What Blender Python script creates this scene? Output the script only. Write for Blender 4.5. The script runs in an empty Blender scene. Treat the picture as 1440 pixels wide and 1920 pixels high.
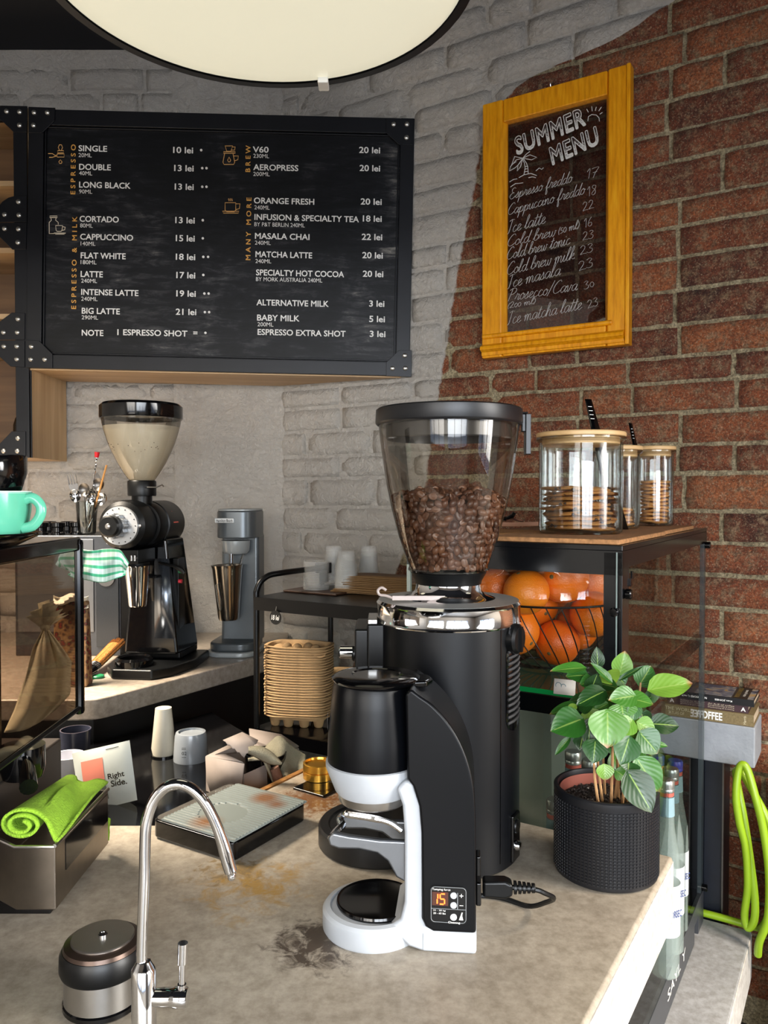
import bpy, bmesh, math, random
from mathutils import Vector, Matrix, noise
R = math.radians
random.seed(7)
F = 1470.0            # focal length in pixels of the 1440x1920 frame
PITCH = R(1.247)
CAM = Vector((0, 0, 1.5))
# ---------------------------------------------------------------- camera, world, light, exposure
C = bpy.context.scene.collection
cam_d = bpy.data.cameras.new('camera'); cam = bpy.data.objects.new('camera', cam_d); C.objects.link(cam)
cam.location = CAM; cam.rotation_euler = (math.pi/2 - PITCH, 0, 0)
cam_d.sensor_fit = 'HORIZONTAL'; cam_d.sensor_width = 36; cam_d.lens = 36*F/1440
cam_d.clip_start = .02
bpy.context.scene.camera = cam
w = bpy.data.worlds.new('daylight'); bpy.context.scene.world = w; w.use_nodes = True
w.node_tree.nodes['Background'].inputs[0].default_value = (.62, .74, 1, 1)
w.node_tree.nodes['Background'].inputs[1].default_value = 1.0
def area(name, loc, target, sx, sy, power, col, spread=104):
    d = bpy.data.lights.new(name, 'AREA'); d.shape = 'RECTANGLE'; d.size = sx; d.size_y = sy
    d.energy = power; d.color = col; d.spread = R(spread)
    o = bpy.data.objects.new(name, d); C.objects.link(o); o.location = loc
    o.rotation_euler = (Vector(target)-Vector(loc)).to_track_quat('-Z', 'Y').to_euler()
    return o
# daylight entering through the shop windows behind and to the right of the camera
area('window_daylight_right', (3.08, -.75, 1.6), (1.95, -.75, .95), 1.9, 1.7, 100, (1, .965, .91))
area('window_daylight_rear', (.80, -2.70, 1.6), (.80, -1, .55), 2.3, 1.7, 62, (.90, .95, 1))
area('window_daylight_rear_left', (-1.65, -2.70, 1.6), (-1.65, -1, .55), 1.9, 1.7, 34, (1, .93, .82))
def added_light(x, y, power):
    o = area('added_wall_light', (x, y, 2.27), (x, y, 0), .6, .6, power, (1, .87, .70)); o.data.shape = 'DISK'
ADDED_LAMPS = [(-1.45, 1.85), (1.75, .80)]  # unseen warm lamps added near the walls to brighten their lower part
for x_, y_ in ADDED_LAMPS: added_light(x_, y_, 72 if x_ < 0 else 56)
sc = bpy.context.scene
sc.view_settings.view_transform = 'Standard'; sc.view_settings.look = 'None'
sc.view_settings.gamma = 1; sc.view_settings.use_curve_mapping = False
sc.view_settings.exposure = 0.78
# ---------------------------------------------------------------- geometry of the view
def ray(px, py):
    f = Vector((0, math.cos(PITCH), -math.sin(PITCH))); u = Vector((0, math.sin(PITCH), math.cos(PITCH)))
    return f + Vector((1, 0, 0))*((px-720)/F) + u*((960-py)/F)
def at(px, py, Y): d = ray(px, py); return CAM + d*(Y/d.y)
def onz(px, py, z): d = ray(px, py); return CAM + d*((z-1.5)/d.z)
RZ = R(-31.4)
CS, SN = math.cos(RZ), math.sin(RZ)      # local u axis (along the brick wall, to the right) and v axis (into the wall)
def uv(u, v, z=0): return Vector((CS*u - SN*v, SN*u + CS*v, z))
def touv(p): return (CS*p.x + SN*p.y, -SN*p.x + CS*p.y, p.z)
def onv(px, py, v):
    d = ray(px, py); k = v/(-SN*d.x + CS*d.y); return CAM + d*k
# ---------------------------------------------------------------- materials
def lin(c):
    if isinstance(c, str): c = tuple(int(c[i:i+2], 16)/255 for i in (0, 2, 4))
    return tuple((x/12.92 if x <= .04045 else ((x+.055)/1.055)**2.4) for x in c) + (1,)
def newmat(name):
    m = bpy.data.materials.new(name); m.use_nodes = True
    return m, m.node_tree, m.node_tree.nodes['Principled BSDF']
def node(nt, typ, **kw):
    n = nt.nodes.new(typ)
    for k, v in kw.items():
        if k.startswith('i_'):
            key = k[2:]; key = int(key) if key.isdigit() else key.replace('_', ' ')
            n.inputs[key].default_value = v
        else: setattr(n, k, v)
    return n
def noise_tex(nt, scale, detail=4, rough=.55, coord='Object', dist=0):
    tc = node(nt, 'ShaderNodeTexCoord'); n = node(nt, 'ShaderNodeTexNoise')
    n.inputs['Scale'].default_value = scale; n.inputs['Detail'].default_value = detail
    n.inputs['Roughness'].default_value = rough; n.inputs['Distortion'].default_value = dist
    if coord == 'World':
        g = node(nt, 'ShaderNodeNewGeometry'); nt.links.new(g.outputs['Position'], n.inputs['Vector'])
    else: nt.links.new(tc.outputs[coord], n.inputs['Vector'])
    return n
def ramp(nt, src, stops):
    r = node(nt, 'ShaderNodeValToRGB'); e = r.color_ramp.elements
    while len(e) < len(stops): e.new(.5)
    for i, (p, c) in enumerate(stops): e[i].position = p; e[i].color = lin(c) if len(c) != 4 or isinstance(c, str) else c
    nt.links.new(src, r.inputs[0]); return r
def mixc(nt, fac, a, b, typ='MIX'):
    m = node(nt, 'ShaderNodeMix', data_type='RGBA', blend_type=typ)
    for s, k in ((fac, 0), (a, 6), (b, 7)):
        if hasattr(s, 'is_linked') or hasattr(s, 'links'): nt.links.new(s, m.inputs[k])
        else: m.inputs[k].default_value = s
    return m.outputs[2]
def bump(nt, bs, src, strength=.3, dist=.002):
    b = node(nt, 'ShaderNodeBump'); b.inputs['Strength'].default_value = strength; b.inputs['Distance'].default_value = dist
    nt.links.new(src, b.inputs['Height']); nt.links.new(b.outputs[0], bs.inputs['Normal']); return b
MATS = {}
def mat(name, col, rough=.5, metal=0, var=0, vscale=30, bmp=0, bscale=60, bdist=.001, **kw):
    if name in MATS: return MATS[name]
    m, nt, bs = newmat(name); c = lin(col)
    bs.inputs['Base Color'].default_value = c; bs.inputs['Roughness'].default_value = rough; bs.inputs['Metallic'].default_value = metal
    n = noise_tex(nt, vscale, 5)
    lo = tuple(x*(1-max(var, .04)) for x in c[:3]) + (1,); hi = tuple(min(1, x*(1+max(var, .04))) for x in c[:3]) + (1,)
    r = ramp(nt, n.outputs['Fac'], [(.3, lo), (.7, hi)]); nt.links.new(r.outputs[0], bs.inputs['Base Color'])
    if bmp: bump(nt, bs, noise_tex(nt, bscale, 5).outputs['Fac'], bmp, bdist)
    for k, v in kw.items(): bs.inputs[k.replace('_', ' ')].default_value = v
    MATS[name] = m; return m
def emis(name, col, s):
    m, nt, bs = newmat(name); bs.inputs['Base Color'].default_value = lin(col)
    bs.inputs['Emission Color'].default_value = lin(col); bs.inputs['Emission Strength'].default_value = s; return m
def thin_glass(name, tint='ffffff', rough=.02, base=.05, mul=1.0, edge=None):
    m, nt, bs = newmat(name); nt.nodes.remove(bs)
    out = nt.nodes['Material Output']
    tr = node(nt, 'ShaderNodeBsdfTransparent'); tr.inputs[0].default_value = lin(tint)
    gl = node(nt, 'ShaderNodeBsdfGlossy'); gl.inputs['Roughness'].default_value = rough
    lw = node(nt, 'ShaderNodeLayerWeight'); lw.inputs[0].default_value = .35
    ma = node(nt, 'ShaderNodeMath', operation='MULTIPLY_ADD', use_clamp=True)
    ma.inputs[1].default_value = mul; ma.inputs[2].default_value = base
    nt.links.new(lw.outputs['Fresnel'], ma.inputs[0])
    if edge:
        r = ramp(nt, lw.outputs['Facing'], [(.45, lin(tint)), (1, lin(edge))]); nt.links.new(r.outputs[0], tr.inputs[0])
    mx = node(nt, 'ShaderNodeMixShader')
    nt.links.new(ma.outputs[0], mx.inputs[0]); nt.links.new(tr.outputs[0], mx.inputs[1]); nt.links.new(gl.outputs[0], mx.inputs[2])
    nt.links.new(mx.outputs[0], out.inputs[0]); return m
def milky_clear(name, col, alpha, rough=.15):
    m, nt, bs = newmat(name); bs.inputs['Base Color'].default_value = lin(col); bs.inputs['Alpha'].default_value = alpha; bs.inputs['Roughness'].default_value = rough; return m
# ---------------------------------------------------------------- mesh building
class G:
    def __init__(s): s.v = []; s.f = []; s.M = Matrix.Identity(4)
    def add(s, vs, fs):
        b = len(s.v); s.v += [s.M @ Vector(p) for p in vs]; s.f += [tuple(i+b for i in f) for f in fs]; return s
    def box(s, x0, x1, y0, y1, z0, z1):
        return s.add([(x0,y0,z0),(x1,y0,z0),(x1,y1,z0),(x0,y1,z0),(x0,y0,z1),(x1,y0,z1),(x1,y1,z1),(x0,y1,z1)],
                     [(0,3,2,1),(4,5,6,7),(0,1,5,4),(1,2,6,5),(2,3,7,6),(3,0,4,7)])
    def cbox(s, c, d):
        return s.box(c[0]-d[0]/2, c[0]+d[0]/2, c[1]-d[1]/2, c[1]+d[1]/2, c[2]-d[2]/2, c[2]+d[2]/2)
    def prism(s, poly, a, b, plane='xy'):
        n = len(poly)
        def p3(p, h): return (p[0], p[1], h) if plane == 'xy' else ((p[0], h, p[1]) if plane == 'xz' else (h, p[0], p[1]))
        vs = [p3(p, a) for p in poly] + [p3(p, b) for p in poly]
        fs = [tuple(range(n))[::-1], tuple(range(n, 2*n))] + [(i, (i+1) % n, n+(i+1) % n, n+i) for i in range(n)]
        return s.add(vs, fs)
    def lathe(s, prof, seg=40, c=(0,0,0), ax='z', a0=0, a1=2*math.pi, sx=1, sy=1):
        full = abs(a1-a0-2*math.pi) < 1e-6; ns = seg if full else seg+1
        vs = []; rings = []
        for r, z in prof:
            if r < 1e-6:
                rings.append([len(vs)]); vs.append((0, 0, z))
            else:
                rings.append(list(range(len(vs), len(vs)+ns)))
                for i in range(ns):
                    a = a0+(a1-a0)*i/seg; vs.append((r*math.cos(a)*sx, r*math.sin(a)*sy, z))
        fs = []
        for A, B in zip(rings, rings[1:]):
            m = seg
            for i in range(m):
                j = (i+1) % ns if full else i+1
                if len(A) == 1 and len(B) == 1: continue
                if len(A) == 1: fs.append((A[0], B[j], B[i]))
                elif len(B) == 1: fs.append((A[i], A[j], B[0]))
                else: fs.append((A[i], A[j], B[j], B[i]))
        if ax == 'x': vs = [(z, x, y) for x, y, z in vs]
        elif ax == 'y': vs = [(y, z, x) for x, y, z in vs]
        elif ax == '-y': vs = [(x, -z, y) for x, y, z in vs]
        return s.add([(x+c[0], y+c[1], z+c[2]) for x, y, z in vs], fs)
    def cyl(s, c, r, h, seg=32, ax='z', b=0, r2=None):
        r2 = r if r2 is None else r2
        if b: pr = [(0,0),(r-b,0),(r,b),(r2,h-b),(r2-b,h),(0,h)]
        else: pr = [(0,0),(r,0),(r2,h),(0,h)]
        return s.lathe(pr, seg, c, ax)
    def tube(s, pts, r, seg=10, closed=False, flat=None):
        pts = [Vector(p) for p in pts]; n = len(pts)
        rs = r if isinstance(r, (list, tuple)) else [r]*n
        vs = []; t0 = None; nrm = None
        for i, p in enumerate(pts):
            if closed: t = pts[(i+1) % n]-pts[i-1]
            else: t = pts[min(i+1, n-1)]-pts[max(i-1, 0)]
            t = t.normalized() if t.length > 1e-9 else Vector((0,0,1))
            if nrm is None:
                a = Vector((0,0,1)) if abs(t.z) < .9 else Vector((1,0,0)); nrm = t.cross(a).normalized()
            else:
                nrm = (nrm - t*nrm.dot(t)); nrm = nrm.normalized() if nrm.length > 1e-6 else t.orthogonal().normalized()
            bn = t.cross(nrm)
            for k in range(seg):
                a = 2*math.pi*k/seg; vs.append(p + nrm*math.cos(a)*rs[i] + bn*math.sin(a)*rs[i]*(flat or 1))
        fs = []
        for i in range(n if closed else n-1):
            for k in range(seg):
                a = i*seg+k; b = i*seg+(k+1) % seg; c = ((i+1) % n)*seg+(k+1) % seg; d = ((i+1) % n)*seg+k
                fs.append((a, b, c, d))
        if not closed: fs += [tuple(range(seg))[::-1], tuple(range((n-1)*seg, n*seg))]
        return s.add(vs, fs)
    def ell(s, c, rad, seg=16, rings=10, M=None):
        vs = [(0,0,-1)]
        for i in range(1, rings):
            a = -math.pi/2+math.pi*i/rings
            for k in range(seg):
                b = 2*math.pi*k/seg; vs.append((math.cos(a)*math.cos(b), math.cos(a)*math.sin(b), math.sin(a)))
        vs.append((0,0,1)); fs = []
        for k in range(seg): fs.append((0, 1+(k+1) % seg, 1+k))
        for i in range(rings-2):
            for k in range(seg):
                a = 1+i*seg; fs.append((a+k, a+(k+1) % seg, a+seg+(k+1) % seg, a+seg+k))
        L = len(vs)-1; a = 1+(rings-2)*seg
        for k in range(seg): fs.append((a+k, a+(k+1) % seg, L))
        M = M or Matrix.Identity(3)
        return s.add([M @ Vector((x*rad[0], y*rad[1], z*rad[2])) + Vector(c) for x, y, z in vs], fs)
    def grid(s, fn, nu, nv, thick=None):
        vs = [fn(i/nu, j/nv) for j in range(nv+1) for i in range(nu+1)]
        fs = [(j*(nu+1)+i, j*(nu+1)+i+1, (j+1)*(nu+1)+i+1, (j+1)*(nu+1)+i) for j in range(nv) for i in range(nu)]
        return s.add(vs, fs)
def arc(cx, cy, r, a0, a1, n=8): return [(cx+r*math.cos(R(a0+(a1-a0)*i/n)), cy+r*math.sin(R(a0+(a1-a0)*i/n))) for i in range(n+1)]
def rrect(x0, x1, y0, y1, r, n=5):
    return arc(x1-r, y1-r, r, 0, 90, n)+arc(x0+r, y1-r, r, 90, 180, n)+arc(x0+r, y0+r, r, 180, 270, n)+arc(x1-r, y0+r, r, 270, 360, n)
def smoothpath(pts, n=6):
    P = [Vector(p) for p in pts]; out = []
    for i in range(len(P)-1):
        a = P[max(i-1, 0)]; b = P[i]; c = P[i+1]; d = P[min(i+2, len(P)-1)]
        for k in range(n):
            t = k/n; out.append(.5*((2*b)+(c-a)*t+(2*a-5*b+4*c-d)*t*t+(3*b-a-3*c+d)*t**3))
    out.append(P[-1]); return out
def obj(name, g, m, parent=None, bev=0, seg=2, solid=0, sub=0, ang=35, loc=None, rot=None):
    me = bpy.data.meshes.new(name); me.from_pydata([tuple(v) for v in g.v], [], g.f)
    me.materials.append(m)
    bm = bmesh.new(); bm.from_mesh(me); bmesh.ops.recalc_face_normals(bm, faces=bm.faces); bm.to_mesh(me); bm.free()
    me.shade_smooth(); me.set_sharp_from_angle(angle=R(ang))
    o = bpy.data.objects.new(name, me); C.objects.link(o)
    if parent: o.parent = parent
    if loc is not None: o.location = loc
    if rot is not None: o.rotation_euler = rot
    if solid:
        s = o.modifiers.new('thickness', 'SOLIDIFY'); s.thickness = solid; s.offset = 0
    if bev:
        b = o.modifiers.new('bevel', 'BEVEL'); b.width = bev; b.segments = seg; b.limit_method = 'ANGLE'; b.angle_limit = R(40); b.harden_normals = True
    if sub:
        b = o.modifiers.new('subdivision', 'SUBSURF'); b.levels = b.render_levels = sub
    return o
def tag(o, label=None, cat=None, group=None, kind=None):
    for k, v in (('label', label), ('category', cat), ('group', group), ('kind', kind)):
        if v: o[k] = v
    return o
def thing(name, label, cat, loc=(0,0,0), rz=0, group=None, rot=None):
    o = bpy.data.objects.new(name, None); C.objects.link(o); o.empty_display_size = .05
    o.location = loc; o.rotation_euler = rot or (0, 0, rz); return tag(o, label, cat, group)
KIDS = {}
def dup(root, loc, rot=None, label=None, group=None, scale=None):
    def cp(o, parent):
        c = o.copy(); C.objects.link(c)
        if parent: c.parent = parent
        for ch in [x for x in o.children]: cp(ch, c)
        return c
    r = cp(root, None); r.location = loc
    if rot is not None: r.rotation_euler = rot
    if scale is not None: r.scale = scale
    if label: r['label'] = label
    if group: r['group'] = group
    return r
TEXTS = []
def text(name, s, m, parent, mtx, box, shear=0, off=0, vert=False, space=1, bold=0):
    """lettering fitted into box=(x0,x1,y0,y1) of the plane mtx (local x right, y up, z out)"""
    cu = bpy.data.curves.new(name, 'FONT'); cu.body = s; cu.size = 1; cu.shear = shear; cu.offset = off; cu.space_character = space
    cu.resolution_u = 3
    o = bpy.data.objects.new(name, cu); C.objects.link(o); TEXTS.append((o, name, s, m, parent, mtx, box, vert, bold)); return o
def bake_texts():
    bpy.context.view_layer.update(); dg = bpy.context.evaluated_depsgraph_get()
    for o, name, s, m, parent, mtx, (x0, x1, y0, y1), vert, bold in TEXTS:
        me = bpy.data.meshes.new_from_object(o.evaluated_get(dg)); cu = o.data
        bpy.data.objects.remove(o); bpy.data.curves.remove(cu)
        if not len(me.vertices): continue
        if bold:        # heavier strokes: the letter faces repeated in a small circle
            vs = [v.co.copy() for v in me.vertices]; fs_ = [tuple(p.vertices) for p in me.polygons]; nv = len(vs); V2, F2 = [], []
            for i in range(8):
                dx, dy = bold*math.cos(i*math.pi/4), bold*math.sin(i*math.pi/4); V2 += [(v.x+dx, v.y+dy, i*.00002) for v in vs]; F2 += [tuple(j+i*nv for j in f) for f in fs_]
            bpy.data.meshes.remove(me); me = bpy.data.meshes.new(name); me.from_pydata(V2, [], F2)
        if vert: me.transform(Matrix.Rotation(math.pi/2, 4, 'Z'))
        xs = [v.co.x for v in me.vertices]; ys = [v.co.y for v in me.vertices]
        a, b, c, d = min(xs), max(xs), min(ys), max(ys)
        sx = (x1-x0)/max(b-a, 1e-6); sy = (y1-y0)/max(d-c, 1e-6)
        for v in me.vertices: v.co = Vector(((v.co.x-a)*sx+x0, (v.co.y-c)*sy+y0, v.co.z))
        me.materials.clear(); me.materials.append(m)
        n = bpy.data.objects.new(name, me); C.objects.link(n)
        if parent: n.parent = parent
        n.matrix_basis = mtx
def lift(rot=None, loc=(0,0,0)):
    return Matrix.Translation(loc) @ (rot or Matrix.Rotation(math.pi/2, 4, 'X'))
def nth(k):
    return {1: 'first', 2: 'second', 3: 'third'}.get(k, '%d%s' % (k, 'st' if k % 10 == 1 and k != 11 else 'nd' if k % 10 == 2 and k != 12 else 'rd' if k % 10 == 3 and k != 13 else 'th'))
# shared plain materials
black_plastic = mat('black_plastic', '08090a', .40, Specular_IOR_Level=.35, bmp=.05, bscale=400, bdist=.0003)
satin_black = mat('satin_black', '060708', .36, Specular_IOR_Level=.3, bmp=.06, bscale=900, bdist=.0003)
gloss_black = mat('gloss_black', '050506', .10)
black_steel = mat('black_steel', '1b1d20', .42, .3, var=.3, vscale=14, bmp=.1, bscale=120)
steel = mat('brushed_steel', 'b9b7b4', .28, 1, var=.08, bmp=.04, bscale=300)
dark_steel = mat('dark_brushed_steel', '6f6c68', .35, 1, var=.1)
chrome = mat('chrome', 'dfe0e2', .06, 1)
white_plastic = mat('white_plastic', 'dcdcd8', .45)
# ---------------------------------------------------------------- the room shell
V_WALL = 2.40; Y_WALL = 3.06; Z_CEIL = 3.217
def paint_edge():
    pts = [(1260,0),(1180,60),(1110,95),(1010,133),(965,165),(925,215),(900,275),(880,400),(860,500),(838,640),(822,740),(806,850),(790,950),(740,1080),(690,1180),(640,1300)]
    return sorted((touv(onv(px, py, V_WALL))[2], touv(onv(px, py, V_WALL))[0]) for px, py in pts)
def brick_material(name, kind):
    m, nt, bs = newmat(name); L = nt.links.new
    g = node(nt, 'ShaderNodeNewGeometry')
    dot = node(nt, 'ShaderNodeVectorMath', operation='DOT_PRODUCT'); L(g.outputs['Position'], dot.inputs[0]); dot.inputs[1].default_value = (CS, SN, 0)
    dv = node(nt, 'ShaderNodeVectorMath', operation='DOT_PRODUCT'); L(g.outputs['Position'], dv.inputs[0]); dv.inputs[1].default_value = (-SN, CS, 0)
    sp = node(nt, 'ShaderNodeSeparateXYZ'); L(g.outputs['Position'], sp.inputs[0])
    zz = node(nt, 'ShaderNodeMath', operation='MULTIPLY'); L(sp.outputs[2], zz.inputs[0]); zz.inputs[1].default_value = 1/3.3
    fc = node(nt, 'ShaderNodeFloatCurve'); cv = fc.mapping.curves[0]; pts = paint_edge()
    allp = [(0, pts[0][1])] + pts + [(3.3, pts[-1][1]+.8)]
    while len(cv.points) < len(allp): cv.points.new(.5, .5)
    for p, (z, u) in zip(cv.points, allp): p.location = (z/3.3, (u+3)/4); p.handle_type = 'VECTOR'
    fc.mapping.update(); L(zz.outputs[0], fc.inputs['Value'])
    un = node(nt, 'ShaderNodeMath', operation='MULTIPLY_ADD'); L(dot.outputs['Value'], un.inputs[0]); un.inputs[1].default_value = .25; un.inputs[2].default_value = .75
    n0 = noise_tex(nt, 40, 4, coord='World')
    d = node(nt, 'ShaderNodeMath', operation='SUBTRACT'); L(fc.outputs[0], d.inputs[0]); L(un.outputs[0], d.inputs[1])
    d2 = node(nt, 'ShaderNodeMath', operation='MULTIPLY_ADD'); L(n0.outputs['Fac'], d2.inputs[0]); d2.inputs[1].default_value = .006; L(d.outputs[0], d2.inputs[2])
    mask = node(nt, 'ShaderNodeMapRange'); L(d2.outputs[0], mask.inputs[0]); mask.inputs[1].default_value = .002; mask.inputs[2].default_value = .004
    # painted colour, slightly dirty
    pn = noise_tex(nt, 3.2, 6, .6, 'World'); pn2 = noise_tex(nt, 90, 4, .6, 'World')
    paint = ramp(nt, pn.outputs['Fac'], [(.25, 'c4bdb4'), (.5, 'd3ccc2'), (.75, 'ddd7cd')])
    # bare colour
    oi = node(nt, 'ShaderNodeObjectInfo')
    big = noise_tex(nt, 9, 6, .65, 'World'); fine = noise_tex(nt, 160, 6, .7, 'World'); mid = noise_tex(nt, 34, 6, .7, 'World')
    if kind == 'brick':
        tone = node(nt, 'ShaderNodeMath', operation='MULTIPLY_ADD'); L(oi.outputs['Random'], tone.inputs[0]); tone.inputs[1].default_value = .5; 
        h = node(nt, 'ShaderNodeMath', operation='MULTIPLY_ADD'); L(big.outputs['Fac'], h.inputs[0]); h.inputs[1].default_value = .9; h.inputs[2].default_value = -.2
        L(h.outputs[0], tone.inputs[2])
        red = ramp(nt, tone.outputs[0], [(.1, '4c2a20'), (.32, '85462d'), (.55, 'a65a35'), (.75, 'bd6f42'), (.95, '9c6248')])
        sp1 = ramp(nt, mid.outputs['Fac'], [(.48, 'ffffff'), (.68, '000000')])
        c1 = mixc(nt, sp1.outputs[0], lin('a98a68'), red.outputs[0])
        sp2 = ramp(nt, fine.outputs['Fac'], [(.42, '505050'), (.58, 'ffffff')])
        c2 = mixc(nt, .6, c1, sp2.outputs[0], 'MULTIPLY')
        pit = ramp(nt, noise_tex(nt, 210, 3, .8, 'World').outputs['Fac'], [(.57, '000000'), (.66, 'e0e0e0')])
        bare = mixc(nt, pit.outputs[0], c2, lin('cbb392'))
    else:
        b1 = ramp(nt, mid.outputs['Fac'], [(.3, '85755a'), (.5, 'c4b28c'), (.75, 'decfab')])
        sp2 = ramp(nt, fine.outputs['Fac'], [(.4, '707070'), (.6, 'ffffff')])
        bare = mixc(nt, .7, b1.outputs[0], sp2.outputs[0], 'MULTIPLY')
    col = mixc(nt, mask.outputs[0], bare, paint.outputs[0]); L(col, bs.inputs['Base Color'])
    rg = node(nt, 'ShaderNodeMapRange'); L(mask.outputs[0], rg.inputs[0]); rg.inputs[3].default_value = .72; rg.inputs[4].default_value = .5
    L(rg.outputs[0], bs.inputs['Roughness'])
    # relief: pits, lumps, brush marks
    v1 = noise_tex(nt, 17, 8, .62, 'World', .9); v2 = noise_tex(nt, 62, 7, .74, 'World', 1.0)
    s1 = node(nt, 'ShaderNodeMath', operation='MULTIPLY_ADD'); L(v2.outputs['Fac'], s1.inputs[0]); s1.inputs[1].default_value = .62; L(v1.outputs['Fac'], s1.inputs[2])
    bump(nt, bs, s1.outputs[0], 1.0, .019)
    return m
brick_m = brick_material('painted_and_bare_brick', 'brick'); mortar_m = brick_material('painted_and_bare_mortar', 'mortar')
def brick_mesh(seed, L=.285, H=.078, D=.03):
    rnd = random.Random(seed); nx, nz = 7, 3; g = G(); off = Vector((seed*3.7, seed*1.3, 0)); idx = {}
    vs = []
    for j in range(nz+1):
        for i in range(nx+1):
            x = -L/2+L*i/nx; z = -H/2+H*j/nz
            edge = (i in (0, nx)) + (j in (0, nz))
            nn = noise.noise(Vector((x*26, z*26, 0))+off)
            y = -.0022*nn + (.003 if edge == 1 else (.007 if edge == 2 else 0))
            dx = .003*noise.noise(Vector((z*30, seed, 0))) if i in (0, nx) else 0
            dz = .0035*noise.noise(Vector((x*22, seed, 5))) if j in (0, nz) else 0
            vs.append((x+dx+rnd.uniform(-.0008, .0008), y, z+dz))
    fs = [(j*(nx+1)+i, j*(nx+1)+i+1, (j+1)*(nx+1)+i+1, (j+1)*(nx+1)+i) for j in range(nz) for i in range(nx)]
    ring = [i for i in range(nx+1)] + [(j)*(nx+1)+nx for j in range(1, nz+1)] + [nz*(nx+1)+i for i in range(nx-1, -1, -1)] + [j*(nx+1) for j in range(nz-1, 0, -1)]
    b = len(vs)
    for k in ring: x, y, z = vs[k]; vs.append((x*1.004, D, z*1.01))
    n = len(ring)
    for k in range(n): fs.append((ring[k], b+k, b+(k+1) % n, ring[(k+1) % n]))
    me = bpy.data.meshes.new('brick'); me.from_pydata(vs, [], fs); me.materials.append(brick_m); me.shade_smooth(); return me
STR = [brick_mesh(i) for i in range(9)]; HDR = [brick_mesh(20+i, .138) for i in range(5)]
def lay(parent, x0, x1, joints, ind, rnd, offs=0):
    """lay courses on the local plane y=0; ind(x,z) says whether the brick is an object of its own"""
    rest = G(); cnt = 0
    for k, (za, zb) in enumerate(zip(joints, joints[1:])):
        x = x0 + (-.15 if k % 2 else 0) + offs - rnd.uniform(0, .03)
        while x < x1:
            hd = rnd.random() < .13; Lb = (.138 if hd else .285)*rnd.uniform(.94, 1.05); Ls = .138 if hd else .285
            a, b = max(x, x0), min(x+Lb, x1)
            if b-a > .03:
                me = rnd.choice(HDR if hd else STR); H = (zb-za)-.013
                sx = (b-a)/Ls; sz = H/.078; cx = (a+b)/2; cz = (za+zb)/2+rnd.uniform(-.0015, .0015); y = rnd.uniform(-.004, .001)
                M = Matrix.Translation((cx, y, cz)) @ Matrix.Rotation(R(rnd.uniform(-.5, .5)), 4, 'Y') @ Matrix.Diagonal((sx, 1, sz, 1))
                if ind(cx, cz):
                    o = bpy.data.objects.new('brick', me); C.objects.link(o); o.parent = parent; o.matrix_local = M; cnt += 1
                else:
                    rest.add([M @ v.co for v in me.vertices], [tuple(p.vertices) for p in me.polygons])
            x += Lb + .013
    if rest.v:
        o = obj('brick_field', rest, brick_m, parent); o['kind'] = 'stuff'
    return cnt
jz = [2.557,2.47,2.357,2.28,2.19,2.096,1.996,1.904,1.829,1.74,1.646,1.563,1.455,1.363,1.271,1.177,1.082][::-1]
jz = [jz[0]-.091*k for k in range(11, 0, -1)] + jz + [2.557+.0935*k for k in range(1, 8)]
def rough_back(x0, x1, z0, z1, nx, nz, seed, amp=.003, pd=-9):
    g = G()
    def fn(s, t):
        x = x0+(x1-x0)*s; z = z0+(z1-z0)*t
        return (x, (.0038 if x < pd else .0085)+(.45 if x < pd else 1)*amp*noise.noise(Vector((x*14, z*14, seed)))+amp*.6*noise.noise(Vector((x*45, z*45, seed))), z)
    g.grid(fn, nx, nz); g.box(x0, x1, .03, .2, z0, z1); return g
# right brick wall, partly painted
def struct(name, g, m, parent=None, **kw):
    o = obj(name, g, m, parent, **kw)
    if not parent: o['kind'] = 'structure'
    return o
UC = touv(Vector((-.1327*Y_WALL, Y_WALL, 0)))[0]
wr = struct('wall_right', rough_back(UC-.02, 2.06, 0, 3.25, 300, 250, 1, pd=-1.0), mortar_m, loc=uv(0, V_WALL), rot=(0, 0, RZ))
lay(wr, UC, 2.06, jz, lambda x, z: x < .2 and z > .84, random.Random(3))
# back wall: painted brick on the left, lumpy plaster pier next to the corner
XP = (343-720)/F*Y_WALL
wb = struct('wall_back', rough_back(-3.0, XP, 0, 3.25, 150, 120, 4, pd=9), mortar_m, loc=(0, Y_WALL, 0))
jb = [z+.03 for z in jz]
lay(wb, -3.0, XP+.02, [z for z in jb if z < 3.24], lambda x, z: x > -1.75 and z > 1.0, random.Random(11))
pier = G()
def pf(s, t):
    x = XP-.03+(UCX+.02-XP+.03)*s; z = 3.25*t
    y = -.006+.006*noise.noise(Vector((x*9, z*9, 2)))+.004*noise.noise(Vector((x*30, z*30, 7)))
    y += -.003*math.sin(x*60+3*noise.noise(Vector((x*5, z*3, 1))))*(.4 if z > 1 else 0)
    return (x, y, z)
UCX = -.1327*Y_WALL
pier.grid(pf, 60, 300); obj('plaster_pier', pier, mortar_m, wb)
ceil_m = mat('dark_navy_ceiling', '15171d', .8, bmp=.2, bscale=20)
struct('ceiling', G().box(-3.1, 3.2, -2.8, 3.3, Z_CEIL, Z_CEIL+.1), ceil_m)
floor_m = mat('dark_floor', '3a3632', .5, var=.2, vscale=4)
struct('floor', G().box(-3.1, 3.2, -2.8, 3.3, -.1, 0), floor_m)
shell_m = mat('grey_shop_wall', 'cdc8c0', .7, bmp=.3, bscale=25, bdist=.003)
struct('wall_left', G().box(-3.15, -3.0, -2.7, 3.2, 0, 3.25), shell_m)
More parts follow.
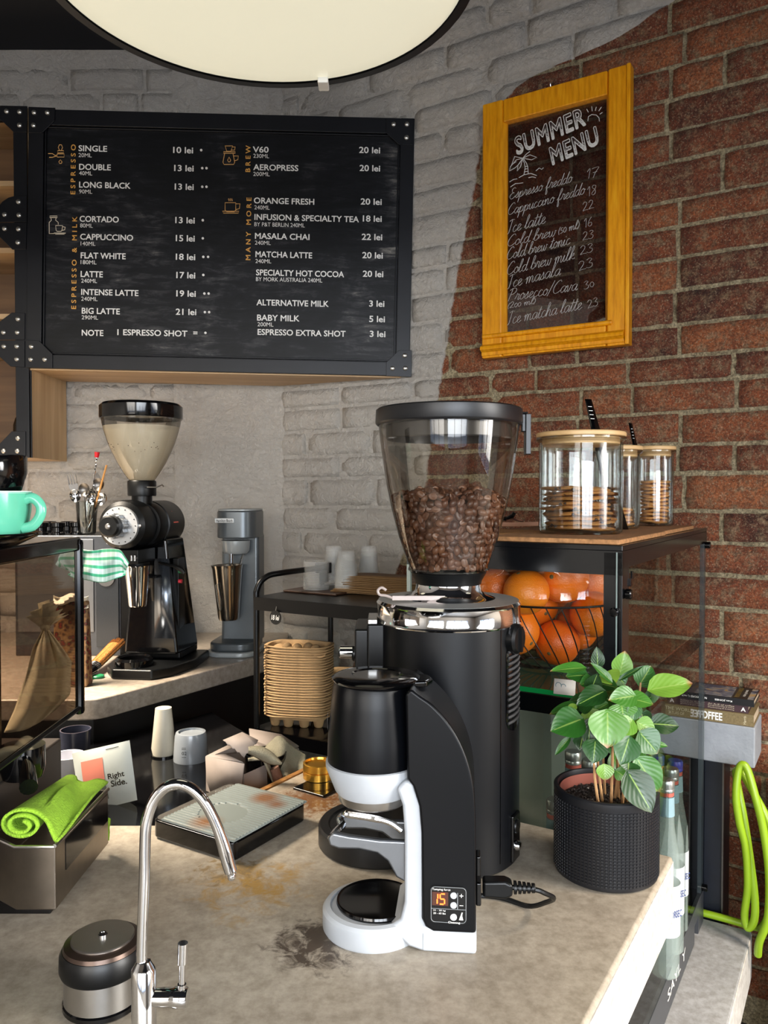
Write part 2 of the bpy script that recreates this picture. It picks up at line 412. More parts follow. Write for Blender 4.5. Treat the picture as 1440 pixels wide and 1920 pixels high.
def holed(name, wins, span, horiz, pos):
    g = G(); edges = [span[0]] + [e for wn in wins for e in wn] + [span[1]]
    def b(a, c, z0, z1):
        if horiz: g.box(a, c, pos-.15, pos, z0, z1)
        else: g.box(pos, pos+.15, a, c, z0, z1)
    for i in range(0, len(edges), 2): b(edges[i], edges[i+1], 0, 3.25)
    for a, c in wins: b(a, c, 0, .75); b(a, c, 2.45, 3.25)
    struct(name, g, shell_m)
holed('wall_front', [(-2.6, -.7), (-.35, 1.95)], (-3.1, 3.1), True, -2.6)
holed('wall_side', [(-1.7, .2)], (-2.7, .98), False, 3.0)
winf = mat('dark_window_frame', '22242a', .5)
for n, (c, wd, hz) in enumerate([((-1.65, -2.63), 1.9, True), ((.80, -2.63), 2.3, True), ((3.03, -.75), 1.9, False)]):
    g = G(); k = 3
    for i in range(k+1):
        t = -wd/2+wd*i/k
        if hz: g.cbox((c[0]+t, c[1], 1.6), (.05, .05, 1.7))
        else: g.cbox((c[0], c[1]+t, 1.6), (.05, .05, 1.7))
    for z in (.76, 2.44, 2.0):
        if hz: g.cbox((c[0], c[1], z), (wd, .05, .05))
        else: g.cbox((c[0], c[1], z), (.05, wd, .05))
    struct('window_%d' % (n+1), g, winf)
# ---------------------------------------------------------------- counters, bench, cabinets
def concrete(name, a, b, stain=False, rough=.4):
    m, nt, bs = newmat(name); L = nt.links.new
    n1 = noise_tex(nt, 3, 8, .62); n2 = noise_tex(nt, 55, 6, .7)
    r = ramp(nt, n1.outputs['Fac'], [(.3, a), (.7, b)])
    r2 = ramp(nt, n2.outputs['Fac'], [(.35, 'c4c0ba'), (.65, 'ffffff')])
    c = mixc(nt, .8, r.outputs[0], r2.outputs[0], 'MULTIPLY')
    if stain:
        g = node(nt, 'ShaderNodeNewGeometry')
        def spot(cx, cy, rad, sc, lo, hi, col, c, seedoff):
            d = node(nt, 'ShaderNodeVectorMath', operation='DISTANCE'); L(g.outputs['Position'], d.inputs[0]); d.inputs[1].default_value = (cx, cy, .9)
            mr = node(nt, 'ShaderNodeMapRange'); L(d.outputs['Value'], mr.inputs[0]); mr.inputs[1].default_value = 0; mr.inputs[2].default_value = rad; mr.inputs[3].default_value = 1; mr.inputs[4].default_value = 0
            nn = noise_tex(nt, sc, 8, .68, dist=.8); nn.inputs['Detail'].default_value = 8
            mm = node(nt, 'ShaderNodeMath', operation='MULTIPLY'); L(nn.outputs['Fac'], mm.inputs[0]); L(mr.outputs[0], mm.inputs[1])
            rr = node(nt, 'ShaderNodeMapRange'); L(mm.outputs[0], rr.inputs[0]); rr.inputs[1].default_value = lo; rr.inputs[2].default_value = hi
            return mixc(nt, rr.outputs[0], c, lin(col))
        p = onz(470, 1660, .9); c = spot(p.x, p.y, .30, 30, .36, .52, '9a7b45', c, 0)
        p = onz(600, 1770, .9); c = spot(p.x, p.y, .17, 38, .30, .42, '4b4138', c, 1)
        p = onz(430, 1630, .9); c = spot(p.x, p.y, .22, 60, .40, .50, '7d6a4d', c, 2)
        p = onz(590, 1500, .9); c = spot(p.x, p.y, .22, 110, .28, .44, '6a4527', c, 3)
    L(c, bs.inputs['Base Color']); bs.inputs['Roughness'].default_value = rough
    bump(nt, bs, noise_tex(nt, 140, 5, .7).outputs['Fac'], .15, .0012); return m
counter_m = concrete('worn_beige_concrete', '9d9385', 'b3a999', True)
edge_m = concrete('pale_concrete', 'b9b6b2', 'cfcdca')
grey_m = concrete('grey_concrete', '7c7d80', '8f9092', rough=.55)
# main counter
A = uv(-.2616, 1.351); far = uv(-.2616, -.30)
ctop = [(A.x, A.y), tuple(uv(-.90, 1.351)[:2]), (-.168, 1.70), (-.345, 1.415), (-1.25, 1.412), (-1.25, -.25), (far.x, far.y)]
cs = thing('counter_slab', 'thick pale concrete main counter slab with stained beige top and chamfered right edge', 'counter')
obj('worktop', G().prism(ctop, .79, .9, 'xy'), counter_m, cs, bev=.006, seg=3)
e = G(); e.box(0, .0015, -.3, 1.345, .792, .894); o = obj('side_face', e, edge_m, cs, loc=uv(-.2616, 0), rot=(0, 0, RZ)); o['label'] = 'whitish smooth side face of the slab'
st = G(); a, b = Vector((-.345, 1.418, .9)), Vector((-.168, 1.70, .9)); d = (b-a).normalized(); n = Vector((-d.y, d.x, 0))*.012
st.prism([tuple((a)[:2]), tuple((b)[:2]), tuple((b+n)[:2]), tuple((a+n)[:2])], .86, .901, 'xy')
obj('wooden_edge_strip', st, mat('worn_wood_strip', '8a5f2e', .6, var=.3, vscale=60), cs)
cab_m = mat('black_cabinet', '0c0d0f', .5)
cb = thing('counter_base', 'black cabinet base under the main concrete counter', 'cabinet', uv(-.33, -.2), RZ)
obj('carcass', G().box(-.55, 0, 0, 1.48, 0, .785), cab_m, cb, bev=.004)
obj('side_panel', G().box(.0, .012, .02, 1.45, .05, .77), mat('charcoal_panel', '23262c', .45), cb)
# low black shelf behind the counter
ls = thing('low_shelf', 'glossy black low shelf behind the counter holding the coffee bag and dripper', 'shelf')
obj('shelf_top', G().prism([(-1.6, 1.43), (-.365, 1.43), (-.18, 1.722), (-.20, 1.90), (-.42, 2.20), (-.52, 2.35), (-.75, 2.06), (-1.6, 2.06)], .82, .845), gloss_black, ls)
obj('shelf_body', G().prism([(-1.58, 1.45), (-.38, 1.45), (-.2, 1.74), (-.22, 1.89), (-.44, 2.18), (-.53, 2.32), (-.75, 2.04), (-1.58, 2.04)], 0, .82), cab_m, ls)
# back counter
bc = thing('back_counter', 'pale concrete back counter with rounded front corner under the bulk grinder', 'counter')
rim = [(-2.2, 2.03), (-.80, 2.03)] + smoothpath([(-.80, 2.03, 0), (-.755, 2.04, 0), (-.73, 2.062, 0)], 4)[1:-1] + [(-.73, 2.062), (-.394, 2.594), (-.345, 2.69), (-.37, 3.03), (-2.2, 3.03)]
rim = [(p[0], p[1]) for p in rim]
back_m = concrete('satin_taupe_concrete', '8d8377', '9f958a', rough=.3)
obj('worktop', G().prism(rim, .911, .967), back_m, bc, bev=.005, seg=3)
bb = thing('back_cabinet', 'black cabinet below the back counter', 'cabinet')
obj('carcass', G().prism([(-2.1, 2.09), (-.78, 2.09), (-.43, 2.64), (-.42, 3.0), (-2.1, 3.0)], 0, .909), cab_m, bb, bev=.003)
# low bench to the right below the display case
lb = thing('low_bench', 'low grey concrete bench with white end face under the display case', 'bench', uv(-.235, .3), RZ)
obj('bench_slab', G().prism([(-.085, 0), (0, 0), (0, 1.93), (-.52, 1.93), (-.52, 1.07), (-.085, 1.07)], .24, .36), grey_m, lb, bev=.004)
obj('end_face', G().box(0, .002, .01, 1.92, .244, .356), edge_m, lb)
obj('bench_base', G().prism([(-.085, .02), (-.03, .02), (-.03, 1.9), (-.5, 1.9), (-.5, 1.08), (-.085, 1.08)], 0, .24), cab_m, lb)
# wall ledge with books, navy panel underneath
lg = thing('wall_ledge', 'rough grey plastered ledge on the brick wall holding three books', 'ledge', uv(-.232, 2.235), RZ)
led_m = mat('rough_grey_plaster', '8d9197', .7, var=.12, vscale=12, bmp=.5, bscale=70, bdist=.003)
obj('ledge_block', G().box(-.27, 0, 0, .155, .786, .893), led_m, lg, bev=.004)
np_ = thing('navy_side_panel', 'dark navy upright panel below the grey ledge', 'panel', uv(-.25, 2.25), RZ)
nav = mat('dark_navy_panel', '10151f', .4, var=.2)
obj('panel_board', G().box(-.27, -.11, 0, .13, 0, .782), nav, np_, bev=.003)
obj('edge_post', G().box(-.11, -.06, .01, .13, 0, .782), nav, np_, bev=.003)
obj('edge_line', G().box(-.062, -.058, -.001, .01, .37, .782), dark_steel, np_)
bk = thing('black_corner_cupboard', 'black cupboard standing against the brick wall behind the green hose', 'cupboard', uv(.02, 2.12), RZ)
obj('cupboard_body', G().box(-.19, .5, .05, .24, .0, .80), gloss_black, bk, bev=.004)
# ---------------------------------------------------------------- pendant lamp
lamp = thing('pendant_lamp', 'large round pendant lamp with black rim and glowing cream glass disc', 'lamp', (-.196, 1.218, 2.3))
rim_m = mat('lamp_rim_black', '14161b', .35)
obj('shade', G().lathe([(.327,.0),(.342,.0),(.345,.012),(.340,.05),(.25,.12),(.09,.17),(.05,.2),(.05,.26),(0,.265)], 72), rim_m, lamp)
dm, dnt, dbs = newmat('opal_glass'); dbs.inputs['Base Color'].default_value = lin('d8d6c4'); dbs.inputs['Roughness'].default_value = .25
dbs.inputs['Emission Color'].default_value = lin('f0ecd2'); dbs.inputs['Emission Strength'].default_value = .34
obj('glass_diffuser', G().lathe([(0,-.012),(.10,-.011),(.2,-.008),(.29,-.003),(.318,.001),(.3265,.004),(.3265,.012),(0,.012)], 96), dm, lamp, ang=60)
p = at(606, 161, 1.53)-Vector((-.196, 1.218, 2.3))
obj('retaining_clip', G().cbox((p.x, .318, -.004), (.02, .034, .012)), white_plastic, lamp, bev=.002)
obj('cable', G().tube([(0,0,.26),(0,0,.905)], .006), gloss_black, lamp)
obj('ceiling_rose', G().cyl((0,0,.875), .05, .04, b=.006), rim_m, lamp)
for x_, y_ in ADDED_LAMPS: dup(lamp, (x_, y_, 2.3), label='added unseen pendant lamp, '+('left' if x_ < 0 else 'right')+' of the one in view', group='added out-of-view lamps')  # lamp copies added out of view around the extra wall lights
# ---------------------------------------------------------------- menu board
YB = 2.738
bl = at(412, 455, YB)
board = thing('menu_board', 'large black steel menu board with white and ochre lettering in a bolted frame', 'menu board', bl, rot=(0, R(1.15), R(.6)))
BM = (Matrix.Translation(bl) @ Matrix.Rotation(R(.6), 4, 'Z') @ Matrix.Rotation(R(1.15), 4, 'Y')); BI = BM.inverted()
def bp(px, py):          # pixel on the board's plane -> local x, z
    d = ray(px, py); o = BI @ CAM; dl = BI.to_3x3() @ d; k = -o.y/dl.y; q = o+dl*k; return q.x, q.z
X0 = bp(51, 450)[0]; X1 = bp(772.5, 465)[0]; Z1 = (bp(60, 201)[1]+bp(770, 224)[1])/2; Z0 = (bp(60, 689)[1]+bp(770, 706)[1])/2
fs = mat('blackened_steel_frame', '121318', .40, .3, var=.25, vscale=9, bmp=.05, bscale=200)
pm, pnt, pbs = newmat('blackened_steel_sheet')
n1 = noise_tex(pnt, 2.6, 8, .62, dist=1.2); n2 = noise_tex(pnt, 9, 9, .7, dist=.5)
mp = node(pnt, 'ShaderNodeMapping'); tc = node(pnt, 'ShaderNodeTexCoord'); pnt.links.new(tc.outputs['Object'], mp.inputs[0]); mp.inputs['Scale'].default_value = (1, 1, 5); pnt.links.new(mp.outputs[0], n2.inputs['Vector'])
mm = node(pnt, 'ShaderNodeMath', operation='MULTIPLY'); pnt.links.new(n1.outputs['Fac'], mm.inputs[0]); pnt.links.new(n2.outputs['Fac'], mm.inputs[1])
r_ = ramp(pnt, mm.outputs[0], [(.20, '08090c'), (.28, '131418'), (.36, '343436'), (.5, '85817a')])
pnt.links.new(r_.outputs[0], pbs.inputs['Base Color']); pbs.inputs['Metallic'].default_value = .1; pbs.inputs['Specular IOR Level'].default_value = .3; pbs.inputs['Roughness'].default_value = .42
obj('steel_sheet', G().box(X0+.01, X1-.01, .012, .016, Z0+.01, Z1-.01), pm, board)
tw = .054
for g in (G().box(X0, X0+.052, 0, .014, Z0, Z1), G().box(X1-.048, X1, 0, .014, Z0, Z1), G().box(X0+.052, X1-.048, .001, .014, Z1-tw, Z1), G().box(X0+.052, X1-.048, .001, .014, Z0, Z0+.048)):
    obj('frame_bar', g, fs, board, bev=.002)
for g in (G().box(X0+.052, X1-.048, .004, .013, Z1-tw-.008, Z1-tw-.003), G().box(X0+.052, X1-.048, .004, .013, Z0+.051, Z0+.056),
          G().box(X0+.055, X0+.060, .004, .013, Z0+.05, Z1-tw), G().box(X1-.056, X1-.051, .004, .013, Z0+.05, Z1-tw)):
    obj('inner_edge', g, fs, board, bev=.0015)
bolt_m = mat('zinc_bolt', 'bdbab2', .3, .9)
def bolt_mesh():
    g = G().lathe([(0,-.006),(.004,-.006),(.0078,-.0035),(.0088,0),(.0088,.002)], 14, ax='y'); g.box(-.0055, .0055, -.0068, -.0055, -.0009, .0009); return g
bolt0 = obj('bolt', bolt_mesh(), bolt_m); C.objects.unlink(bolt0)
def plates(parent, conv, y, polys):
    for poly, bolts in polys:
        pg = obj('corner_plate', G().prism([conv(*q) for q in poly], y, y+.004, 'xz'), fs, parent, bev=.001)
        for q in bolts:
            x, z = conv(*q); b = bolt0.copy(); C.objects.link(b); b.parent = pg; b.location = (x, y, z)
plates(board, bp, -.004, [
    ([(724,222),(774.5,224),(774,273),(748,272),(724,250)], [(738,234),(763,234),(762,259)]),
    ([(724,705),(771.5,707),(772,657),(748,657),(724,680)], [(736,691),(760,691),(759,667)]),
    ([(54,201),(104,203),(103,227),(80,250),(54,250)], [(65,212),(90,212),(64,236)]),
    ([(49,638),(74,639),(99,664),(99,691),(49,689)], [(60,650),(59,674),(85,674)])])
oak = None
def wood(name, a, b, sc=3, ax=2, rough=.5):
    m, nt, bs = newmat(name); tc = node(nt, 'ShaderNodeTexCoord'); mp = node(nt, 'ShaderNodeMapping')
    nt.links.new(tc.outputs['Object'], mp.inputs[0]); s = [sc*9]*3; s[ax] = sc*.6; mp.inputs['Scale'].default_value = s
    n = node(nt, 'ShaderNodeTexNoise'); n.inputs['Scale'].default_value = 1; n.inputs['Detail'].default_value = 6; n.inputs['Distortion'].default_value = .6
    nt.links.new(mp.outputs[0], n.inputs['Vector']); r = ramp(nt, n.outputs['Fac'], [(.3, a), (.7, b)]); nt.links.new(r.outputs[0], bs.inputs['Base Color'])
    bs.inputs['Roughness'].default_value = rough; bump(nt, bs, n.outputs['Fac'], .1, .001); return m
oak = wood('light_oak', 'b08e63', 'cbab80'); oak_h = wood('light_oak_flat', 'a8855c', 'c7a67c', ax=0)
wx = [(-1.235, 2.755), (.055, 2.755), tuple(uv(touv(Vector((.06, 2.74, 0)))[0], 2.385)[:2]), tuple(uv(UC+.03, 2.385)[:2]), (-1.235, 3.035)]
obj('wooden_box', G().prism([(x-bl.x, y-bl.y) for x, y in wx], Z0-.004, Z0+.86), oak_h, board)
letter_w = mat('white_lettering', 'e9e7e2', .6); letter_o = mat('ochre_lettering', 'd9a04a', .6)
TM = lift(loc=(0, .0105, 0))
def btext(s, x0, x1, yc, h, m=letter_w, off=.018, name='lettering', vert=False, space=1, bold=0):
    if vert: (a, _), (b, _) = bp(x0, yc), bp(x1, yc); (_, c) = bp(x0, h[1]); (_, d) = bp(x0, h[0]); box = (a, b, c, d)
    else:
        a, c = bp(x0, yc+h/2); b, d = bp(x1, yc-h/2); dz = (bp(x1, yc)[1]-bp(x0, yc)[1])/2; box = (a, b, c+dz, d-dz)
    text(name, s, m, board, TM, box, off=off, vert=vert, space=space, bold=bold)
for s, x0, x1, y in [('SINGLE',145,199,276),('DOUBLE',146,206,311),('LONG BLACK',146,243,345),('CORTADO',147,221,409),('CAPPUCCINO',148,248,443),('FLAT WHITE',149,234,478),
    ('LATTE',149,191,512.5),('INTENSE LATTE',150,258,547),('BIG LATTE',151,223,582),('NOTE',151,192,623),('1 ESPRESSO SHOT',218,350,623),
    ('V60',473,503,278),('AEROPRESS',474,559,312),('ORANGE FRESH',475,589,375),('INFUSION & SPECIALTY TEA',476,673,407),('MASALA CHAI',477,580,441.5),
    ('MATCHA LATTE',478,585,476),('SPECIALTY HOT COCOA',479,645,511),('ALTERNATIVE MILK',480,616,567),('BABY MILK',481,561,595),('ESPRESSO EXTRA SHOT',482,648,623)]:
    btext(s, x0, x1, y, 11.5, name='drink_name', off=0, bold=.020)
for s, x0, x1, y in [('20ML',145,170,288.5),('40ML',146,171,322.5),('90ML',146,171,357),('80ML',148,172,421),('140ML',149,177,455),('180ML',149,179,490),('240ML',150,180,525),
    ('240ML',150,181,559),('290ML',151,182,594),('230ML',474,504,290),('200ML',474,505,324),('240ML',476,505,387),('BY P&T BERLIN 240ML',476,571,419.5),('240ML',477,507,453.5),
    ('240ML',478,508,488),('BY MORK AUSTRALIA 240ML',479,604,523),('200ML',482,512,607)]:
    btext(s, x0, x1, y, 7.6, name='size_note', off=0)
for s, x0, x1, y in [('10 lei',323,361,279),('13 lei',325,362,313),('13 lei',326,362,348),('13 lei',327,364,411),('15 lei',328,364,445),('18 lei',328,365,480),('17 lei',329,365,514.5),
    ('19 lei',329,366,549),('21 lei',328,367,583.5),('20 lei',673,713,279),('20 lei',674,713,313),('20 lei',676,716,376),('18 lei',680,716,408),('22 lei',678,717,442.5),
    ('20 lei',679,718,477),('20 lei',680,719,512),('3 lei',692,721,568),('5 lei',692,722,597),('3 lei',693,723,625)]:
    btext(s, x0, x1, y, 12, name='price', off=0, bold=.020)
btext('=', 361, 369, 623, 5, off=.02)
for x, y in [(376,279),(378,313),(386,313),(378,348),(386,348),(379,411),(379,445),(380,480),(389,480),(380,514),(382,549),(390,549),(383,584),(391,584),(384,623)]:
    a, c = bp(x, y); g = G().lathe([(0, .0095), (.0042, .0095), (.0042, .0115)], 14, (a, 0, c), ax='y'); obj('shot_dot', g, letter_w, board)
for s, x, y0, y1 in [('ESPRESSO',134,268,362),('ESPRESSO & MILK',138,404,578),('BREW',462.5,270,320),('MANY MORE',465.5,368,486)]:
    btext(s, x-4.6, x+4.6, 400, (y0, y1), m=letter_o, off=0, name='section_title', vert=True, space=1.6, bold=.018)
icon_o = mat('ochre_line_icon', 'd8a868', .6)
def icon(name, strokes, m=icon_o, r=.0013):
    g = G()
    for s in strokes:
        closed = s[0] == s[-1]; pts = [(bp(*q)[0], .0105, bp(*q)[1]) for q in (s[:-1] if closed else s)]
        if len(pts) > 1: g.tube(pts, r, 5, closed=closed)
    return obj(name, g, m, board)
def circ(cx, cy, r, n=12, a0=0, a1=360): return [(cx+r*math.cos(R(a0+(a1-a0)*i/n)), cy+r*math.sin(R(a0+(a1-a0)*i/n))) for i in range(n)] + ([(cx+r, cy)] if a1-a0 == 360 else [(cx+r*math.cos(R(a1)), cy+r*math.sin(R(a1)))])
icon('portafilter_icon', [[(109,279),(107,274),(109,269),(113,269),(115,274),(113,279)],[(106,280),(117,280),(117,284),(106,284),(106,280)],[(105,286),(118,286),(118,292),(105,292),(105,286)],[(105,288),(101,289),(96,285.5),(88,285.5)],[(105,290),(100,291),(96,292.5),(90,292.5)],[(111,297),(108,301),(109.5,304),(113,304),(114,301),(111,297)]])
icon('milk_and_cup_icon', [[(91,403),(105,403),(105,406),(91,406),(91,403)],[(93,406),(94,411),(90,415),(90,436),(99,436)],[(103,406),(102,411),(107,415),(107,419)],[(102,421),(115,421),(114,430),(112,432),(105,432),(103,430),(102,421)],[(115,423),(120,424),(119,429),(114,430)],[(99,435),(121,435),(118,437),(102,437),(99,435)]], mat('cream_line_icon', 'e4d9c4', .6))
icon('brewer_icon', [[(421,271),(435,271),(432,281),(424,281),(421,271)],[(435,273),(440,273),(439,279),(433,279)],[(418,282),(440,282),(440,285),(418,285),(418,282)],[(420,286),(417,302),(419,306),(437,306),(439,302),(436,286)],[(437,290),(446,290),(445,297),(439,299)],[(428.5,292),(425.5,298),(427.5,301),(430,301),(431.5,298),(428.5,292)]])
icon('coffee_cup_icon', [[(421,378),(441,378),(441,392),(438,395),(424,395),(421,392),(421,378)],[(441,380),(449,380),(448,389),(441,391)],[(416,394),(447,394),(446,397.5),(418,397.5),(416,394)],[(428,370),(427,372),(429,373),(428,375)],[(431,370),(430,372),(432,373),(431,375)],[(434,370),(433,372),(435,373),(434,375)]])
# ---------------------------------------------------------------- wall cabinet left of the board
wc = thing('wall_cabinet', 'black steel framed wall cabinet with oak shelves left of the menu board', 'cabinet', (-1.232, 2.75, 1.63))
o0 = Vector((-1.232, 2.75, 1.63))
def cp(px, py): q = at(px, py, 2.742)-o0; return q.x, q.z
xr = cp(53, 500)[0]; ztop = cp(30, 200)[1]
obj('side_panel', G().box(-.018, 0, .0, .30, 0, ztop), oak, wc, bev=.001)
obj('back_panel', G().box(-.62, -.02, .285, .30, 0, ztop), wood('dark_oak_back', '5d4229', '7a5a3a', ax=0), wc)
obj('side_panel', G().box(-.64, -.62, 0, .30, 0, ztop), oak, wc)
obj('bottom_panel', G().box(-.62, -.018, .0, .285, 0, .018), oak_h, wc)
obj('top_panel', G().box(-.62, -.018, .0, .285, ztop-.018, ztop), oak_h, wc)
for py in (333, 460, 585, 640):
    z = cp(20, py)[1]; obj('shelf', G().box(-.62, -.02, .02, .284, z-.018, z), oak_h, wc)
pr = cp(28, 500)[0]
obj('frame_post', G().box(pr, xr, -.012, .004, 0, ztop), fs, wc, bev=.0015)
obj('frame_post', G().box(xr+.001, .001, -.004, .001, 0, cp(50, 694)[1]), fs, wc, bev=.0008)
obj('frame_bar', G().box(-.64, pr, -.012, .004, ztop-.05, ztop), fs, wc, bev=.0015)
obj('frame_bar', G().box(-.64, pr, -.012, .004, 0, .045), fs, wc, bev=.0015)
plates(wc, cp, -.0165, [
    ([(2,200),(53,201),(52,250),(28,250),(2,225)], [(15,211),(39,212),(39,237)]),
    ([(52,369),(52,417.5),(-5,418),(-3,392),(6,380),(18,372),(30,369)], [(37,380),(11,404),(38,405)]),
    ([(51.5,419),(50.5,469),(25,469),(-4,440),(-4,419)], [(11,430),(37,431),(36,456)]),
    ([(48.5,588),(48,637.5),(-4,638),(-4,608),(24,587)], [(36,599),(9,624),(35,624)]),
    ([(48,639.5),(48,689),(22,688),(-4,665),(-4,639)], [(10,650),(34,650),(34,674)]),
    ([(50,809),(50,858),(-4,858),(-4,838),(24,809)], [(36,822),(9,846),(35,846)])])
# bottles standing in the lowest bay of the cabinet
amber = thin_glass('brown_bottle_glass', '4a2c18', .03, .1)
zf = 1.63+.018
for k, (dx, dy, lab) in enumerate([(-.055, .08, 'small dark bottle with white label, at the front of the wall cabinet'), (-.11, .16, 'dark bottle with black cap, further back inside the wall cabinet')]):
    t = thing('syrup_bottle', lab, 'bottle', (-1.232+dx, 2.75+dy, zf), group='bottles in the wall cabinet')
    obj('glass_body', G().lathe([(0,0),(.027,0),(.029,.004),(.029,.11),(.022,.135),(.011,.15),(.011,.175),(0,.175)], 24), mat('dark_bottle', '1b120c', .08), t)
    obj('cap', G().cyl((0,0,.172), .014, .022, 20, b=.002), gloss_black, t)
    if k == 0: obj('paper_label', G().lathe([(.0296,.03),(.0296,.09)], 24), mat('label_paper', 'dcdad2', .7), t, solid=.0004)
# ---------------------------------------------------------------- yellow framed summer menu
VF = 2.352
ru = lambda px, py, v=VF: touv(onv(px, py, v))
u0, u1 = ru(904, 440)[0], ru(1181.5, 380)[0]; z0 = (ru(900, 676)[2]+ru(1176, 642)[2])/2; z1 = (ru(908, 199)[2]+ru(1182, 114)[2])/2
so = uv(u0, VF, z0); W_, H_ = u1-u0, z1-z0
sm = thing('summer_menu', 'mustard yellow wooden window frame with handwritten summer menu on glass', 'menu sign', so, RZ)
ym, ynt, ybs = newmat('worn_mustard_paint'); yn = noise_tex(ynt, 30, 6, .6)
ymap = node(ynt, 'ShaderNodeMapping'); ytc = node(ynt, 'ShaderNodeTexCoord'); ynt.links.new(ytc.outputs['Object'], ymap.inputs[0]); ymap.inputs['Scale'].default_value = (3, 3, .35); ynt.links.new(ymap.outputs[0], yn.inputs['Vector'])
yr = ramp(ynt, yn.outputs['Fac'], [(.3, 'c67c08'), (.5, 'e0930c'), (.7, 'eba61c')])
yp = ramp(ynt, noise_tex(ynt, 22, 8, .75, dist=1).outputs['Fac'], [(.70, '000000'), (.72, 'ffffff')])
ynt.links.new(mixc(ynt, yp.outputs[0], yr.outputs[0], lin('d9c08c')), ybs.inputs['Base Color']); ybs.inputs['Roughness'].default_value = .32
bump(ynt, ybs, yn.outputs['Fac'], .35, .0015)
iu0, iu1 = ru(946, 430)[0]-u0, ru(1133, 390)[0]-u0; iz0 = (ru(943, 626)[2]+ru(1130, 602)[2])/2-z0; iz1 = (ru(945, 234)[2]+ru(1132, 172)[2])/2-z0
def rail(name, g): return obj(name, g, ym, sm, bev=.0035, seg=2)
rail('left_stile', G().prism([(0,0),(iu0-.012,0),(iu0,.018),(iu0,.034),(0,.034)], .0, H_, 'xy'))
rail('right_stile', G().prism([(iu1,.018),(iu1+.012,0),(W_-.012,0),(W_-.012,-.006),(W_,-.006),(W_,.034),(iu1,.034)], 0, H_, 'xy'))
rail('top_rail', G().prism([(.001, iz1),(-.001+.02, iz1-0),(.034, iz1),(.034, H_-.001),(.001, H_-.001),(.001, iz1+.014)], iu0-.006, iu1+.006, 'yz'))
rail('bottom_rail', G().prism([(.001, .001),(.034, .001),(.034, iz0),(.018, iz0),(.001, iz0-.012)], iu0-.006, iu1+.006, 'yz'))
rail('drip_moulding', G().prism([(.0, .045),(-.016, .036),(-.018, .026),(-.004, .018),(-.004, .008),(0, .006)], .0, W_-.014, 'yz'))
rail('drip_moulding', G().prism([(.0, .078),(-.007, .074),(-.007, .066),(0, .060)], .002, W_-.05, 'yz'))
gl_m = thin_glass('menu_glass', 'e6e0df', .012, .05, .9)
obj('glass_pane', G().box(iu0-.004, iu1+.004, .024, .027, iz0-.004, iz1+.004), gl_m, sm)
obj('hook', G().tube([(W_*.47,.02,H_-.002),(W_*.47,.015,H_+.012),(W_*.475,.03,H_+.024),(W_*.47,.045,H_+.02)], .002, 6), steel, sm)
chalk = mat('white_marker', 'd6d2cc', .8)
def sp(px, py):
    d = ray(px, py); k = (VF+.0225)/(-SN*d.x+CS*d.y); q = touv(CAM+d*k); return q[0]-u0, q[2]-z0
def hand(s, xa, ya, xb, yb, h, shear=.35, off=-.004, name='handwriting', m=chalk):
    (a, za), (b, zb) = sp(xa, ya), sp(xb, yb); hm = h*2.45/F*1.0; ang = math.atan2(zb-za, b-a); L = math.hypot(b-a, zb-za)
    M = Matrix.Translation((a, .0232, za)) @ Matrix.Rotation(math.pi/2, 4, 'X') @ Matrix.Rotation(ang, 4, 'Z')
    text(name, s, m, sm, M, (0, L, -hm/2, hm/2), shear=shear, off=off)
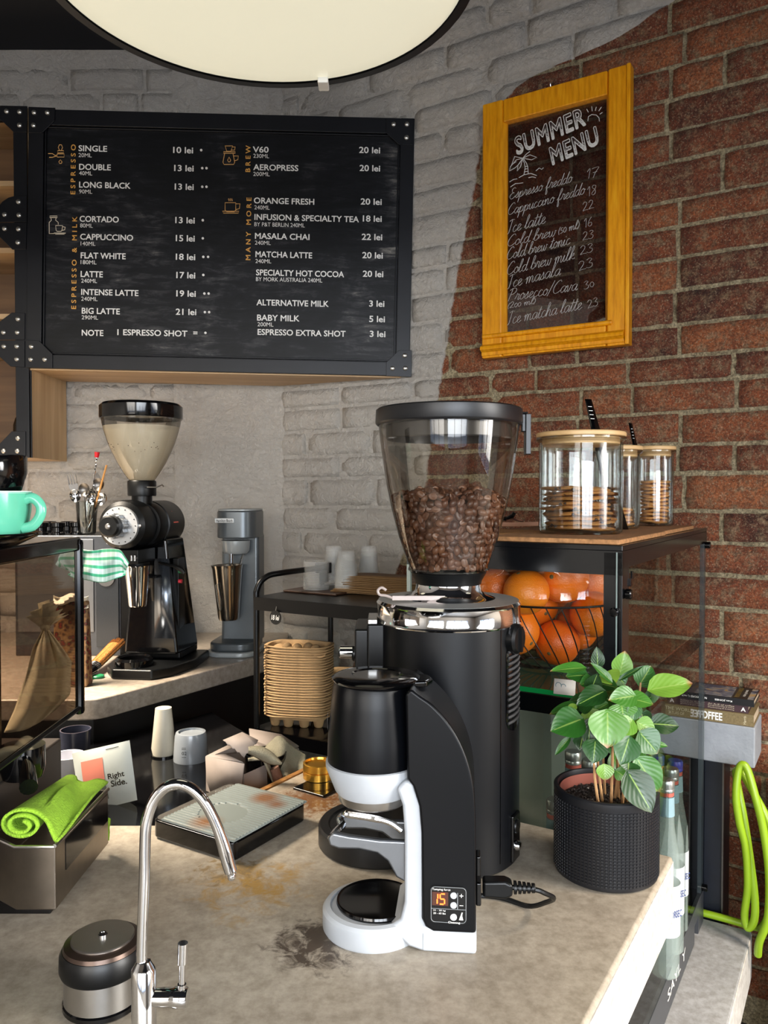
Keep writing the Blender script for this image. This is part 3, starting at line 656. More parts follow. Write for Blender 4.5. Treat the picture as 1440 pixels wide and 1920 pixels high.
GL = {  # one-stroke handwriting: (advance, strokes); x height .5, ascender 1, descender -.45
'E': (.62, [[(.55,.9),(.35,1),(.18,.85),(.25,.6),(.42,.55),(.2,.5),(.05,.28),(.18,.03),(.4,.05),(.6,.22)]]),
'C': (.62, [[(.58,.85),(.5,1),(.3,.92),(.1,.6),(.06,.25),(.22,.02),(.45,.06),(.64,.22)]]),
'I': (.45, [[(.1,.9),(.3,1),(.5,.95)],[(.32,.98),(.25,.5),(.16,.02),(-.02,-.02),(-.06,.12)]]),
'P': (.6, [[(.25,.98),(.15,.5),(.05,0)],[(.02,.85),(.25,1),(.52,.95),(.55,.72),(.38,.55),(.15,.5)]]),
'a': (.46, [[(.4,.42),(.25,.5),(.08,.35),(.06,.12),(.18,0),(.34,.2),(.42,.46),(.36,.12),(.42,0),(.52,.12)]]),
'b': (.42, [[(-.02,.1),(.2,.6),(.28,.95),(.18,1),(.1,.6),(.08,.1),(.2,0),(.36,.15),(.34,.42),(.2,.44),(.46,.4)]]),
'c': (.38, [[(.34,.42),(.22,.5),(.08,.32),(.08,.1),(.2,0),(.42,.14)]]),
'd': (.48, [[(.38,.42),(.24,.5),(.08,.34),(.06,.12),(.18,0),(.34,.2),(.48,.8),(.5,1),(.4,.5),(.38,.1),(.46,0),(.54,.12)]]),
'e': (.36, [[(-.02,.1),(.2,.25),(.3,.42),(.2,.5),(.08,.34),(.08,.1),(.2,0),(.4,.14)]]),
'f': (.34, [[(-.02,.1),(.2,.55),(.32,.95),(.22,1),(.14,.6),(.08,-.35),(.16,-.45),(.2,-.2),(.12,.05),(.36,.14)]]),
'h': (.48, [[(-.02,.1),(.2,.6),(.28,.95),(.18,1),(.1,.5),(.06,0),(.16,.35),(.3,.5),(.36,.38),(.34,.06),(.42,0),(.52,.12)]]),
'i': (.26, [[(-.02,.1),(.12,.48),(.08,.08),(.16,0),(.28,.12)],[(.18,.68),(.19,.72)]]),
'k': (.44, [[(-.02,.1),(.2,.6),(.28,.95),(.18,1),(.1,.5),(.06,0),(.14,.3),(.32,.48),(.3,.3),(.14,.24),(.3,.04),(.46,.1)]]),
'l': (.28, [[(-.02,.1),(.16,.5),(.28,.92),(.2,1),(.1,.6),(.08,.1),(.16,0),(.3,.12)]]),
'm': (.66, [[(-.02,.3),(.08,.48),(.08,.2),(.06,0),(.14,.36),(.24,.5),(.29,.38),(.27,0),(.34,.36),(.46,.5),(.52,.38),(.5,.06),(.58,0),(.68,.12)]]),
'n': (.46, [[(-.02,.3),(.08,.48),(.08,.2),(.06,0),(.14,.36),(.26,.5),(.32,.38),(.3,.06),(.38,0),(.48,.12)]]),
'o': (.42, [[(.26,.5),(.1,.38),(.06,.14),(.18,0),(.34,.14),(.34,.4),(.24,.5),(.3,.38),(.46,.38)]]),
'p': (.46, [[(-.02,.2),(.12,.48),(.08,0),(.0,-.45),(.08,.1),(.2,.46),(.36,.42),(.34,.12),(.18,0),(.1,.08)],[(.2,0),(.48,.12)]]),
'r': (.36, [[(-.02,.1),(.1,.36),(.12,.54),(.2,.44),(.3,.44),(.24,.1),(.3,0),(.38,.12)]]),
's': (.34, [[(-.02,.1),(.16,.36),(.22,.54),(.26,.3),(.26,.08),(.12,0),(.04,.08)],[(.14,0),(.36,.12)]]),
't': (.3, [[(-.02,.1),(.16,.5),(.22,.86),(.14,.4),(.12,.06),(.2,0),(.32,.12)],[(.02,.6),(.34,.64)]]),
'u': (.46, [[(-.02,.3),(.1,.48),(.08,.12),(.18,0),(.32,.2),(.38,.48),(.34,.12),(.4,0),(.5,.12)]]),
'v': (.4, [[(-.02,.34),(.08,.48),(.12,.1),(.18,0),(.3,.3),(.32,.48),(.42,.42)]]),
'w': (.56, [[(-.02,.34),(.08,.48),(.08,.1),(.18,0),(.28,.2),(.3,.44),(.3,.1),(.4,0),(.5,.25),(.5,.48),(.6,.42)]]),
'/': (.36, [[(.0,-.1),(.36,1.05)]]), '(': (.22, [[(.2,.8),(.08,.5),(.06,.2),(.14,-.1)]]), ')': (.24, [[(.06,.8),(.18,.5),(.16,.2),(.04,-.1)]]),
'0': (.36, [[(.18,.62),(.05,.45),(.05,.18),(.16,0),(.3,.16),(.3,.45),(.18,.62)]]), '1': (.26, [[(.02,.7),(.18,.95),(.14,0)]]), '2': (.48, [[(.04,.72),(.16,.92),(.34,.82),(.3,.5),(.04,.03),(.2,.06),(.46,.02)]]),
'3': (.46, [[(.06,.85),(.24,.95),(.36,.78),(.18,.52),(.36,.38),(.34,.1),(.16,0),(.0,.12)]]), '5': (.38, [[(.32,.62),(.12,.62),(.08,.36),(.26,.36),(.3,.14),(.14,0),(.02,.06)]]),
'6': (.42, [[(.34,.95),(.14,.6),(.06,.2),(.18,0),(.34,.14),(.3,.4),(.1,.34)]]), '7': (.46, [[(.04,.88),(.22,.95),(.46,.92),(.28,.5),(.16,-.02)],[(.12,.5),(.38,.55)]]), '8': (.42, [[(.34,.86),(.18,.95),(.1,.74),(.28,.5),(.3,.14),(.14,0),(.06,.2),(.28,.52),(.36,.8),(.32,.88)]]),
' ': (.3, [])}
def script(s, xa, ya, xb, yb, h, name='menu_line', slant=.28, r=.0013):
    (a, za), (b, zb) = sp(xa, ya), sp(xb, yb); ang = math.atan2(zb-za, b-a); Ln = math.hypot(b-a, zb-za); hm = h*2.45/F
    tot = sum(GL[c][0] for c in s); sx_s = Ln/tot; hi = max(max((p[1] for st in GL[c][1] for p in st), default=0) for c in s); lo = min(min((p[1] for st in GL[c][1] for p in st), default=0) for c in s)
    sy_s = hm/(hi-lo); x = 0; g = G(); ca_, sa_ = math.cos(ang), math.sin(ang); mid_ = (hi+lo)/2
    for c in s:
        adv, sts = GL[c]
        for st in sts:
            pts = []
            for px_, py_ in st:
                X_ = (x+px_)*sx_s+slant*(py_-mid_)*sy_s; Y_ = (py_-mid_)*sy_s; pts.append((a+X_*ca_-Y_*sa_, .0230, za+X_*sa_+Y_*ca_))
            g.tube(smoothpath(pts, 4), r, 4, flat=.5)
        x += adv
    return obj(name, g, chalk, sm, ang=80)
for s, *q in [('Espresso freddo',955,369,1073,335,26),('Cappuccino freddo',952,398,1097,357,27),('Ice latte',952,426,1024,406,22),('Cold brew',952,452,1043,431,19),('(50 ml)',1047,432,1087,420,15),
              ('Cold brew tonic',951,476,1070,446,20),('Cold brew milk',951,504,1079,473,21),('Ice masala',952,529,1052,503,22),('Prosecco/Cava',954,554,1084,532,24),('(200 ml)',952,573,1005,563,12),
              ('Ice matcha latte',952,597,1092,567,22)]:
    script(s, q[0], q[1], q[2], q[3], q[4]*1.12)
for s, *q in [('17',1100,327,1122,322,18),('18',1101,360,1119,354,17),('22',1092,388,1114,381,15),('16',1095,419,1111,414,16),('23',1092,443,1114,438,15),('23',1087,470,1113,463,16),('23',1084,500,1113,490,17),('30',1094,536,1114,529,14),('23',1101,571,1122,564,15)]:
    script(s, *q, name='menu_price', slant=.1, r=.0011)
dm_, dn_, db_ = newmat('dotted_marker'); tc_ = node(dn_, 'ShaderNodeTexCoord'); vor = node(dn_, 'ShaderNodeTexVoronoi'); vor.inputs['Scale'].default_value = 620
dn_.links.new(tc_.outputs['Object'], vor.inputs['Vector']); sg_ = node(dn_, 'ShaderNodeSeparateXYZ'); dn_.links.new(tc_.outputs['Object'], sg_.inputs[0])
md_ = node(dn_, 'ShaderNodeMath', operation='MULTIPLY_ADD'); dn_.links.new(sg_.outputs[1], md_.inputs[0]); md_.inputs[1].default_value = 14; dn_.links.new(vor.outputs['Distance'], md_.inputs[2])
dn_.links.new(ramp(dn_, md_.outputs[0], [(.42, 'd6d2cc'), (.46, '2c1814')]).outputs[0], db_.inputs['Base Color']); db_.inputs['Roughness'].default_value = .8
for s, nch, xa, ya, xb, yb, h in [('SUMMER', 4.2, 966, 275, 1096, 217, 37), ('MENU', 2.9, 1032, 294, 1121, 253, 36)]:
    (a, za), (b, zb) = sp(xa, ya), sp(xb, yb); hm = h*2.45/F; ang = math.atan2(zb-za, b-a); L = math.hypot(b-a, zb-za)
    ix, iz = .034*L/nch, .034*hm/.78
    M = Matrix.Translation((a, .0232, za)) @ Matrix.Rotation(math.pi/2, 4, 'X') @ Matrix.Rotation(ang, 4, 'Z')
    text('menu_title', s, chalk, sm, M, (0, L, -hm/2, hm/2), off=0, bold=.036, space=1.08)
    M2 = Matrix.Translation((a, .0229, za)) @ Matrix.Rotation(math.pi/2, 4, 'X') @ Matrix.Rotation(ang, 4, 'Z')
    text('title_fill', s, dm_, sm, M2, (ix, L-ix, -hm/2+iz, hm/2-iz), off=0, space=1.08)
def doodle(name, strokes, r=.0011):
    g = G()
    for s in strokes: g.tube([(sp(*q)[0], .0228, sp(*q)[1]) for q in s], r, 5)
    obj(name, g, chalk, sm)
z3 = lambda x, y: (860+x/3.147, 90+y/3.147)
doodle('palm_drawing', [[z3(*q) for q in s] for s in [
    [(385,745),(392,710),(388,680),(375,650)],[(410,740),(408,705),(400,680),(380,650)],[(378,650),(340,660),(305,700),(300,725),(335,705),(360,680),(378,650)],[(378,650),(350,690),(345,725),(365,700),(378,650)],
    [(378,650),(420,630),(460,645),(430,660),(378,650)],[(378,650),(330,640),(312,690),(340,670)],[(378,650),(400,625),(420,610)],[(355,765),(385,748),(425,740),(460,752)],[(300,790),(325,775),(345,772)],[(412,765),(435,760),(455,765)],
    [(305,820),(335,800),(360,798),(380,795)],[(455,725),(475,708),(490,716),(500,706)],[(388,715),(405,712)],[(390,700),(404,697)],[(391,730),(408,727)]]])
doodle('sun_drawing', [[z3(*q) for q in s] for s in [[(762,430),(765,405),(785,392),(812,395),(828,412),(830,432)],[(785,345),(788,372)],[(812,348),(806,370)],[(842,348),(826,372)],[(848,380),(832,390)],[(755,360),(765,378)]]])
# ---------------------------------------------------------------- tall bulk grinder on the back counter
def zat(px, py, Y): return at(px, py, Y).z
plexi = thin_glass('clear_hopper', 'f2efe9', .03, .03, .75, edge='c9c2b6')
ek = thing('bulk_coffee_grinder', 'tall black bulk coffee grinder with milky empty hopper and silver numbered dial', 'coffee grinder', (-.708, 2.40, .967), R(-7))
def ring(profile, **k): return G().lathe(profile, 48, **k)
hy = -.05
obj('base', G().prism([(-.10,-.10),(-.06,-.155),(.06,-.155),(.10,-.10),(.13,.02),(.12,.16),(-.12,.16),(-.13,.02)], 0, .03).prism([(-.085,.0),(.085,.0),(.085,.15),(-.085,.15)], .03, .07), satin_black, ek, bev=.006, seg=3)
obj('base_ring', ring([(.055,.03),(.055,.048),(.046,.055),(.040,.050),(.04,.034),(0,.034)], c=(-.02,-.095,0)), gloss_black, ek)
obj('column', G().add([(-.082,-.03,.05),(.088,-.03,.05),(.095,.13,.05),(-.08,.13,.05),(-.05,-.02,.40),(.05,-.02,.40),(.055,.11,.40),(-.05,.11,.40)],
    [(0,3,2,1),(4,5,6,7),(0,1,5,4),(1,2,6,5),(2,3,7,6),(3,0,4,7)]), gloss_black, ek, bev=.008, seg=3)
obj('steel_side_plate', G().add([(.018,-.034,.10),(.083,-.034,.10),(.060,-.024,.34),(.015,-.024,.34)], [(0,1,2,3)]), mat('smoky_steel', '7b828c', .25, .9), ek, solid=.002)
obj('switch_box', G().box(.062, .082, .0, .05, .12, .34), satin_black, ek, bev=.003)
obj('red_button', G().cyl((.083, -.004, .27), .006, .01, 12, 'x'), mat('red_button', 'c22a3a', .4), ek)
obj('green_button', G().cyl((.083, -.004, .30), .006, .01, 12, 'x'), mat('green_button', '1d6a45', .4), ek)
# burr housing and motor
dz = zat(258, 985, 2.28)-.967
obj('burr_housing', G().lathe([(0,-.155),(.058,-.155),(.070,-.145),(.074,-.12),(.074,-.075),(.062,-.065),(0,-.065)], 48, (-.03,0,dz), 'y'), satin_black, ek)
mo = obj('motor', G().lathe([(0,-.07),(.066,-.07),(.070,-.06),(.070,-.02),(.067,-.018),(.067,-.012),(.071,-.01),(.071,.11),(.064,.125),(0,.127)], 48, (-.012,0,dz), 'y'), satin_black, ek)
g = G().lathe([(.012,0),(.0,0)], 3)
tri = [(.0715*math.cos(a), z) for a, z in ((0,0),)]
wl = G(); 
def onm(a, y): return (-.012+.0718*math.cos(R(a)), y, dz+.0718*math.sin(R(a)))
wl.add([onm(2, .018), onm(2, .058), onm(34, .030)], [(0,1,2)]); obj('warning_label', wl, mat('salmon_label', 'e0604f', .5), mo)
di = obj('dial_plate', G().lathe([(0,-.006),(.055,-.006),(.056,-.002),(.056,.006),(0,.006)], 64, (-.03,-.158,dz), 'y'), mat('silver_dial', 'b9bbbd', .35, .6), ek)
g = G()
for k in range(16):
    a = R(k*22.5); g.cyl((-.03+.049*math.cos(a), -.1652, dz+.049*math.sin(a)), .0017, .001, 8, 'y')
obj('dial_mark', g, gloss_black, di)['kind'] = 'stuff'
kn = G()
kp = [( (.034+.0025*math.cos(12*t*2*math.pi/96))*math.cos(t*2*math.pi/96), (.034+.0025*math.cos(12*t*2*math.pi/96))*math.sin(t*2*math.pi/96)) for t in range(96)]
kn.prism([(x-.035, z+dz) for x, z in kp], -.19, -.165, 'xz'); obj('dial_knob_skirt', kn, mat('grey_knob', '8a8d90', .3, .8), ek, bev=.002)
obj('dial_knob', G().lathe([(0,-.215),(.026,-.215),(.031,-.21),(.031,-.189),(0,-.189)], 40, (-.038,0,dz), 'y'), satin_black, ek)
obj('knob_screw', G().lathe([(0,-.221),(.007,-.219),(.009,-.215),(0,-.2145)], 20, (-.038,0,dz), 'y'), steel, ek)
for sx, sz in ((-.067,0),(.062,.0)): obj('housing_screw', G().lathe([(0,-.159),(.005,-.158),(.006,-.155),(0,-.154)], 14, (-.03+sx*.93,0,dz+sz), 'y'), steel, ek)
# throat, hopper
nz = lambda py: zat(270, py, 2.34)-.967
hc = (-.012, hy, 0)
obj('throat', ring([(0,nz(950)),(.030,nz(950)),(.030,nz(930)),(.041,nz(930)),(.042,nz(927)),(.042,nz(903)),(.040,nz(901)),(0,nz(901))], c=hc), satin_black, ek)
g = G().tube([(.02,hy-.036,nz(914)),(.045,hy-.03,nz(914)),(.060,hy-.02,nz(909)),(.062,hy-.015,nz(912))], .0022, 6); obj('slide_lever', g, steel, ek)
pf = [(.036,nz(901)),(.040,nz(898)),(.054,nz(885)),(.070,nz(868)),(.084,nz(850)),(.096,nz(832)),(.106,nz(812)),(.113,nz(795)),(.116,nz(783))]
obj('hopper', ring(pf, c=hc), plexi, ek, ang=80)
mk, mn, mb = newmat('milky_coffee_film'); mb.inputs['Base Color'].default_value = lin('efe6d2'); mb.inputs['Roughness'].default_value = .6; mb.inputs['Alpha'].default_value = .6
obj('residue_film', ring([(r-.002, z) for r, z in pf[:7]]+[(.110,nz(800))], c=hc), mk, ek, ang=80)
g = G(); rnd = random.Random(5)
for k in range(34):
    i = rnd.random(); r = .066+.03*i; z = nz(868)+(nz(832)-nz(868))*i; a = R(rnd.uniform(215, 330))
    g.ell((hc[0]+r*math.cos(a), hy+r*math.sin(a), z), (.0013,)*3, 5, 3)
obj('coffee_specks', g, mat('coffee_speck', '3a2415', .7), ek)['kind'] = 'stuff'
obj('hopper_lid', ring([(.100,nz(783)-.004),(.119,nz(783)-.004),(.1205,nz(783)),(.1205,nz(762)),(.112,nz(757)),(.10,nz(757)),(0,nz(755))], c=hc), gloss_black, ek)
obj('lid_inner_ring', ring([(.099,nz(783)-.003),(.070,nz(783)+.006),(.069,nz(783)+.010)], c=hc), gloss_black, ek)
obj('lid_window', ring([(0,nz(779)),(.070,nz(779))], c=hc), mat('lid_window_grey', '9b958a', .3), ek)
# outlet and dosing cup
obj('outlet', G().box(-.06, .02, -.15, -.03, .335, .375).lathe([(0,.33),(.030,.33),(.030,.318),(.034,.316),(.036,.335),(0,.34)], 24, (-.005,-.10,0)), satin_black, ek, bev=.003)
for k in (-.045, .005, .015): obj('thumb_screw', G().cyl((k, -.156, .352), .004, .008, 12, 'y').cyl((k, -.16, .344), .0035, .016, 12), steel, ek)
obj('side_lever', G().tube([(.04,-.05,.33),(.09,-.06,.322),(.115,-.06,.31),(.125,-.062,.30)], [.004,.005,.008,.006], 8), satin_black, ek)
cz = lambda py: zat(276, py, 2.28)-.967
obj('dosing_cup', G().lathe([(0,cz(1138)),(.024,cz(1138)),(.0255,cz(1135)),(.0365,cz(1064)),(.038,cz(1061)),(.0345,cz(1062)),(.023,cz(1130)),(0,cz(1130))], 40, (-.003,-.105,0)), chrome, ek)
obj('cup_fork', G().box(-.045,.04,-.07,-.03,.285,.292), satin_black, ek, bev=.002)
# black-and-steel brewer housing next to it with a cutlery glass on top
bx = thing('water_boiler', 'dark stainless box shaped water boiler left of the bulk grinder', 'boiler', (-.97, 2.585, .967))
zt = zat(190, 1004, 2.58)-.967
obj('housing', G().box(-.25, .10, 0, .28, .0, zt), mat('dark_grey_steel_sheet', '4a4c50', .35, .8, var=.1), bx, bev=.004)
obj('front_plate', G().box(-.24, .012, -.004, 0, .08, zt-.012), mat('grey_front_plate', '6d6e70', .3, .8), bx, bev=.002)
obj('front_plate', G().box(.02, .095, -.006, 0, .03, zt-.06), mat('black_front_plate', '1b1e22', .25), bx, bev=.002)
for x, z in ((-.05, zt-.03), (.06, zt-.025)): obj('housing_screw', G().cyl((x, -.008, z), .004, .004, 10, 'y'), steel, bx)
obj('gauge', G().lathe([(0,-.012),(.028,-.012),(.03,-.006),(.03,0)], 24, (.055,0,.26), 'y'), chrome, bx)
# cutlery glass
yc = 2.65; gz = .967+zt
gx = at(163, 1000, yc).x
cg = thing('cutlery_glass', 'clear ribbed tumbler full of spoons and forks on the boiler', 'glass', (gx, yc, gz))
clear = thin_glass('clear_glass', 'f6f8f6', .02, .06, .9, edge='b9c4bf')
obj('tumbler', G().lathe([(0,.002),(.026,.002),(.029,.006),(.036,.112),(.034,.112),(.027,.008),(0,.006)], 24), clear, cg, ang=60)
def spoon(name, label, cat, x0, tip, kind, mt=steel, grp='cutlery standing in the tumbler'):
    a = Vector((gx+x0, yc, gz+.008)); b = at(*tip, yc-.01); d = (b-a); L = d.length; d.normalize()
    t = thing(name, label, cat, a, group=grp); t.rotation_mode = 'QUATERNION'; xa_ = d.cross(Vector((0, 1, 0))).normalized(); ya_ = d.cross(xa_); t.rotation_quaternion = Matrix((xa_, ya_, d)).transposed().to_quaternion(); t.scale = (1.3, 1.3, 1)
    if kind == 'fork':
        obj('handle', G().tube([(0,0,0),(0,0,L*.5),(0,.0,L*.68)], [.004,.0032,.003], 8, flat=.5), mt, t)
        g = G().prism([(-.003,L*.66),(.003,L*.66),(.012,L*.78),(.012,L*.84),(-.012,L*.84),(-.012,L*.78)], -.001, .001, 'xz'); obj('fork_head', g, mt, t)
        for k in range(4): obj('tine', G().tube([(-.0105+.007*k,0,L*.83),(-.0105+.007*k,0,L)], [.0018,.001], 6), mt, t)
    elif kind == 'stick': obj('stick', G().tube([(0,0,0),(0,0,L)], .0025, 6), mt, t)
    elif kind == 'bar':
        obj('twisted_stem', G().tube([(.0012*math.cos(i*1.3), .0012*math.sin(i*1.3), L*i/60) for i in range(60)], .0018, 6), mt, t)
        obj('red_cap', G().cyl((0,0,L-.012), .005, .018, 12, r2=.007), mat('red_cap', 'd0202a', .4), t)
    else:
        obj('handle', G().tube([(0,0,0),(0,0,L*.55),(0,0,L-.045)], [.004,.003,.0024], 8, flat=.5), mt, t)
        obj('bowl', G().lathe([(0,-.0055),(.009,-.004),(.0145,0),(.0138,.0006),(.008,-.003),(0,-.0042)], 20, sy=1.45).add([], []) if 0 else spoonbowl(L), mt, t)
    return t
def spoonbowl(L):
    g = G()
    def f(s, t):
        a = 2*math.pi*s; r = t; return (.0145*r*math.cos(a), -.006*(1-r*r), L-.023+.022*r*math.sin(a))
    g.grid(f, 20, 5); return g
shiny = mat('polished_cutlery', 'cfcfd0', .12, 1)
spoon('fork', 'steel fork with tines up at the left of the cutlery glass', 'fork', -.015, (134, 890), 'fork', shiny)
spoon('spoon', 'round shiny soup spoon leaning left in the cutlery glass below the fork', 'spoon', -.01, (138, 917), 'spoon', shiny)
spoon('spoon', 'dark narrow teaspoon standing in the middle of the cutlery glass', 'spoon', 0, (157, 905), 'spoon', dark_steel)
spoon('spoon', 'bright teaspoon just right of the middle of the cutlery glass', 'spoon', .004, (171, 916), 'spoon', shiny)
spoon('spoon', 'dark oval spoon at the right, highest bowl in the cutlery glass', 'spoon', .008, (187, 896), 'spoon', dark_steel)
spoon('spoon', 'short spoon at the far right rim of the cutlery glass', 'spoon', .0, (195, 924), 'spoon', shiny)
spoon('spoon', 'small spoon with its back to us low in the cutlery glass', 'spoon', -.004, (176, 922), 'spoon', shiny)
spoon('bar_spoon', 'long twisted bar spoon with red cap in the cutlery glass', 'spoon', .002, (182, 851), 'bar', shiny)
spoon('wooden_stick', 'thin wooden stirring stick in the cutlery glass', 'stick', .004, (200, 872), 'stick', mat('bamboo_stick', 'b98548', .6))
# red patterned bag behind the espresso machine
rb = thing('patterned_bag', 'brown and red patterned coffee bag left of the water boiler', 'bag', (-.868, 2.16, .967))
rm_, rn_, rb_ = newmat('red_brown_pattern'); vr = node(rn_, 'ShaderNodeTexVoronoi'); vr.inputs['Scale'].default_value = 75; t_ = node(rn_, 'ShaderNodeTexCoord'); rn_.links.new(t_.outputs['Object'], vr.inputs['Vector'])
rn_.links.new(ramp(rn_, vr.outputs['Distance'], [(.22, '6e2015'), (.36, '2b1a13'), (.6, '7d5e3c')]).outputs[0], rb_.inputs['Base Color'])
obj('bag_body', G().add([(-.05,0,.0),(.045,0,0),(.045,.05,0),(-.05,.05,0),(-.05,.01,.235),(.045,.01,.24),(.045,.03,.24),(-.05,.03,.235)], [(0,3,2,1),(4,5,6,7),(0,1,5,4),(1,2,6,5),(2,3,7,6),(3,0,4,7)]), rm_, rb, bev=.006)
# ---------------------------------------------------------------- milkshake mixer
mx_ = thing('milkshake_mixer', 'grey spindle drink mixer with steel malt cup in the corner', 'mixer', (-.497, 2.66, .967), R(-4))
mgrey = mat('mixer_grey', '5d6265', .32, .5); mlight = mat('mixer_light_grey', '9fa3a3', .3, .3)
mz = lambda py, Y=2.62: zat(447, py, Y)-.967
mxx = lambda px, Y=2.62: at(px, 1000, Y).x+.497
obj('base', G().prism(rrect(-.088, .082, -.115, .10, .06, 8), .0, mz(1216)), mlight, mx_, bev=.006, seg=3)
obj('base_top', G().prism(rrect(-.078, .074, -.105, .09, .05, 8), mz(1216), mz(1200)), mgrey, mx_, bev=.008, seg=3)
obj('column', G().prism([(.10,mz(1205)),(.02,mz(1205)),(-.005,mz(1150)),(.0,mz(1060)),(.0,mz(1000)),(.10,mz(1000))], -.045, .075, 'yz').M and G().prism([(-.02,.03),(.09,.03),(.09,mz(1000)),(-.005,mz(1000)),(-.005,mz(1100)),(-.012,mz(1180))], -.055, .073, 'yz'), mgrey, mx_, bev=.012, seg=3)
obj('head', G().prism(rrect(mxx(411), mxx(484), -.095, .095, .045, 8), mz(1008), mz(958)), mgrey, mx_, bev=.004)
obj('head_cap', G().prism(rrect(mxx(412), mxx(483), -.093, .093, .044, 8), mz(958), mz(954)), mlight, mx_, bev=.003)
obj('collar', G().lathe([(0,mz(1037)),(.038,mz(1037)),(.045,mz(1032)),(.047,mz(1013)),(0,mz(1013))], 40, ((mxx(417)+mxx(472))/2,-.045,0)), mlight, mx_)
cx = mxx(432)
obj('spindle', G().cyl((cx+.008,-.05,mz(1120)), .004, mz(1037)-mz(1120), 12).cyl((cx+.008,-.05,mz(1062)), .0075, mz(1036)-mz(1062), 16), chrome, mx_)
obj('cup_holder', G().tube([(mxx(457),-.03,mz(1036)),(mxx(457),-.055,mz(1045)),(mxx(455),-.06,mz(1058))], .003, 8), chrome, mx_)
obj('badge', G().prism([(mxx(413), mz(979.5)), (mxx(449), mz(979.5)), (mxx(449), mz(970.5)), (mxx(413), mz(970.5))], -.0985, -.094, 'xz'), mat('badge_silver', '8c8f90', .3, .8), mx_, bev=.001)
text('badge_lettering', 'Hamilton Beach', gloss_black, mx_, lift(loc=(0,-.0988,0)), (mxx(416), mxx(446), mz(978), mz(972.5)), off=.01)
cup = thing('malt_cup', 'tall stainless steel malt cup hanging under the mixer spindle', 'cup', (-.497+cx-.0, 2.60, .967))
cup.rotation_euler = (0, R(-1.5), 0)
obj('cup_body', G().lathe([(0,mz(1160)),(.031,mz(1160)),(.034,mz(1156)),(.049,mz(1065)),(.053,mz(1058)),(.050,mz(1059)),(.046,mz(1066)),(.030,mz(1150)),(0,mz(1150))], 48), mat('smoked_steel', 'c4beb4', .2, 1), cup)
obj('cup_groove', G().tube([(-.024,-.0345,mz(1135)),(-.027,-.038,mz(1120)),(-.031,-.041,mz(1092)),(-.023,-.045,mz(1090)),(-.016,-.042,mz(1120)),(-.018,-.036,mz(1140))], .0016, 6, True), steel, cup)
# ---------------------------------------------------------------- brush on the back counter
br = thing('grinder_brush', 'wooden brush with ginger bristles and silver ferrule lying on the back counter', 'brush', onz(172, 1268, .967)+Vector((0,0,.022)))
b2 = onz(222, 1232, .967)+Vector((0,0,.05)); d = (b2-br.location); Lb = d.length; br.rotation_mode = 'QUATERNION'; br.rotation_quaternion = d.to_track_quat('Z', 'Y')
gm = mat('ginger_bristles', '9a6425', .8, var=.5, vscale=200, bmp=1, bscale=250, bdist=.004)
g = G()
for k in range(260):
    a = rnd.random()*6.283; r = .019*math.sqrt(rnd.random()); g.tube([(r*math.cos(a), r*math.sin(a)*.7, .028), (r*1.25*math.cos(a), r*1.1*math.sin(a)*.7, Lb+rnd.uniform(-.012, .004))], .0009, 3)
g.lathe([(0,.02),(.018,.02),(.0215,Lb*.8),(.012,Lb*.93),(0,Lb*.94)], 16, sy=.7)
obj('bristles', g, gm, br)['kind'] = 'stuff'
obj('ferrule', G().lathe([(.0185,-.002),(.020,0),(.020,.008),(.0185,.010),(.020,.012),(.020,.019),(.0185,.021),(.020,.023),(.020,.030),(.018,.032)], 24, sy=.75), chrome, br)
obj('handle', G().lathe([(0,-.10),(.008,-.098),(.012,-.08),(.010,-.05),(.017,-.012),(.018,.0),(0,.002)], 16, sy=.8), gloss_black, br)
ec = thing('green_lid', 'small dark green round lid beside the brush', 'lid', onz(183, 1271, .967)); obj('lid_disc', G().cyl((0,0,0), .019, .008, 24, b=.002), mat('green_lid', '13693f', .4), ec)
# ---------------------------------------------------------------- automatic tamper press
PY = 1.08; po = Vector((at(700, 1700, PY).x, PY, .9))
pq = thing('automatic_tamper', 'black and light grey automatic tamping press with orange display showing 15', 'tamper', po, R(-6))
k_ = 1.022/F
X = lambda px: (px-701.5)*k_
Z = lambda py: at(720, py, 1.022).z-.9
lgrey = mat('light_grey_coat', 'a9adb2', .42, bmp=.03, bscale=300); navyblack = mat('satin_blue_black', '040508', .36, Specular_IOR_Level=.22, bmp=.05, bscale=700, bdist=.0003)
HW = .058
out = [(X(782),Z(1290)),(X(800),Z(1303)),(X(822),Z(1318)),(X(850),Z(1347)),(X(874),Z(1384)),(X(892),Z(1430)),(X(901),Z(1478)),(X(904),Z(1540)),(X(905),Z(1740))]
inn = [(X(825),Z(1741)),(X(810),Z(1733)),(X(803),Z(1718)),(X(802),Z(1560)),(X(798),Z(1510)),(X(786),Z(1472)),(X(775),Z(1458)),(X(772),Z(1300))]
outS = [tuple(p[:2]) for p in smoothpath([(x, z, 0) for x, z in out[:-1]], 3)]+[out[-1]]
obj('body', G().prism(outS+inn, -HW, HW+.01, 'xz'), navyblack, pq, bev=.010, seg=4)
cyl_p = [(0,Z(1470)),(.0615,Z(1470)),(.0625,Z(1464)),(.0635,Z(1440)),(.0625,Z(1400)),(.0585,Z(1340)),(.056,Z(1308)),(.053,Z(1296)),(0,Z(1296))]
obj('head', G().lathe(cyl_p, 72), navyblack, pq)
obj('head_cap', G().lathe([(0,Z(1300)),(.0525,Z(1300)),(.060,Z(1293)),(.0615,Z(1288)),(.0575,Z(1284)),(.05,Z(1282)),(.034,Z(1281)),(.032,Z(1283)),(0,Z(1283))], 64, (.004,0,0)), gloss_black, pq)
obj('cap_spout', G().prism([(.04,-.03),(.075,-.02),(.082,0),(.075,.02),(.04,.03)], Z(1300), Z(1287)), gloss_black, pq, bev=.003)
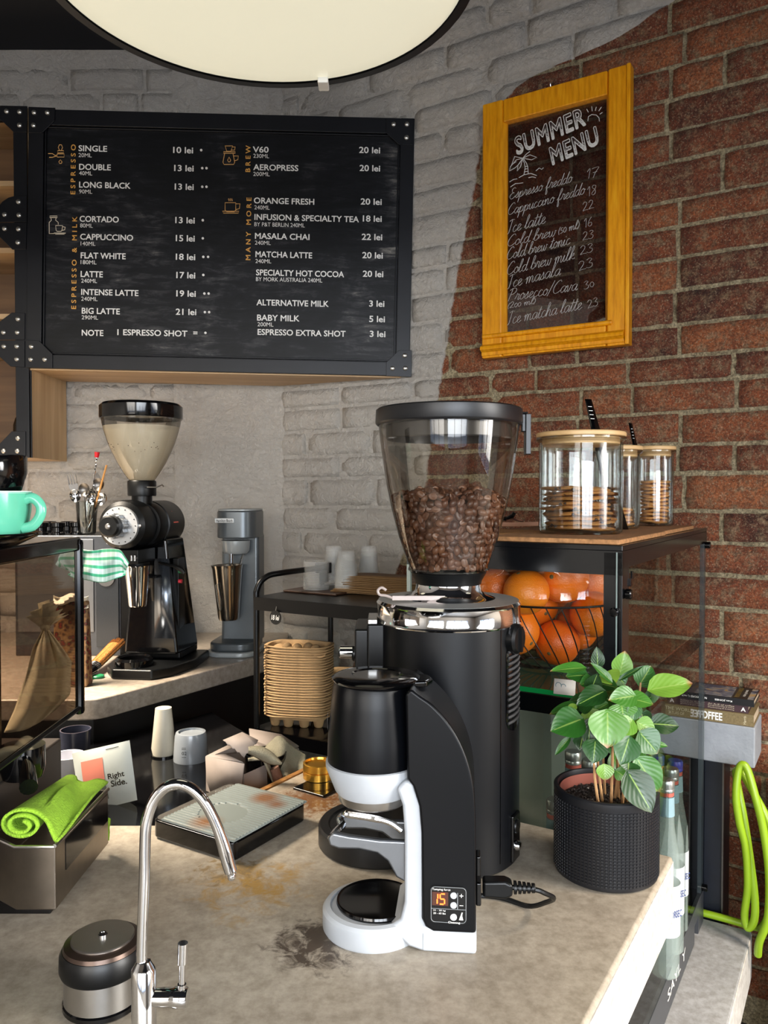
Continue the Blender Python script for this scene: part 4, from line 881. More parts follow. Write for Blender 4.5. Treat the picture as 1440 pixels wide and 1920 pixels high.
text('front_letter', '3', letter_w, pq, lift(Matrix.Rotation(R(-82), 4, 'Z') @ Matrix.Rotation(math.pi/2, 4, 'X'), (-.0618,-.012,Z(1375))), (-.012, .008, -.012, .012), off=.03)
# light grey C frame: collar, post, foot
obj('collar', G().lathe([(.0,Z(1516)),(.048,Z(1516)),(.0535,Z(1506)),(.0658,Z(1462)),(.0658,Z(1452)),(.062,Z(1450)),(.060,Z(1462)),(0,Z(1466))], 72), lgrey, pq)
pst = [(X(772),Z(1462)),(X(786),Z(1467)),(X(800),Z(1505)),(X(806),Z(1560)),(X(806),Z(1716)),(X(812),Z(1732)),(X(826),Z(1738)),(X(905),Z(1740)),(X(905),Z(1781)),(X(802),Z(1781)),(X(778),Z(1774)),(X(740),Z(1740)),(X(762),Z(1722)),(X(770),Z(1690)),(X(770),Z(1560)),(X(766),Z(1510)),(X(755),Z(1480))]
obj('post', G().prism(pst, -HW+.003, HW-.006, 'xz'), lgrey, pq, bev=.005, seg=3)
obj('foot', G().lathe([(0,.0),(.068,.0),(.0705,.004),(.0705,.027),(.067,.0315),(.06,.033),(.0595,.030),(0,.030)], 72), lgrey, pq)
obj('rubber_pad', G().lathe([(0,.030),(.0555,.030),(.0565,.033),(.0555,.036),(.05,.0345),(0,.0345)], 64, (.004,.006,0)), gloss_black, pq)
obj('foot_skirt', G().box(X(802), X(906), -HW+.002, HW, .0, Z(1742)), lgrey, pq, bev=.004)
tz = Z(1532)
obj('tamp_ring', G().lathe([(0,tz),(.044,tz),(.0475,tz+.003),(.0505,Z(1508)),(.0505,Z(1503)),(0,Z(1503))], 64), steel, pq)
g = G().tube(smoothpath([(-.036,-.026,Z(1546)),(-.028,-.032,Z(1544)),(0,-.034,Z(1547)),(.025,-.034,Z(1554)),(.042,-.034,Z(1569))], 5), [.003]*3+[.0048]*10+[.0042]*8, 10, flat=1.0)
obj('upper_fork', g, chrome, pq)
fk = G()
prof = [(X(618),Z(1590)),(X(628),Z(1578)),(X(660),Z(1583)),(X(720),Z(1588)),(X(772),Z(1588)),(X(772),Z(1668)),(X(752),Z(1658)),(X(735),Z(1628)),(X(715),Z(1614)),(X(680),Z(1608)),(X(640),Z(1609)),(X(622),Z(1604))]
fk.prism(prof, -.037, -.027, 'xz'); fk.prism(prof, .027, .037, 'xz'); obj('portafilter_fork', fk, mat('cast_aluminium', '84888e', .35, .9), pq, bev=.0035, seg=3)
fc_ = G().tube([(X(628)-.003+.0,y,Z(1591)) for y in (-.034,)] + [(X(625)+.004,-.02,Z(1586)),(X(640),.0,Z(1584)),(X(625)+.004,.02,Z(1586)),(X(628),.034,Z(1591))], .005, 8); obj('fork_tip', fc_, chrome, pq)
# display
ys = -HW-.0008
dp = obj('display_panel', G().prism(rrect(X(819), X(888), Z(1722), Z(1653), .006), ys-.0012, ys+.002, 'xz'), mat('display_black', '0a0b0d', .2), pq)
oled = mat('display_outline', '8f9396', .5)
rr = rrect(X(821), X(886), Z(1720), Z(1655), .005)
obj('outline', G().tube([(x, ys-.0012, z) for x, z in rr], .0003, 4, True), oled, dp)
obj('digit_window', G().prism([(X(823),Z(1689)),(X(853),Z(1689)),(X(853),Z(1664)),(X(823),Z(1664))], ys-.0016, ys-.001, 'xz'), mat('digit_window', '4a2b22', .2), dp)
led = emis('orange_led', 'ff5a1e', 3.0)
def seg7(cx, cz, w, h, on, par):
    g = G(); t = .0008
    S = {'a':(0,h/2,1),'g':(0,0,1),'d':(0,-h/2,1),'f':(-w/2,h/4,0),'b':(w/2,h/4,0),'e':(-w/2,-h/4,0),'c':(w/2,-h/4,0)}
    for c in on:
        x, z, hz = S[c]; sh = z*.12
        if hz: g.box(cx+x-w/2+t+sh, cx+x+w/2-t+sh, ys-.0022, ys-.0017, cz+z-t, cz+z+t)
        else: g.box(cx+x-t+sh, cx+x+t+sh, ys-.0022, ys-.0017, cz+z-h/4+t*.6, cz+z+h/4-t*.6)
    obj('led_digit', g, led, par)
seg7(X(829), Z(1676.5), .0055, .0135, 'bc', dp); seg7(X(842), Z(1676.5), .0065, .0135, 'afgcd', dp)
for px, py, m in ((863,1669,lgrey),(863,1687,lgrey),(863,1709,mat('button_white','f0f0f0',.4))): obj('button', G().cyl((X(px), ys-.0025, Z(py)), .0042, .002, 20, 'y'), m, dp)
obj('divider', G().box(X(821), X(886), ys-.0016, ys-.0012, Z(1695.3), Z(1694.7)).box(X(870), X(871), ys-.0016, ys-.0012, Z(1695), Z(1664)), oled, dp)
tl = lift(loc=(0, ys-.0018, 0))
for s, a, b, c, d in [('Tamping force',823,857,1662,1657),('+',874,881,1672.5,1665.5),('-',874,881,1687.6,1686.4),('10 - 30 kg',825,848,1700,1696.5),('20 - 60 lbs',825,848,1705,1701.5),('Cleaning',853,875,1722,1717)]:
    text('panel_lettering', s, letter_w, dp, tl, (X(a), X(b), Z(c), Z(d)))
obj('brush_symbol', G().prism([(X(873),Z(1714)),(X(881),Z(1714)),(X(879),Z(1706)),(X(880),Z(1700)),(X(878),Z(1700)),(X(876),Z(1706))], ys-.0017, ys-.0013, 'xz'), letter_w, dp)
# rear: switch, inlet
obj('rear_switch', G().box(X(905), X(905)+.006, -.035, -.012, Z(1650), Z(1612)), gloss_black, pq, bev=.002)
obj('rear_socket', G().box(X(905), X(905)+.007, -.035, .01, Z(1706), Z(1662)), gloss_black, pq, bev=.002)
pl = thing('power_plug', 'black power plug with ribbed strain relief in the back of the tamping press', 'plug', po+Vector((CS*0+ (X(905)+.008)*math.cos(R(-6))+.0, -.012-(X(905))*math.sin(R(6)), Z(1684))), R(-4))
obj('plug_body', G().prism([(0,-.011),(.030,-.012),(.040,-.008),(.040,.008),(.030,.012),(0,.011)], -.011, .011, 'xz'), satin_black, pl, bev=.004, seg=3)
g = G()
for i in range(5): g.lathe([(0,.042+.006*i),(.0088-.0006*i,.042+.006*i),(.0088-.0006*i,.0455+.006*i),(.006,.0462+.006*i),(0,.0478+.006*i)], 16, ax='x')
obj('strain_relief', g, satin_black, pl)
obj('cord', G().tube(smoothpath([(.038,0,0),(.070,0,-.002),(.084,.003,-.008),(.098,.018,-.022),(.092,.045,-.042),(.07,.075,.0045-Z(1684)),(.03,.098,.004-Z(1684)),(-.02,.102,.004-Z(1684)),(-.07,.100,.004-Z(1684))], 7), .0035, 8), satin_black, pl)
# ---------------------------------------------------------------- big espresso grinder with the bean hopper
go = Vector((.108, 1.312, .9))
gr = thing('espresso_grinder', 'large black espresso grinder with chrome ring and clear bean hopper', 'coffee grinder', go)
zg = lambda py, Y=1.21: 1.5-(py-928)*Y/F-.9
RB = .1185
def GA(a, r, z): return (r*math.sin(R(a)), -r*math.cos(R(a)), z)
zb = zg(1184)
obj('body', G().lathe([(0,.004),(RB-.004,.004),(RB,.008),(RB,zb),(0,zb)], 96), mat('grinder_anthracite', '06070a', .38, .0, Specular_IOR_Level=.27, bmp=.05, bscale=900, bdist=.0003), gr)
obj('seam', G().box(-.0007, .0007, -RB-.0006, -RB+.002, .02, zb), gloss_black, gr, rot=(0,0,R(39)))
ringtop = [(RB-.0015,zg(1142)+.0022),(.078,zg(1142)+.0045)]
obj('ring_top', G().lathe(ringtop, 96), mat('satin_aluminium', 'c9cac8', .42, .85), gr)
ringp = [(.05,zb),(RB+.0015,zb),(RB+.0025,zb+.002),(RB+.001,zb+.0045),(RB+.001,zg(1148)),(RB+.002,zg(1145)),(RB-.002,zg(1142)+.002),(.075,zg(1142)+.004),(.062,zg(1142)+.009),(.0555,zg(1142)+.018),(.054,zg(1142)+.03),(0,zg(1142)+.03)]
obj('chrome_ring', G().lathe(ringp, 96), chrome, gr)
# vents on the right flank
va, vb = zg(1195, 1.27), zg(1365, 1.27)
g = G(); n = 14
pts = [(58, vb, 'b'), (58, va, 't')]
w_ = 13
def stad(k, m): 
    t = k/m*2*math.pi; return (58+w_*math.cos(t), (va-.025 if math.sin(t) > 0 else vb+.025)+.025*math.sin(t))
poly = [stad(k, 40) for k in range(40)]
g.add([GA(a, RB+.0006, z) for a, z in poly]+[GA(58, RB+.0008, va-.03), GA(58, RB+.0008, vb+.03)], [])
mid = G()
def vf(s, t):
    z = vb+(va-vb)*t; hw = w_*(1 if vb+.025 < z < va-.025 else math.sqrt(max(0, 1-(((vb+.025-z) if z < vb+.025 else (z-va+.025))/.025)**2)))
    return GA(58+(2*s-1)*hw, RB+.0008, z)
mid.grid(vf, 8, 40); vp = obj('vent_panel', mid, gloss_black, gr)
for k in range(13):
    z = vb+.018+(va-vb-.034)*k/12; g = G()
    g.tube([GA(58-w_*.82, RB+.001, z-.002), GA(58-w_*.3, RB+.0025, z-.0005), GA(58+w_*.3, RB+.0025, z+.0015), GA(58+w_*.82, RB+.001, z+.0035)], .0024, 6)
    obj('vent_slat', g, mat('slat_grey', '3b3a3a', .45), vp)
kb = obj('adjust_knob', G().lathe([(0,-RB-.012),(.020,-RB-.012),(.024,-RB-.008),(.025,-RB+.01),(0,-RB+.01)], 32, (0,0,zg(1193,1.27)), 'y').box(-.003,.003,-RB-.016,-RB-.01,zg(1193,1.27)-.02,zg(1193,1.27)+.02), satin_black, gr, rot=(0,0,R(56)))
obj('switch_plate', G().box(-.016, .016, -RB-.004, -RB+.01, .012, .088), gloss_black, gr, rot=(0,0,R(60)), bev=.003)
obj('rocker_switch', G().lathe([(0,-RB-.006),(.010,-RB-.006),(.012,-RB-.003),(.012,-RB)], 24, (0,0,.067), 'y').box(-.001,.001,-RB-.0068,-RB-.0055,.068,.073), satin_black, gr, rot=(0,0,R(60)))
obj('fuse_cap', G().lathe([(0,-RB-.011),(.006,-RB-.010),(.0085,-RB-.005),(.0085,-RB)], 24, (0,0,.036), 'y'), chrome, gr, rot=(0,0,R(60)))
# front block with shower knob (points to the left of the view)
lx = lambda px, Y=1.36: at(px, 1000, Y).x-go.x
obj('spout_block', G().box(lx(668), -.06, -.04, .075, zg(1300,1.34), zg(1168,1.34)).box(lx(690), -.08, -.045, .08, zg(1290,1.34), zg(1158,1.34)), satin_black, gr, bev=.004)
obj('spout_plate', G().box(lx(692), lx(708), -.045, .03, zg(1158,1.34), zg(1150,1.34)), steel, gr, bev=.001)
obj('selector', G().cyl((lx(663),-.025,zg(1217,1.33)), .0125, .035, 28, 'x', b=.002), satin_black, gr)
obj('selector_cap', G().cyl((lx(640),-.025,zg(1214,1.33)), .0105, .024, 28, 'x', b=.002), chrome, gr)
obj('grounds_tray', G().lathe([(0,.001),(.102,.001),(.105,.004),(.105,.033),(.102,.037),(.088,.037),(.085,.034),(0,.033)], 80, (-.116,.030,0)), mat('tray_black', '0e0f11', .36), gr)
# collar and hopper
hz = lambda py, Y=1.25: zg(py, Y)
colz = hz(1080)
obj('hopper_collar', G().lathe([(0,zg(1142)+.028),(.0545,zg(1142)+.028),(.056,zg(1142)+.034),(.060,colz-.006),(.063,colz),(.061,colz+.004),(0,colz+.004)], 64), satin_black, gr)
hp = [(.0655,hz(1077)),(.066,hz(1066)),(.0745,hz(1040)),(.084,hz(1007)),(.0955,hz(955)),(.1035,hz(910)),(.1095,hz(865)),(.1145,hz(822)),(.1175,hz(786))]
hop = obj('hopper', G().lathe(hp, 96), plexi, gr, ang=80)
obj('hopper_foot_ring', G().lathe([(.0665,hz(1077)),(.0675,hz(1074)),(.0667,hz(1071))], 64), clear, hop)
LZ = zg(785)
obj('hopper_lid', G().lathe([(.105,LZ-.002),(.1195,LZ-.002),(.1215,LZ),(.1225,LZ+.002),(.1215,zg(757)),(.118,zg(754)),(0,zg(753))], 96), mat('lid_black', '101115', .38), gr)
obj('lid_inner_ring', G().lathe([(.105,LZ-.001),(.1045,LZ-.024),(.1025,LZ-.026),(.1015,LZ-.002),(0,LZ-.001)], 72), mat('smoky_insert', '3c3a38', .2), gr)
obj('lid_latch', G().box(.1215, .131, -.012, .012, zg(764), LZ+.02).box(.127, .136, -.010, .010, zg(846), zg(764)).box(.1215,.128,-.006,.006,zg(800),zg(764)), mat('lid_black', '101115', .38), gr, bev=.002)
sl = G().tube(smoothpath([(lx(765,1.3),-.05,zg(1120,1.28)),(lx(740,1.3),-.055,zg(1119,1.28)),(lx(724,1.3),-.055,zg(1114,1.28)),(lx(712,1.3),-.055,zg(1112,1.28)),(lx(709,1.3),-.055,zg(1104,1.28)),(lx(716,1.3),-.055,zg(1099,1.28)),(lx(724,1.3),-.055,zg(1104,1.28))],4), .0028, 8, flat=.8)
sl.box(lx(735,1.3), -.01, -.058, -.05, zg(1122,1.28), zg(1114,1.28))
obj('slide_handle', sl, mat('cream_metal', 'a39690', .35), gr)
# coffee beans: a heap nobody could count
bm_, bnt, bbs = newmat('roasted_bean'); gi = node(bnt, 'ShaderNodeNewGeometry')
bnt.links.new(ramp(bnt, gi.outputs['Random Per Island'], [(0, '43291c'), (.5, '5c3b2a'), (1, '74503a')]).outputs[0], bbs.inputs['Base Color']); bbs.inputs['Roughness'].default_value = .38
def bean(M):
    vs = []; fs = []; n = 10; rg = 6
    g2 = G().ell((0,0,0), (1,1,1), n, rg); out = []
    for v in g2.v:
        x, y, z = v
        if z > 0: z *= .55; z -= .34*math.exp(-(x/.16)**2)*(1-min(1, y*y)*.6)
        out.append(M @ Vector((x*.0060, y*.0084, z*.0052)))
    return out, g2.f
BZ = lambda rr: hz(938)+.018*(1-(rr/.098)**2)
def hr(z):
    for (r0, a), (r1, b) in zip(hp, hp[1:]):
        if a <= z <= b: return r0+(r1-r0)*(z-a)/(b-a)
    return hp[0][0]
g = G(); rnd = random.Random(42); zlow = hz(1070)
from mathutils import Euler
def rm(): return Euler((rnd.uniform(0, 6.28), rnd.uniform(0, 6.28), rnd.uniform(0, 6.28))).to_matrix().to_4x4()
z = zlow+.004; 
while z < hz(938)+.002:
    r = hr(z)-.0072; n = int(2*math.pi*r/.0122); off = rnd.random()
    for k in range(n):
        a = 2*math.pi*(k+off+rnd.uniform(-.25, .25))/n
        roll = Matrix.Rotation(rnd.uniform(0, 6.28), 4, 'Z'); flip = Matrix.Rotation(math.pi if rnd.random() < .5 else 0, 4, 'X')
        face = Matrix.Rotation(a, 4, 'Z') @ Matrix.Rotation(math.pi/2, 4, 'Y') @ Matrix.Rotation(rnd.uniform(-.5, .5), 4, 'X')
        M = Matrix.Translation((r*math.cos(a), r*math.sin(a), z+rnd.uniform(-.003, .003))) @ face @ roll @ flip
        g.add(*bean(M))
    z += .0102
for k in range(300):
    rr = .092*math.sqrt(rnd.random()); a = rnd.uniform(0, 6.283)
    g.add(*bean(Matrix.Translation((rr*math.cos(a), rr*math.sin(a), BZ(rr)+rnd.uniform(-.004, .004))) @ rm()))
core = [(0, zlow)]+[(hr(zlow+(hz(945)-zlow)*i/8)-.011, zlow+(hz(945)-zlow)*i/8) for i in range(9)]+[(.05, BZ(.05)-.006),(0, BZ(0)-.006)]
g.lathe(core, 32)
bn = obj('coffee_beans', g, bm_, None, loc=go); tag(bn, 'heap of roasted coffee beans filling the lower half of the clear hopper', 'coffee beans', kind='stuff')
# ---------------------------------------------------------------- potted coffee plant
pp = Vector((.3548, 1.243, .9))
pt = thing('potted_plant', 'leafy green coffee plant in a black grid textured pot on the counter edge', 'potted plant', pp)
PR = .0805; PH = .137
g = G(); NS, NR = 84, 24
def gridr(a, b): return PR
for j in range(NR):
    for i in range(NS):
        a0 = 2*math.pi*(i+.12)/NS; a1 = 2*math.pi*(i+.88)/NS; z0 = .008+(PH-.022)*(j+.12)/NR; z1 = .008+(PH-.022)*(j+.88)/NR; r1 = PR; r2 = PR+.0011
        da = (a1-a0)*.14; dzz = (z1-z0)*.14
        P = lambda r, a, z: (r*math.cos(a), r*math.sin(a), z)
        g.add([P(r1-.0004,a0,z0),P(r1-.0004,a1,z0),P(r1-.0004,a1,z1),P(r1-.0004,a0,z1),P(r2,a0+da,z0+dzz),P(r2,a1-da,z0+dzz),P(r2,a1-da,z1-dzz),P(r2,a0+da,z1-dzz)],
              [(4,5,6,7),(0,1,5,4),(1,2,6,5),(2,3,7,6),(3,0,4,7)])
g.lathe([(0,0),(PR-.005,0),(PR-.001,.003),(PR,.008),(PR,PH-.013),(PR+.001,PH-.010),(PR+.001,PH-.002),(PR-.001,PH),(PR-.005,PH),(PR-.006,PH-.006),(PR-.006,PH-.04),(0,PH-.04)], NS)
obj('outer_pot', g, mat('pot_black', '111216', .40), pt, ang=25)
obj('terracotta_pot', G().lathe([(.071,PH-.035),(.0735,PH-.008),(.0715,PH-.007),(.067,PH-.035)], 48), mat('terracotta', '8d4b3c', .7), pt)
g = G().lathe([(.0,PH-.022),(.069,PH-.024)], 32)
rnd = random.Random(8)
for k in range(420):
    r = .066*math.sqrt(rnd.random()); a = rnd.uniform(0, 6.283); s = rnd.uniform(.001, .0035)
    g.ell((r*math.cos(a), r*math.sin(a), PH-.022), (s, s*.8, s*.7), 5, 4, Euler((rnd.random()*3, rnd.random()*3, 0)).to_matrix())
sm_, snt, sbs = newmat('potting_soil'); gi = node(snt, 'ShaderNodeNewGeometry')
snt.links.new(ramp(snt, gi.outputs['Random Per Island'], [(0,'120d0b'),(.75,'2c221c'),(.93,'4a3a30'),(1,'b8b0a6')]).outputs[0], sbs.inputs['Base Color']); sbs.inputs['Roughness'].default_value = .8
obj('soil', g, sm_, pt)['kind'] = 'stuff'
stem_m = mat('tan_stem', 'b58a5c', .6, var=.2, vscale=50)
def Pp(px, py, dY=0): return at(px, py, 1.243+dY)-pp
for k, (x0, y0, x1, y1, d0, d1) in enumerate([(1123,1500,1112,1400,-.03,-.03),(1130,1492,1117,1390,-.01,-.02),(1146,1500,1150,1330,-.02,-.01),(1152,1500,1158,1420,0,0),(1160,1502,1155,1300,.0,.01),(1166,1502,1170,1420,-.03,-.02),(1175,1500,1180,1340,-.01,.01),(1134,1482,1130,1400,.02,.02),(1186,1478,1201,1280,.01,.03)]):
    a = Pp(x0, y0, d0); b = Pp(x1, y1, d1); a.z = PH-.026
    obj('stem', G().tube([a, a.lerp(b, .5)+Vector((rnd.uniform(-.003, .003), 0, 0)), b], [.0026,.0022,.0016], 6), stem_m, pt)
lm, lnt, lbs = newmat('coffee_leaf'); oi = node(lnt, 'ShaderNodeObjectInfo'); tcl = node(lnt, 'ShaderNodeTexCoord'); suv = node(lnt, 'ShaderNodeSeparateXYZ'); lnt.links.new(tcl.outputs['UV'], suv.inputs[0])
base = ramp(lnt, oi.outputs['Random'], [(0, '12300f'), (.3, '1d4a17'), (.6, '2f6420'), (.85, '4d7c28'), (1, '6f9030')])
aa = node(lnt, 'ShaderNodeMath', operation='ABSOLUTE'); sb = node(lnt, 'ShaderNodeMath', operation='SUBTRACT'); lnt.links.new(suv.outputs[1], sb.inputs[0]); sb.inputs[1].default_value = .5; lnt.links.new(sb.outputs[0], aa.inputs[0])
v2 = node(lnt, 'ShaderNodeMath', operation='MULTIPLY_ADD'); lnt.links.new(aa.outputs[0], v2.inputs[0]); v2.inputs[1].default_value = -.9; lnt.links.new(suv.outputs[0], v2.inputs[2])
sn = node(lnt, 'ShaderNodeMath', operation='SINE'); ml = node(lnt, 'ShaderNodeMath', operation='MULTIPLY'); lnt.links.new(v2.outputs[0], ml.inputs[0]); ml.inputs[1].default_value = 40; lnt.links.new(ml.outputs[0], sn.inputs[0])
vein = ramp(lnt, sn.outputs[0], [(.985, '000000'), (1, '303030')]); midr = ramp(lnt, aa.outputs[0], [(.0, 'ffffff'), (.035, '000000')])
c1 = mixc(lnt, vein.outputs[0], base.outputs[0], lin('7da044')); c2 = mixc(lnt, midr.outputs[0], c1, lin('7f9a48'))
tipf = node(lnt, 'ShaderNodeMath', operation='MULTIPLY_ADD'); nn = noise_tex(lnt, 60, 4); lnt.links.new(nn.outputs['Fac'], tipf.inputs[0]); tipf.inputs[1].default_value = .25; lnt.links.new(suv.outputs[0], tipf.inputs[2])
rn2 = node(lnt, 'ShaderNodeMath', operation='MULTIPLY'); lnt.links.new(oi.outputs['Random'], rn2.inputs[0]); rn2.inputs[1].default_value = .22
tp2 = node(lnt, 'ShaderNodeMath', operation='ADD'); lnt.links.new(tipf.outputs[0], tp2.inputs[0]); lnt.links.new(rn2.outputs[0], tp2.inputs[1])
tm = ramp(lnt, tp2.outputs[0], [(.98, '000000'), (1.0, 'ffffff')]); tm.color_ramp.elements[0].position = .985
mrt = node(lnt, 'ShaderNodeMapRange'); lnt.links.new(tp2.outputs[0], mrt.inputs[0]); mrt.inputs[1].default_value = 1.16; mrt.inputs[2].default_value = 1.3
lnt.links.new(mixc(lnt, mrt.outputs[0], c2, lin('8a5a34')), lbs.inputs['Base Color']); lbs.inputs['Roughness'].default_value = .36
lbs.inputs['Transmission Weight'].default_value = 0; bump(lnt, lbs, sn.outputs[0], .15, .0005)
def leaf(bx, by, tx, ty, wpx, d0=0, d1=0, up=.5, droop=.12, fold=.25):
    a = Pp(bx, by, d0); b = Pp(tx, ty, d1); ax = b-a; L = ax.length; ax.normalize()
    view = (Vector((0, -1, .15))).normalized(); n = (view*(1-up)+Vector((0, 0, 1))*up); n = (n-ax*n.dot(ax))
    n = n.normalized() if n.length > 1e-4 else ax.orthogonal().normalized(); sd = ax.cross(n); W = wpx*1.25/F*.88
    nu, nv = 9, 6; vs = []; uvs = []
    for j in range(nv+1):
        v = 2*j/nv-1
        for i in range(nu+1):
            t = i/nu; wd = W*(math.sin(math.pi*min(1, t**.85))**.75)*(1-.25*t) if 0 < t < 1 else 0
            wave = .03*L*math.sin(t*9+j)*abs(v)*.4
            p = a+ax*(L*t)+sd*(v*wd)+n*(-droop*L*(t*t)+droop*L*t*.9-fold*0+fold*abs(v)*wd+wave)
            vs.append(p); uvs.append((t, (v+1)/2))
    fs = [(j*(nu+1)+i, j*(nu+1)+i+1, (j+1)*(nu+1)+i+1, (j+1)*(nu+1)+i) for j in range(nv) for i in range(nu)]
    me = bpy.data.meshes.new('leaf'); me.from_pydata([tuple(v) for v in vs], [], fs); ul = me.uv_layers.new(name='UVMap')
    for lp in me.loops: ul.data[lp.index].uv = uvs[lp.vertex_index]
    me.materials.append(lm); me.shade_smooth(); o = bpy.data.objects.new('leaf', me); C.objects.link(o); o.parent = pt
q = lambda x, y: (1020+x/4.966, 1200+y/4.966)
LV = [ # base, tip (in the plant close-up), width, depth at base, at tip, up
 (960,470,1385,400,165,0,.01,.45),(700,330,755,100,130,.03,.03,.2),(880,430,1000,240,150,.05,.06,.2),(500,270,490,60,85,.02,.02,.1),(400,260,55,290,90,.0,-.01,.6),(420,330,200,340,120,.02,.02,.5),
 (640,400,430,210,60,.0,.0,.5),(690,380,930,240,36,-.02,-.02,.5),(580,470,300,610,130,-.03,-.05,.45),(860,520,600,560,130,-.04,-.06,.35),(430,480,500,310,105,.0,-.01,.3),(770,540,1020,600,120,-.02,-.03,.5),
 (1000,470,1080,520,150,.03,.03,.3),(350,620,50,690,95,.03,.02,.5),(360,690,60,780,100,.04,.05,.4),(370,730,60,850,190,-.02,-.04,.35),(590,640,590,1010,235,-.05,-.07,.12),(430,720,410,1010,110,-.01,-.02,.15),
 (380,800,330,1030,150,.0,-.01,.15),(480,920,455,1150,155,-.03,-.045,.15),(720,590,740,740,170,-.03,-.04,.25),(850,580,820,760,90,-.03,-.04,.15),(830,740,690,880,120,-.045,-.06,.2),(860,760,1040,870,120,-.02,-.02,.35),
 (980,780,1260,800,130,.0,.0,.35),(880,850,1060,1060,170,-.03,-.04,.25),(990,960,1155,990,50,.02,.02,.5),(800,890,710,1160,160,-.06,-.075,.12),(790,1130,780,1230,130,-.04,-.05,.15),(850,1080,1070,1440,190,-.02,-.03,.15),
 (770,1210,1005,1610,190,-.06,-.085,.15),(560,1150,570,1310,105,-.04,-.045,.1),(660,1210,770,1290,90,-.03,-.035,.25),(250,900,100,1075,50,.02,.02,.5),(470,560,230,570,110,.04,.05,.5),(560,620,440,420,90,.03,.03,.4),
 (640,300,760,420,150,.04,.03,.4),(560,300,660,420,150,.02,.0,.4),(1000,400,1040,350,60,.06,.06,.3),(480,620,640,660,160,.02,.01,.5),(620,560,480,720,120,.02,.0,.3),(890,640,960,840,110,.04,.04,.3),
 (400,640,460,790,120,.0,-.01,.3),(920,950,880,1100,90,.05,.05,.2),(640,820,640,1080,120,.03,.03,.2),(300,600,200,690,50,.0,-.01,.4),(620,1060,700,1200,110,.02,.02,.2),(960,560,1060,480,80,.05,.05,.4)]
rnd = random.Random(31)
for k in range(26):     # the inner foliage between the outer leaves
    bx_, by_ = rnd.uniform(430, 900), rnd.uniform(380, 900); ang_ = rnd.uniform(-.3, 3.4); ln_ = rnd.uniform(110, 190)
    LV.append((bx_, by_, bx_+ln_*math.cos(ang_), by_+ln_*abs(math.sin(ang_))*.9+20, rnd.uniform(95, 150), rnd.uniform(-.02, .05), rnd.uniform(-.03, .06), rnd.uniform(.2, .5)))
for bx, by, tx, ty, wp, d0, d1, up in LV:
    leaf(*q(bx, by), *q(tx, ty), wp/4.966, d0, d1, up)
# ---------------------------------------------------------------- tap
T = .80
tp = at(270, 1900, T); tp = Vector((tp.x, T, .9)); tap = thing('filter_tap', 'chrome gooseneck water tap with side lever in the foreground', 'tap', tp)
tq = lambda px, py, dy=0: Vector((at(px, py, T).x-tp.x, dy, at(px, py, T).z-.9))
path = [tq(270,1840),tq(266,1800),tq(268,1720),tq(271,1640),tq(272,1580)]+[tq(*p) for p in ((275,1540),(288,1502),(308,1478),(333,1470),(358,1478),(382,1502),(402,1538),(418,1580),(428,1618),(435,1640))]
pth = smoothpath(path, 5); n = len(pth); k0 = int(n*.80)
obj('gooseneck', G().tube(pth, [.0056]*k0+[.0056+.0012*min(1, (i)/6) for i in range(n-k0-5)]+[.0066]*3+[.0045]*2, 20), chrome, tap)
obj('nozzle', G().ell(tq(434,1643), (.0042,.0042,.005), 14, 8), chrome, tap)
zt_ = tq(270,1812).z
obj('tap_body', G().lathe([(0,0),(.017,0),(.017,.006),(.0125,.010),(.0125,zt_-.003),(.0105,zt_),(.007,zt_+.006),(0,zt_+.007)], 40), chrome, tap)
vz = tq(300,1870).z
obj('valve', G().lathe([(0,.01),(.0085,.01),(.0095,.02),(.0095,.030),(.0105,.032),(.0105,tq(352,1870).x-.003),(.009,tq(352,1870).x),(0,tq(352,1870).x)], 32, (0,0,vz), 'x'), chrome, tap)
obj('lever', G().tube([tq(340,1866),tq(341,1845)], .0045, 14).tube([tq(341,1848),tq(342,1800)], .0032, 14).tube([tq(342,1806),tq(343,1768)], .0052, 14), chrome, tap)
# ---------------------------------------------------------------- steel dosing pot bottom left
dg = thing('grounds_canister', 'round stainless steel canister with black rubber band beside the tap', 'canister', (-.332, .915, .9))
obj('canister_base', G().cyl((0,0,0), .0455, .011, 48, b=.003), gloss_black, dg)
obj('steel_body', G().lathe([(0,.010),(.0440,.010),(.0440,.046),(0,.046)], 64), steel, dg)
obj('rubber_band', G().lathe([(.040,.044),(.0475,.044),(.0490,.048),(.0485,.064),(.0455,.070),(.040,.0715),(0,.0715)], 64), satin_black, dg)
obj('bronze_rim', G().lathe([(.0455,.068),(.0435,.0745),(.0355,.0775),(0,.0775)], 64), mat('dark_bronze', '4a3d36', .3, .8), dg)
obj('steel_lid', G().lathe([(.0358,.0765),(.036,.079),(.035,.080),(0,.080)], 64), mat('spun_steel', 'aaa49e', .33, 1), dg)
obj('centre_screw', G().lathe([(.0055,.079),(.0055,.082),(.004,.0835),(.002,.0835),(.0015,.0815),(0,.0815)], 20), chrome, dg)
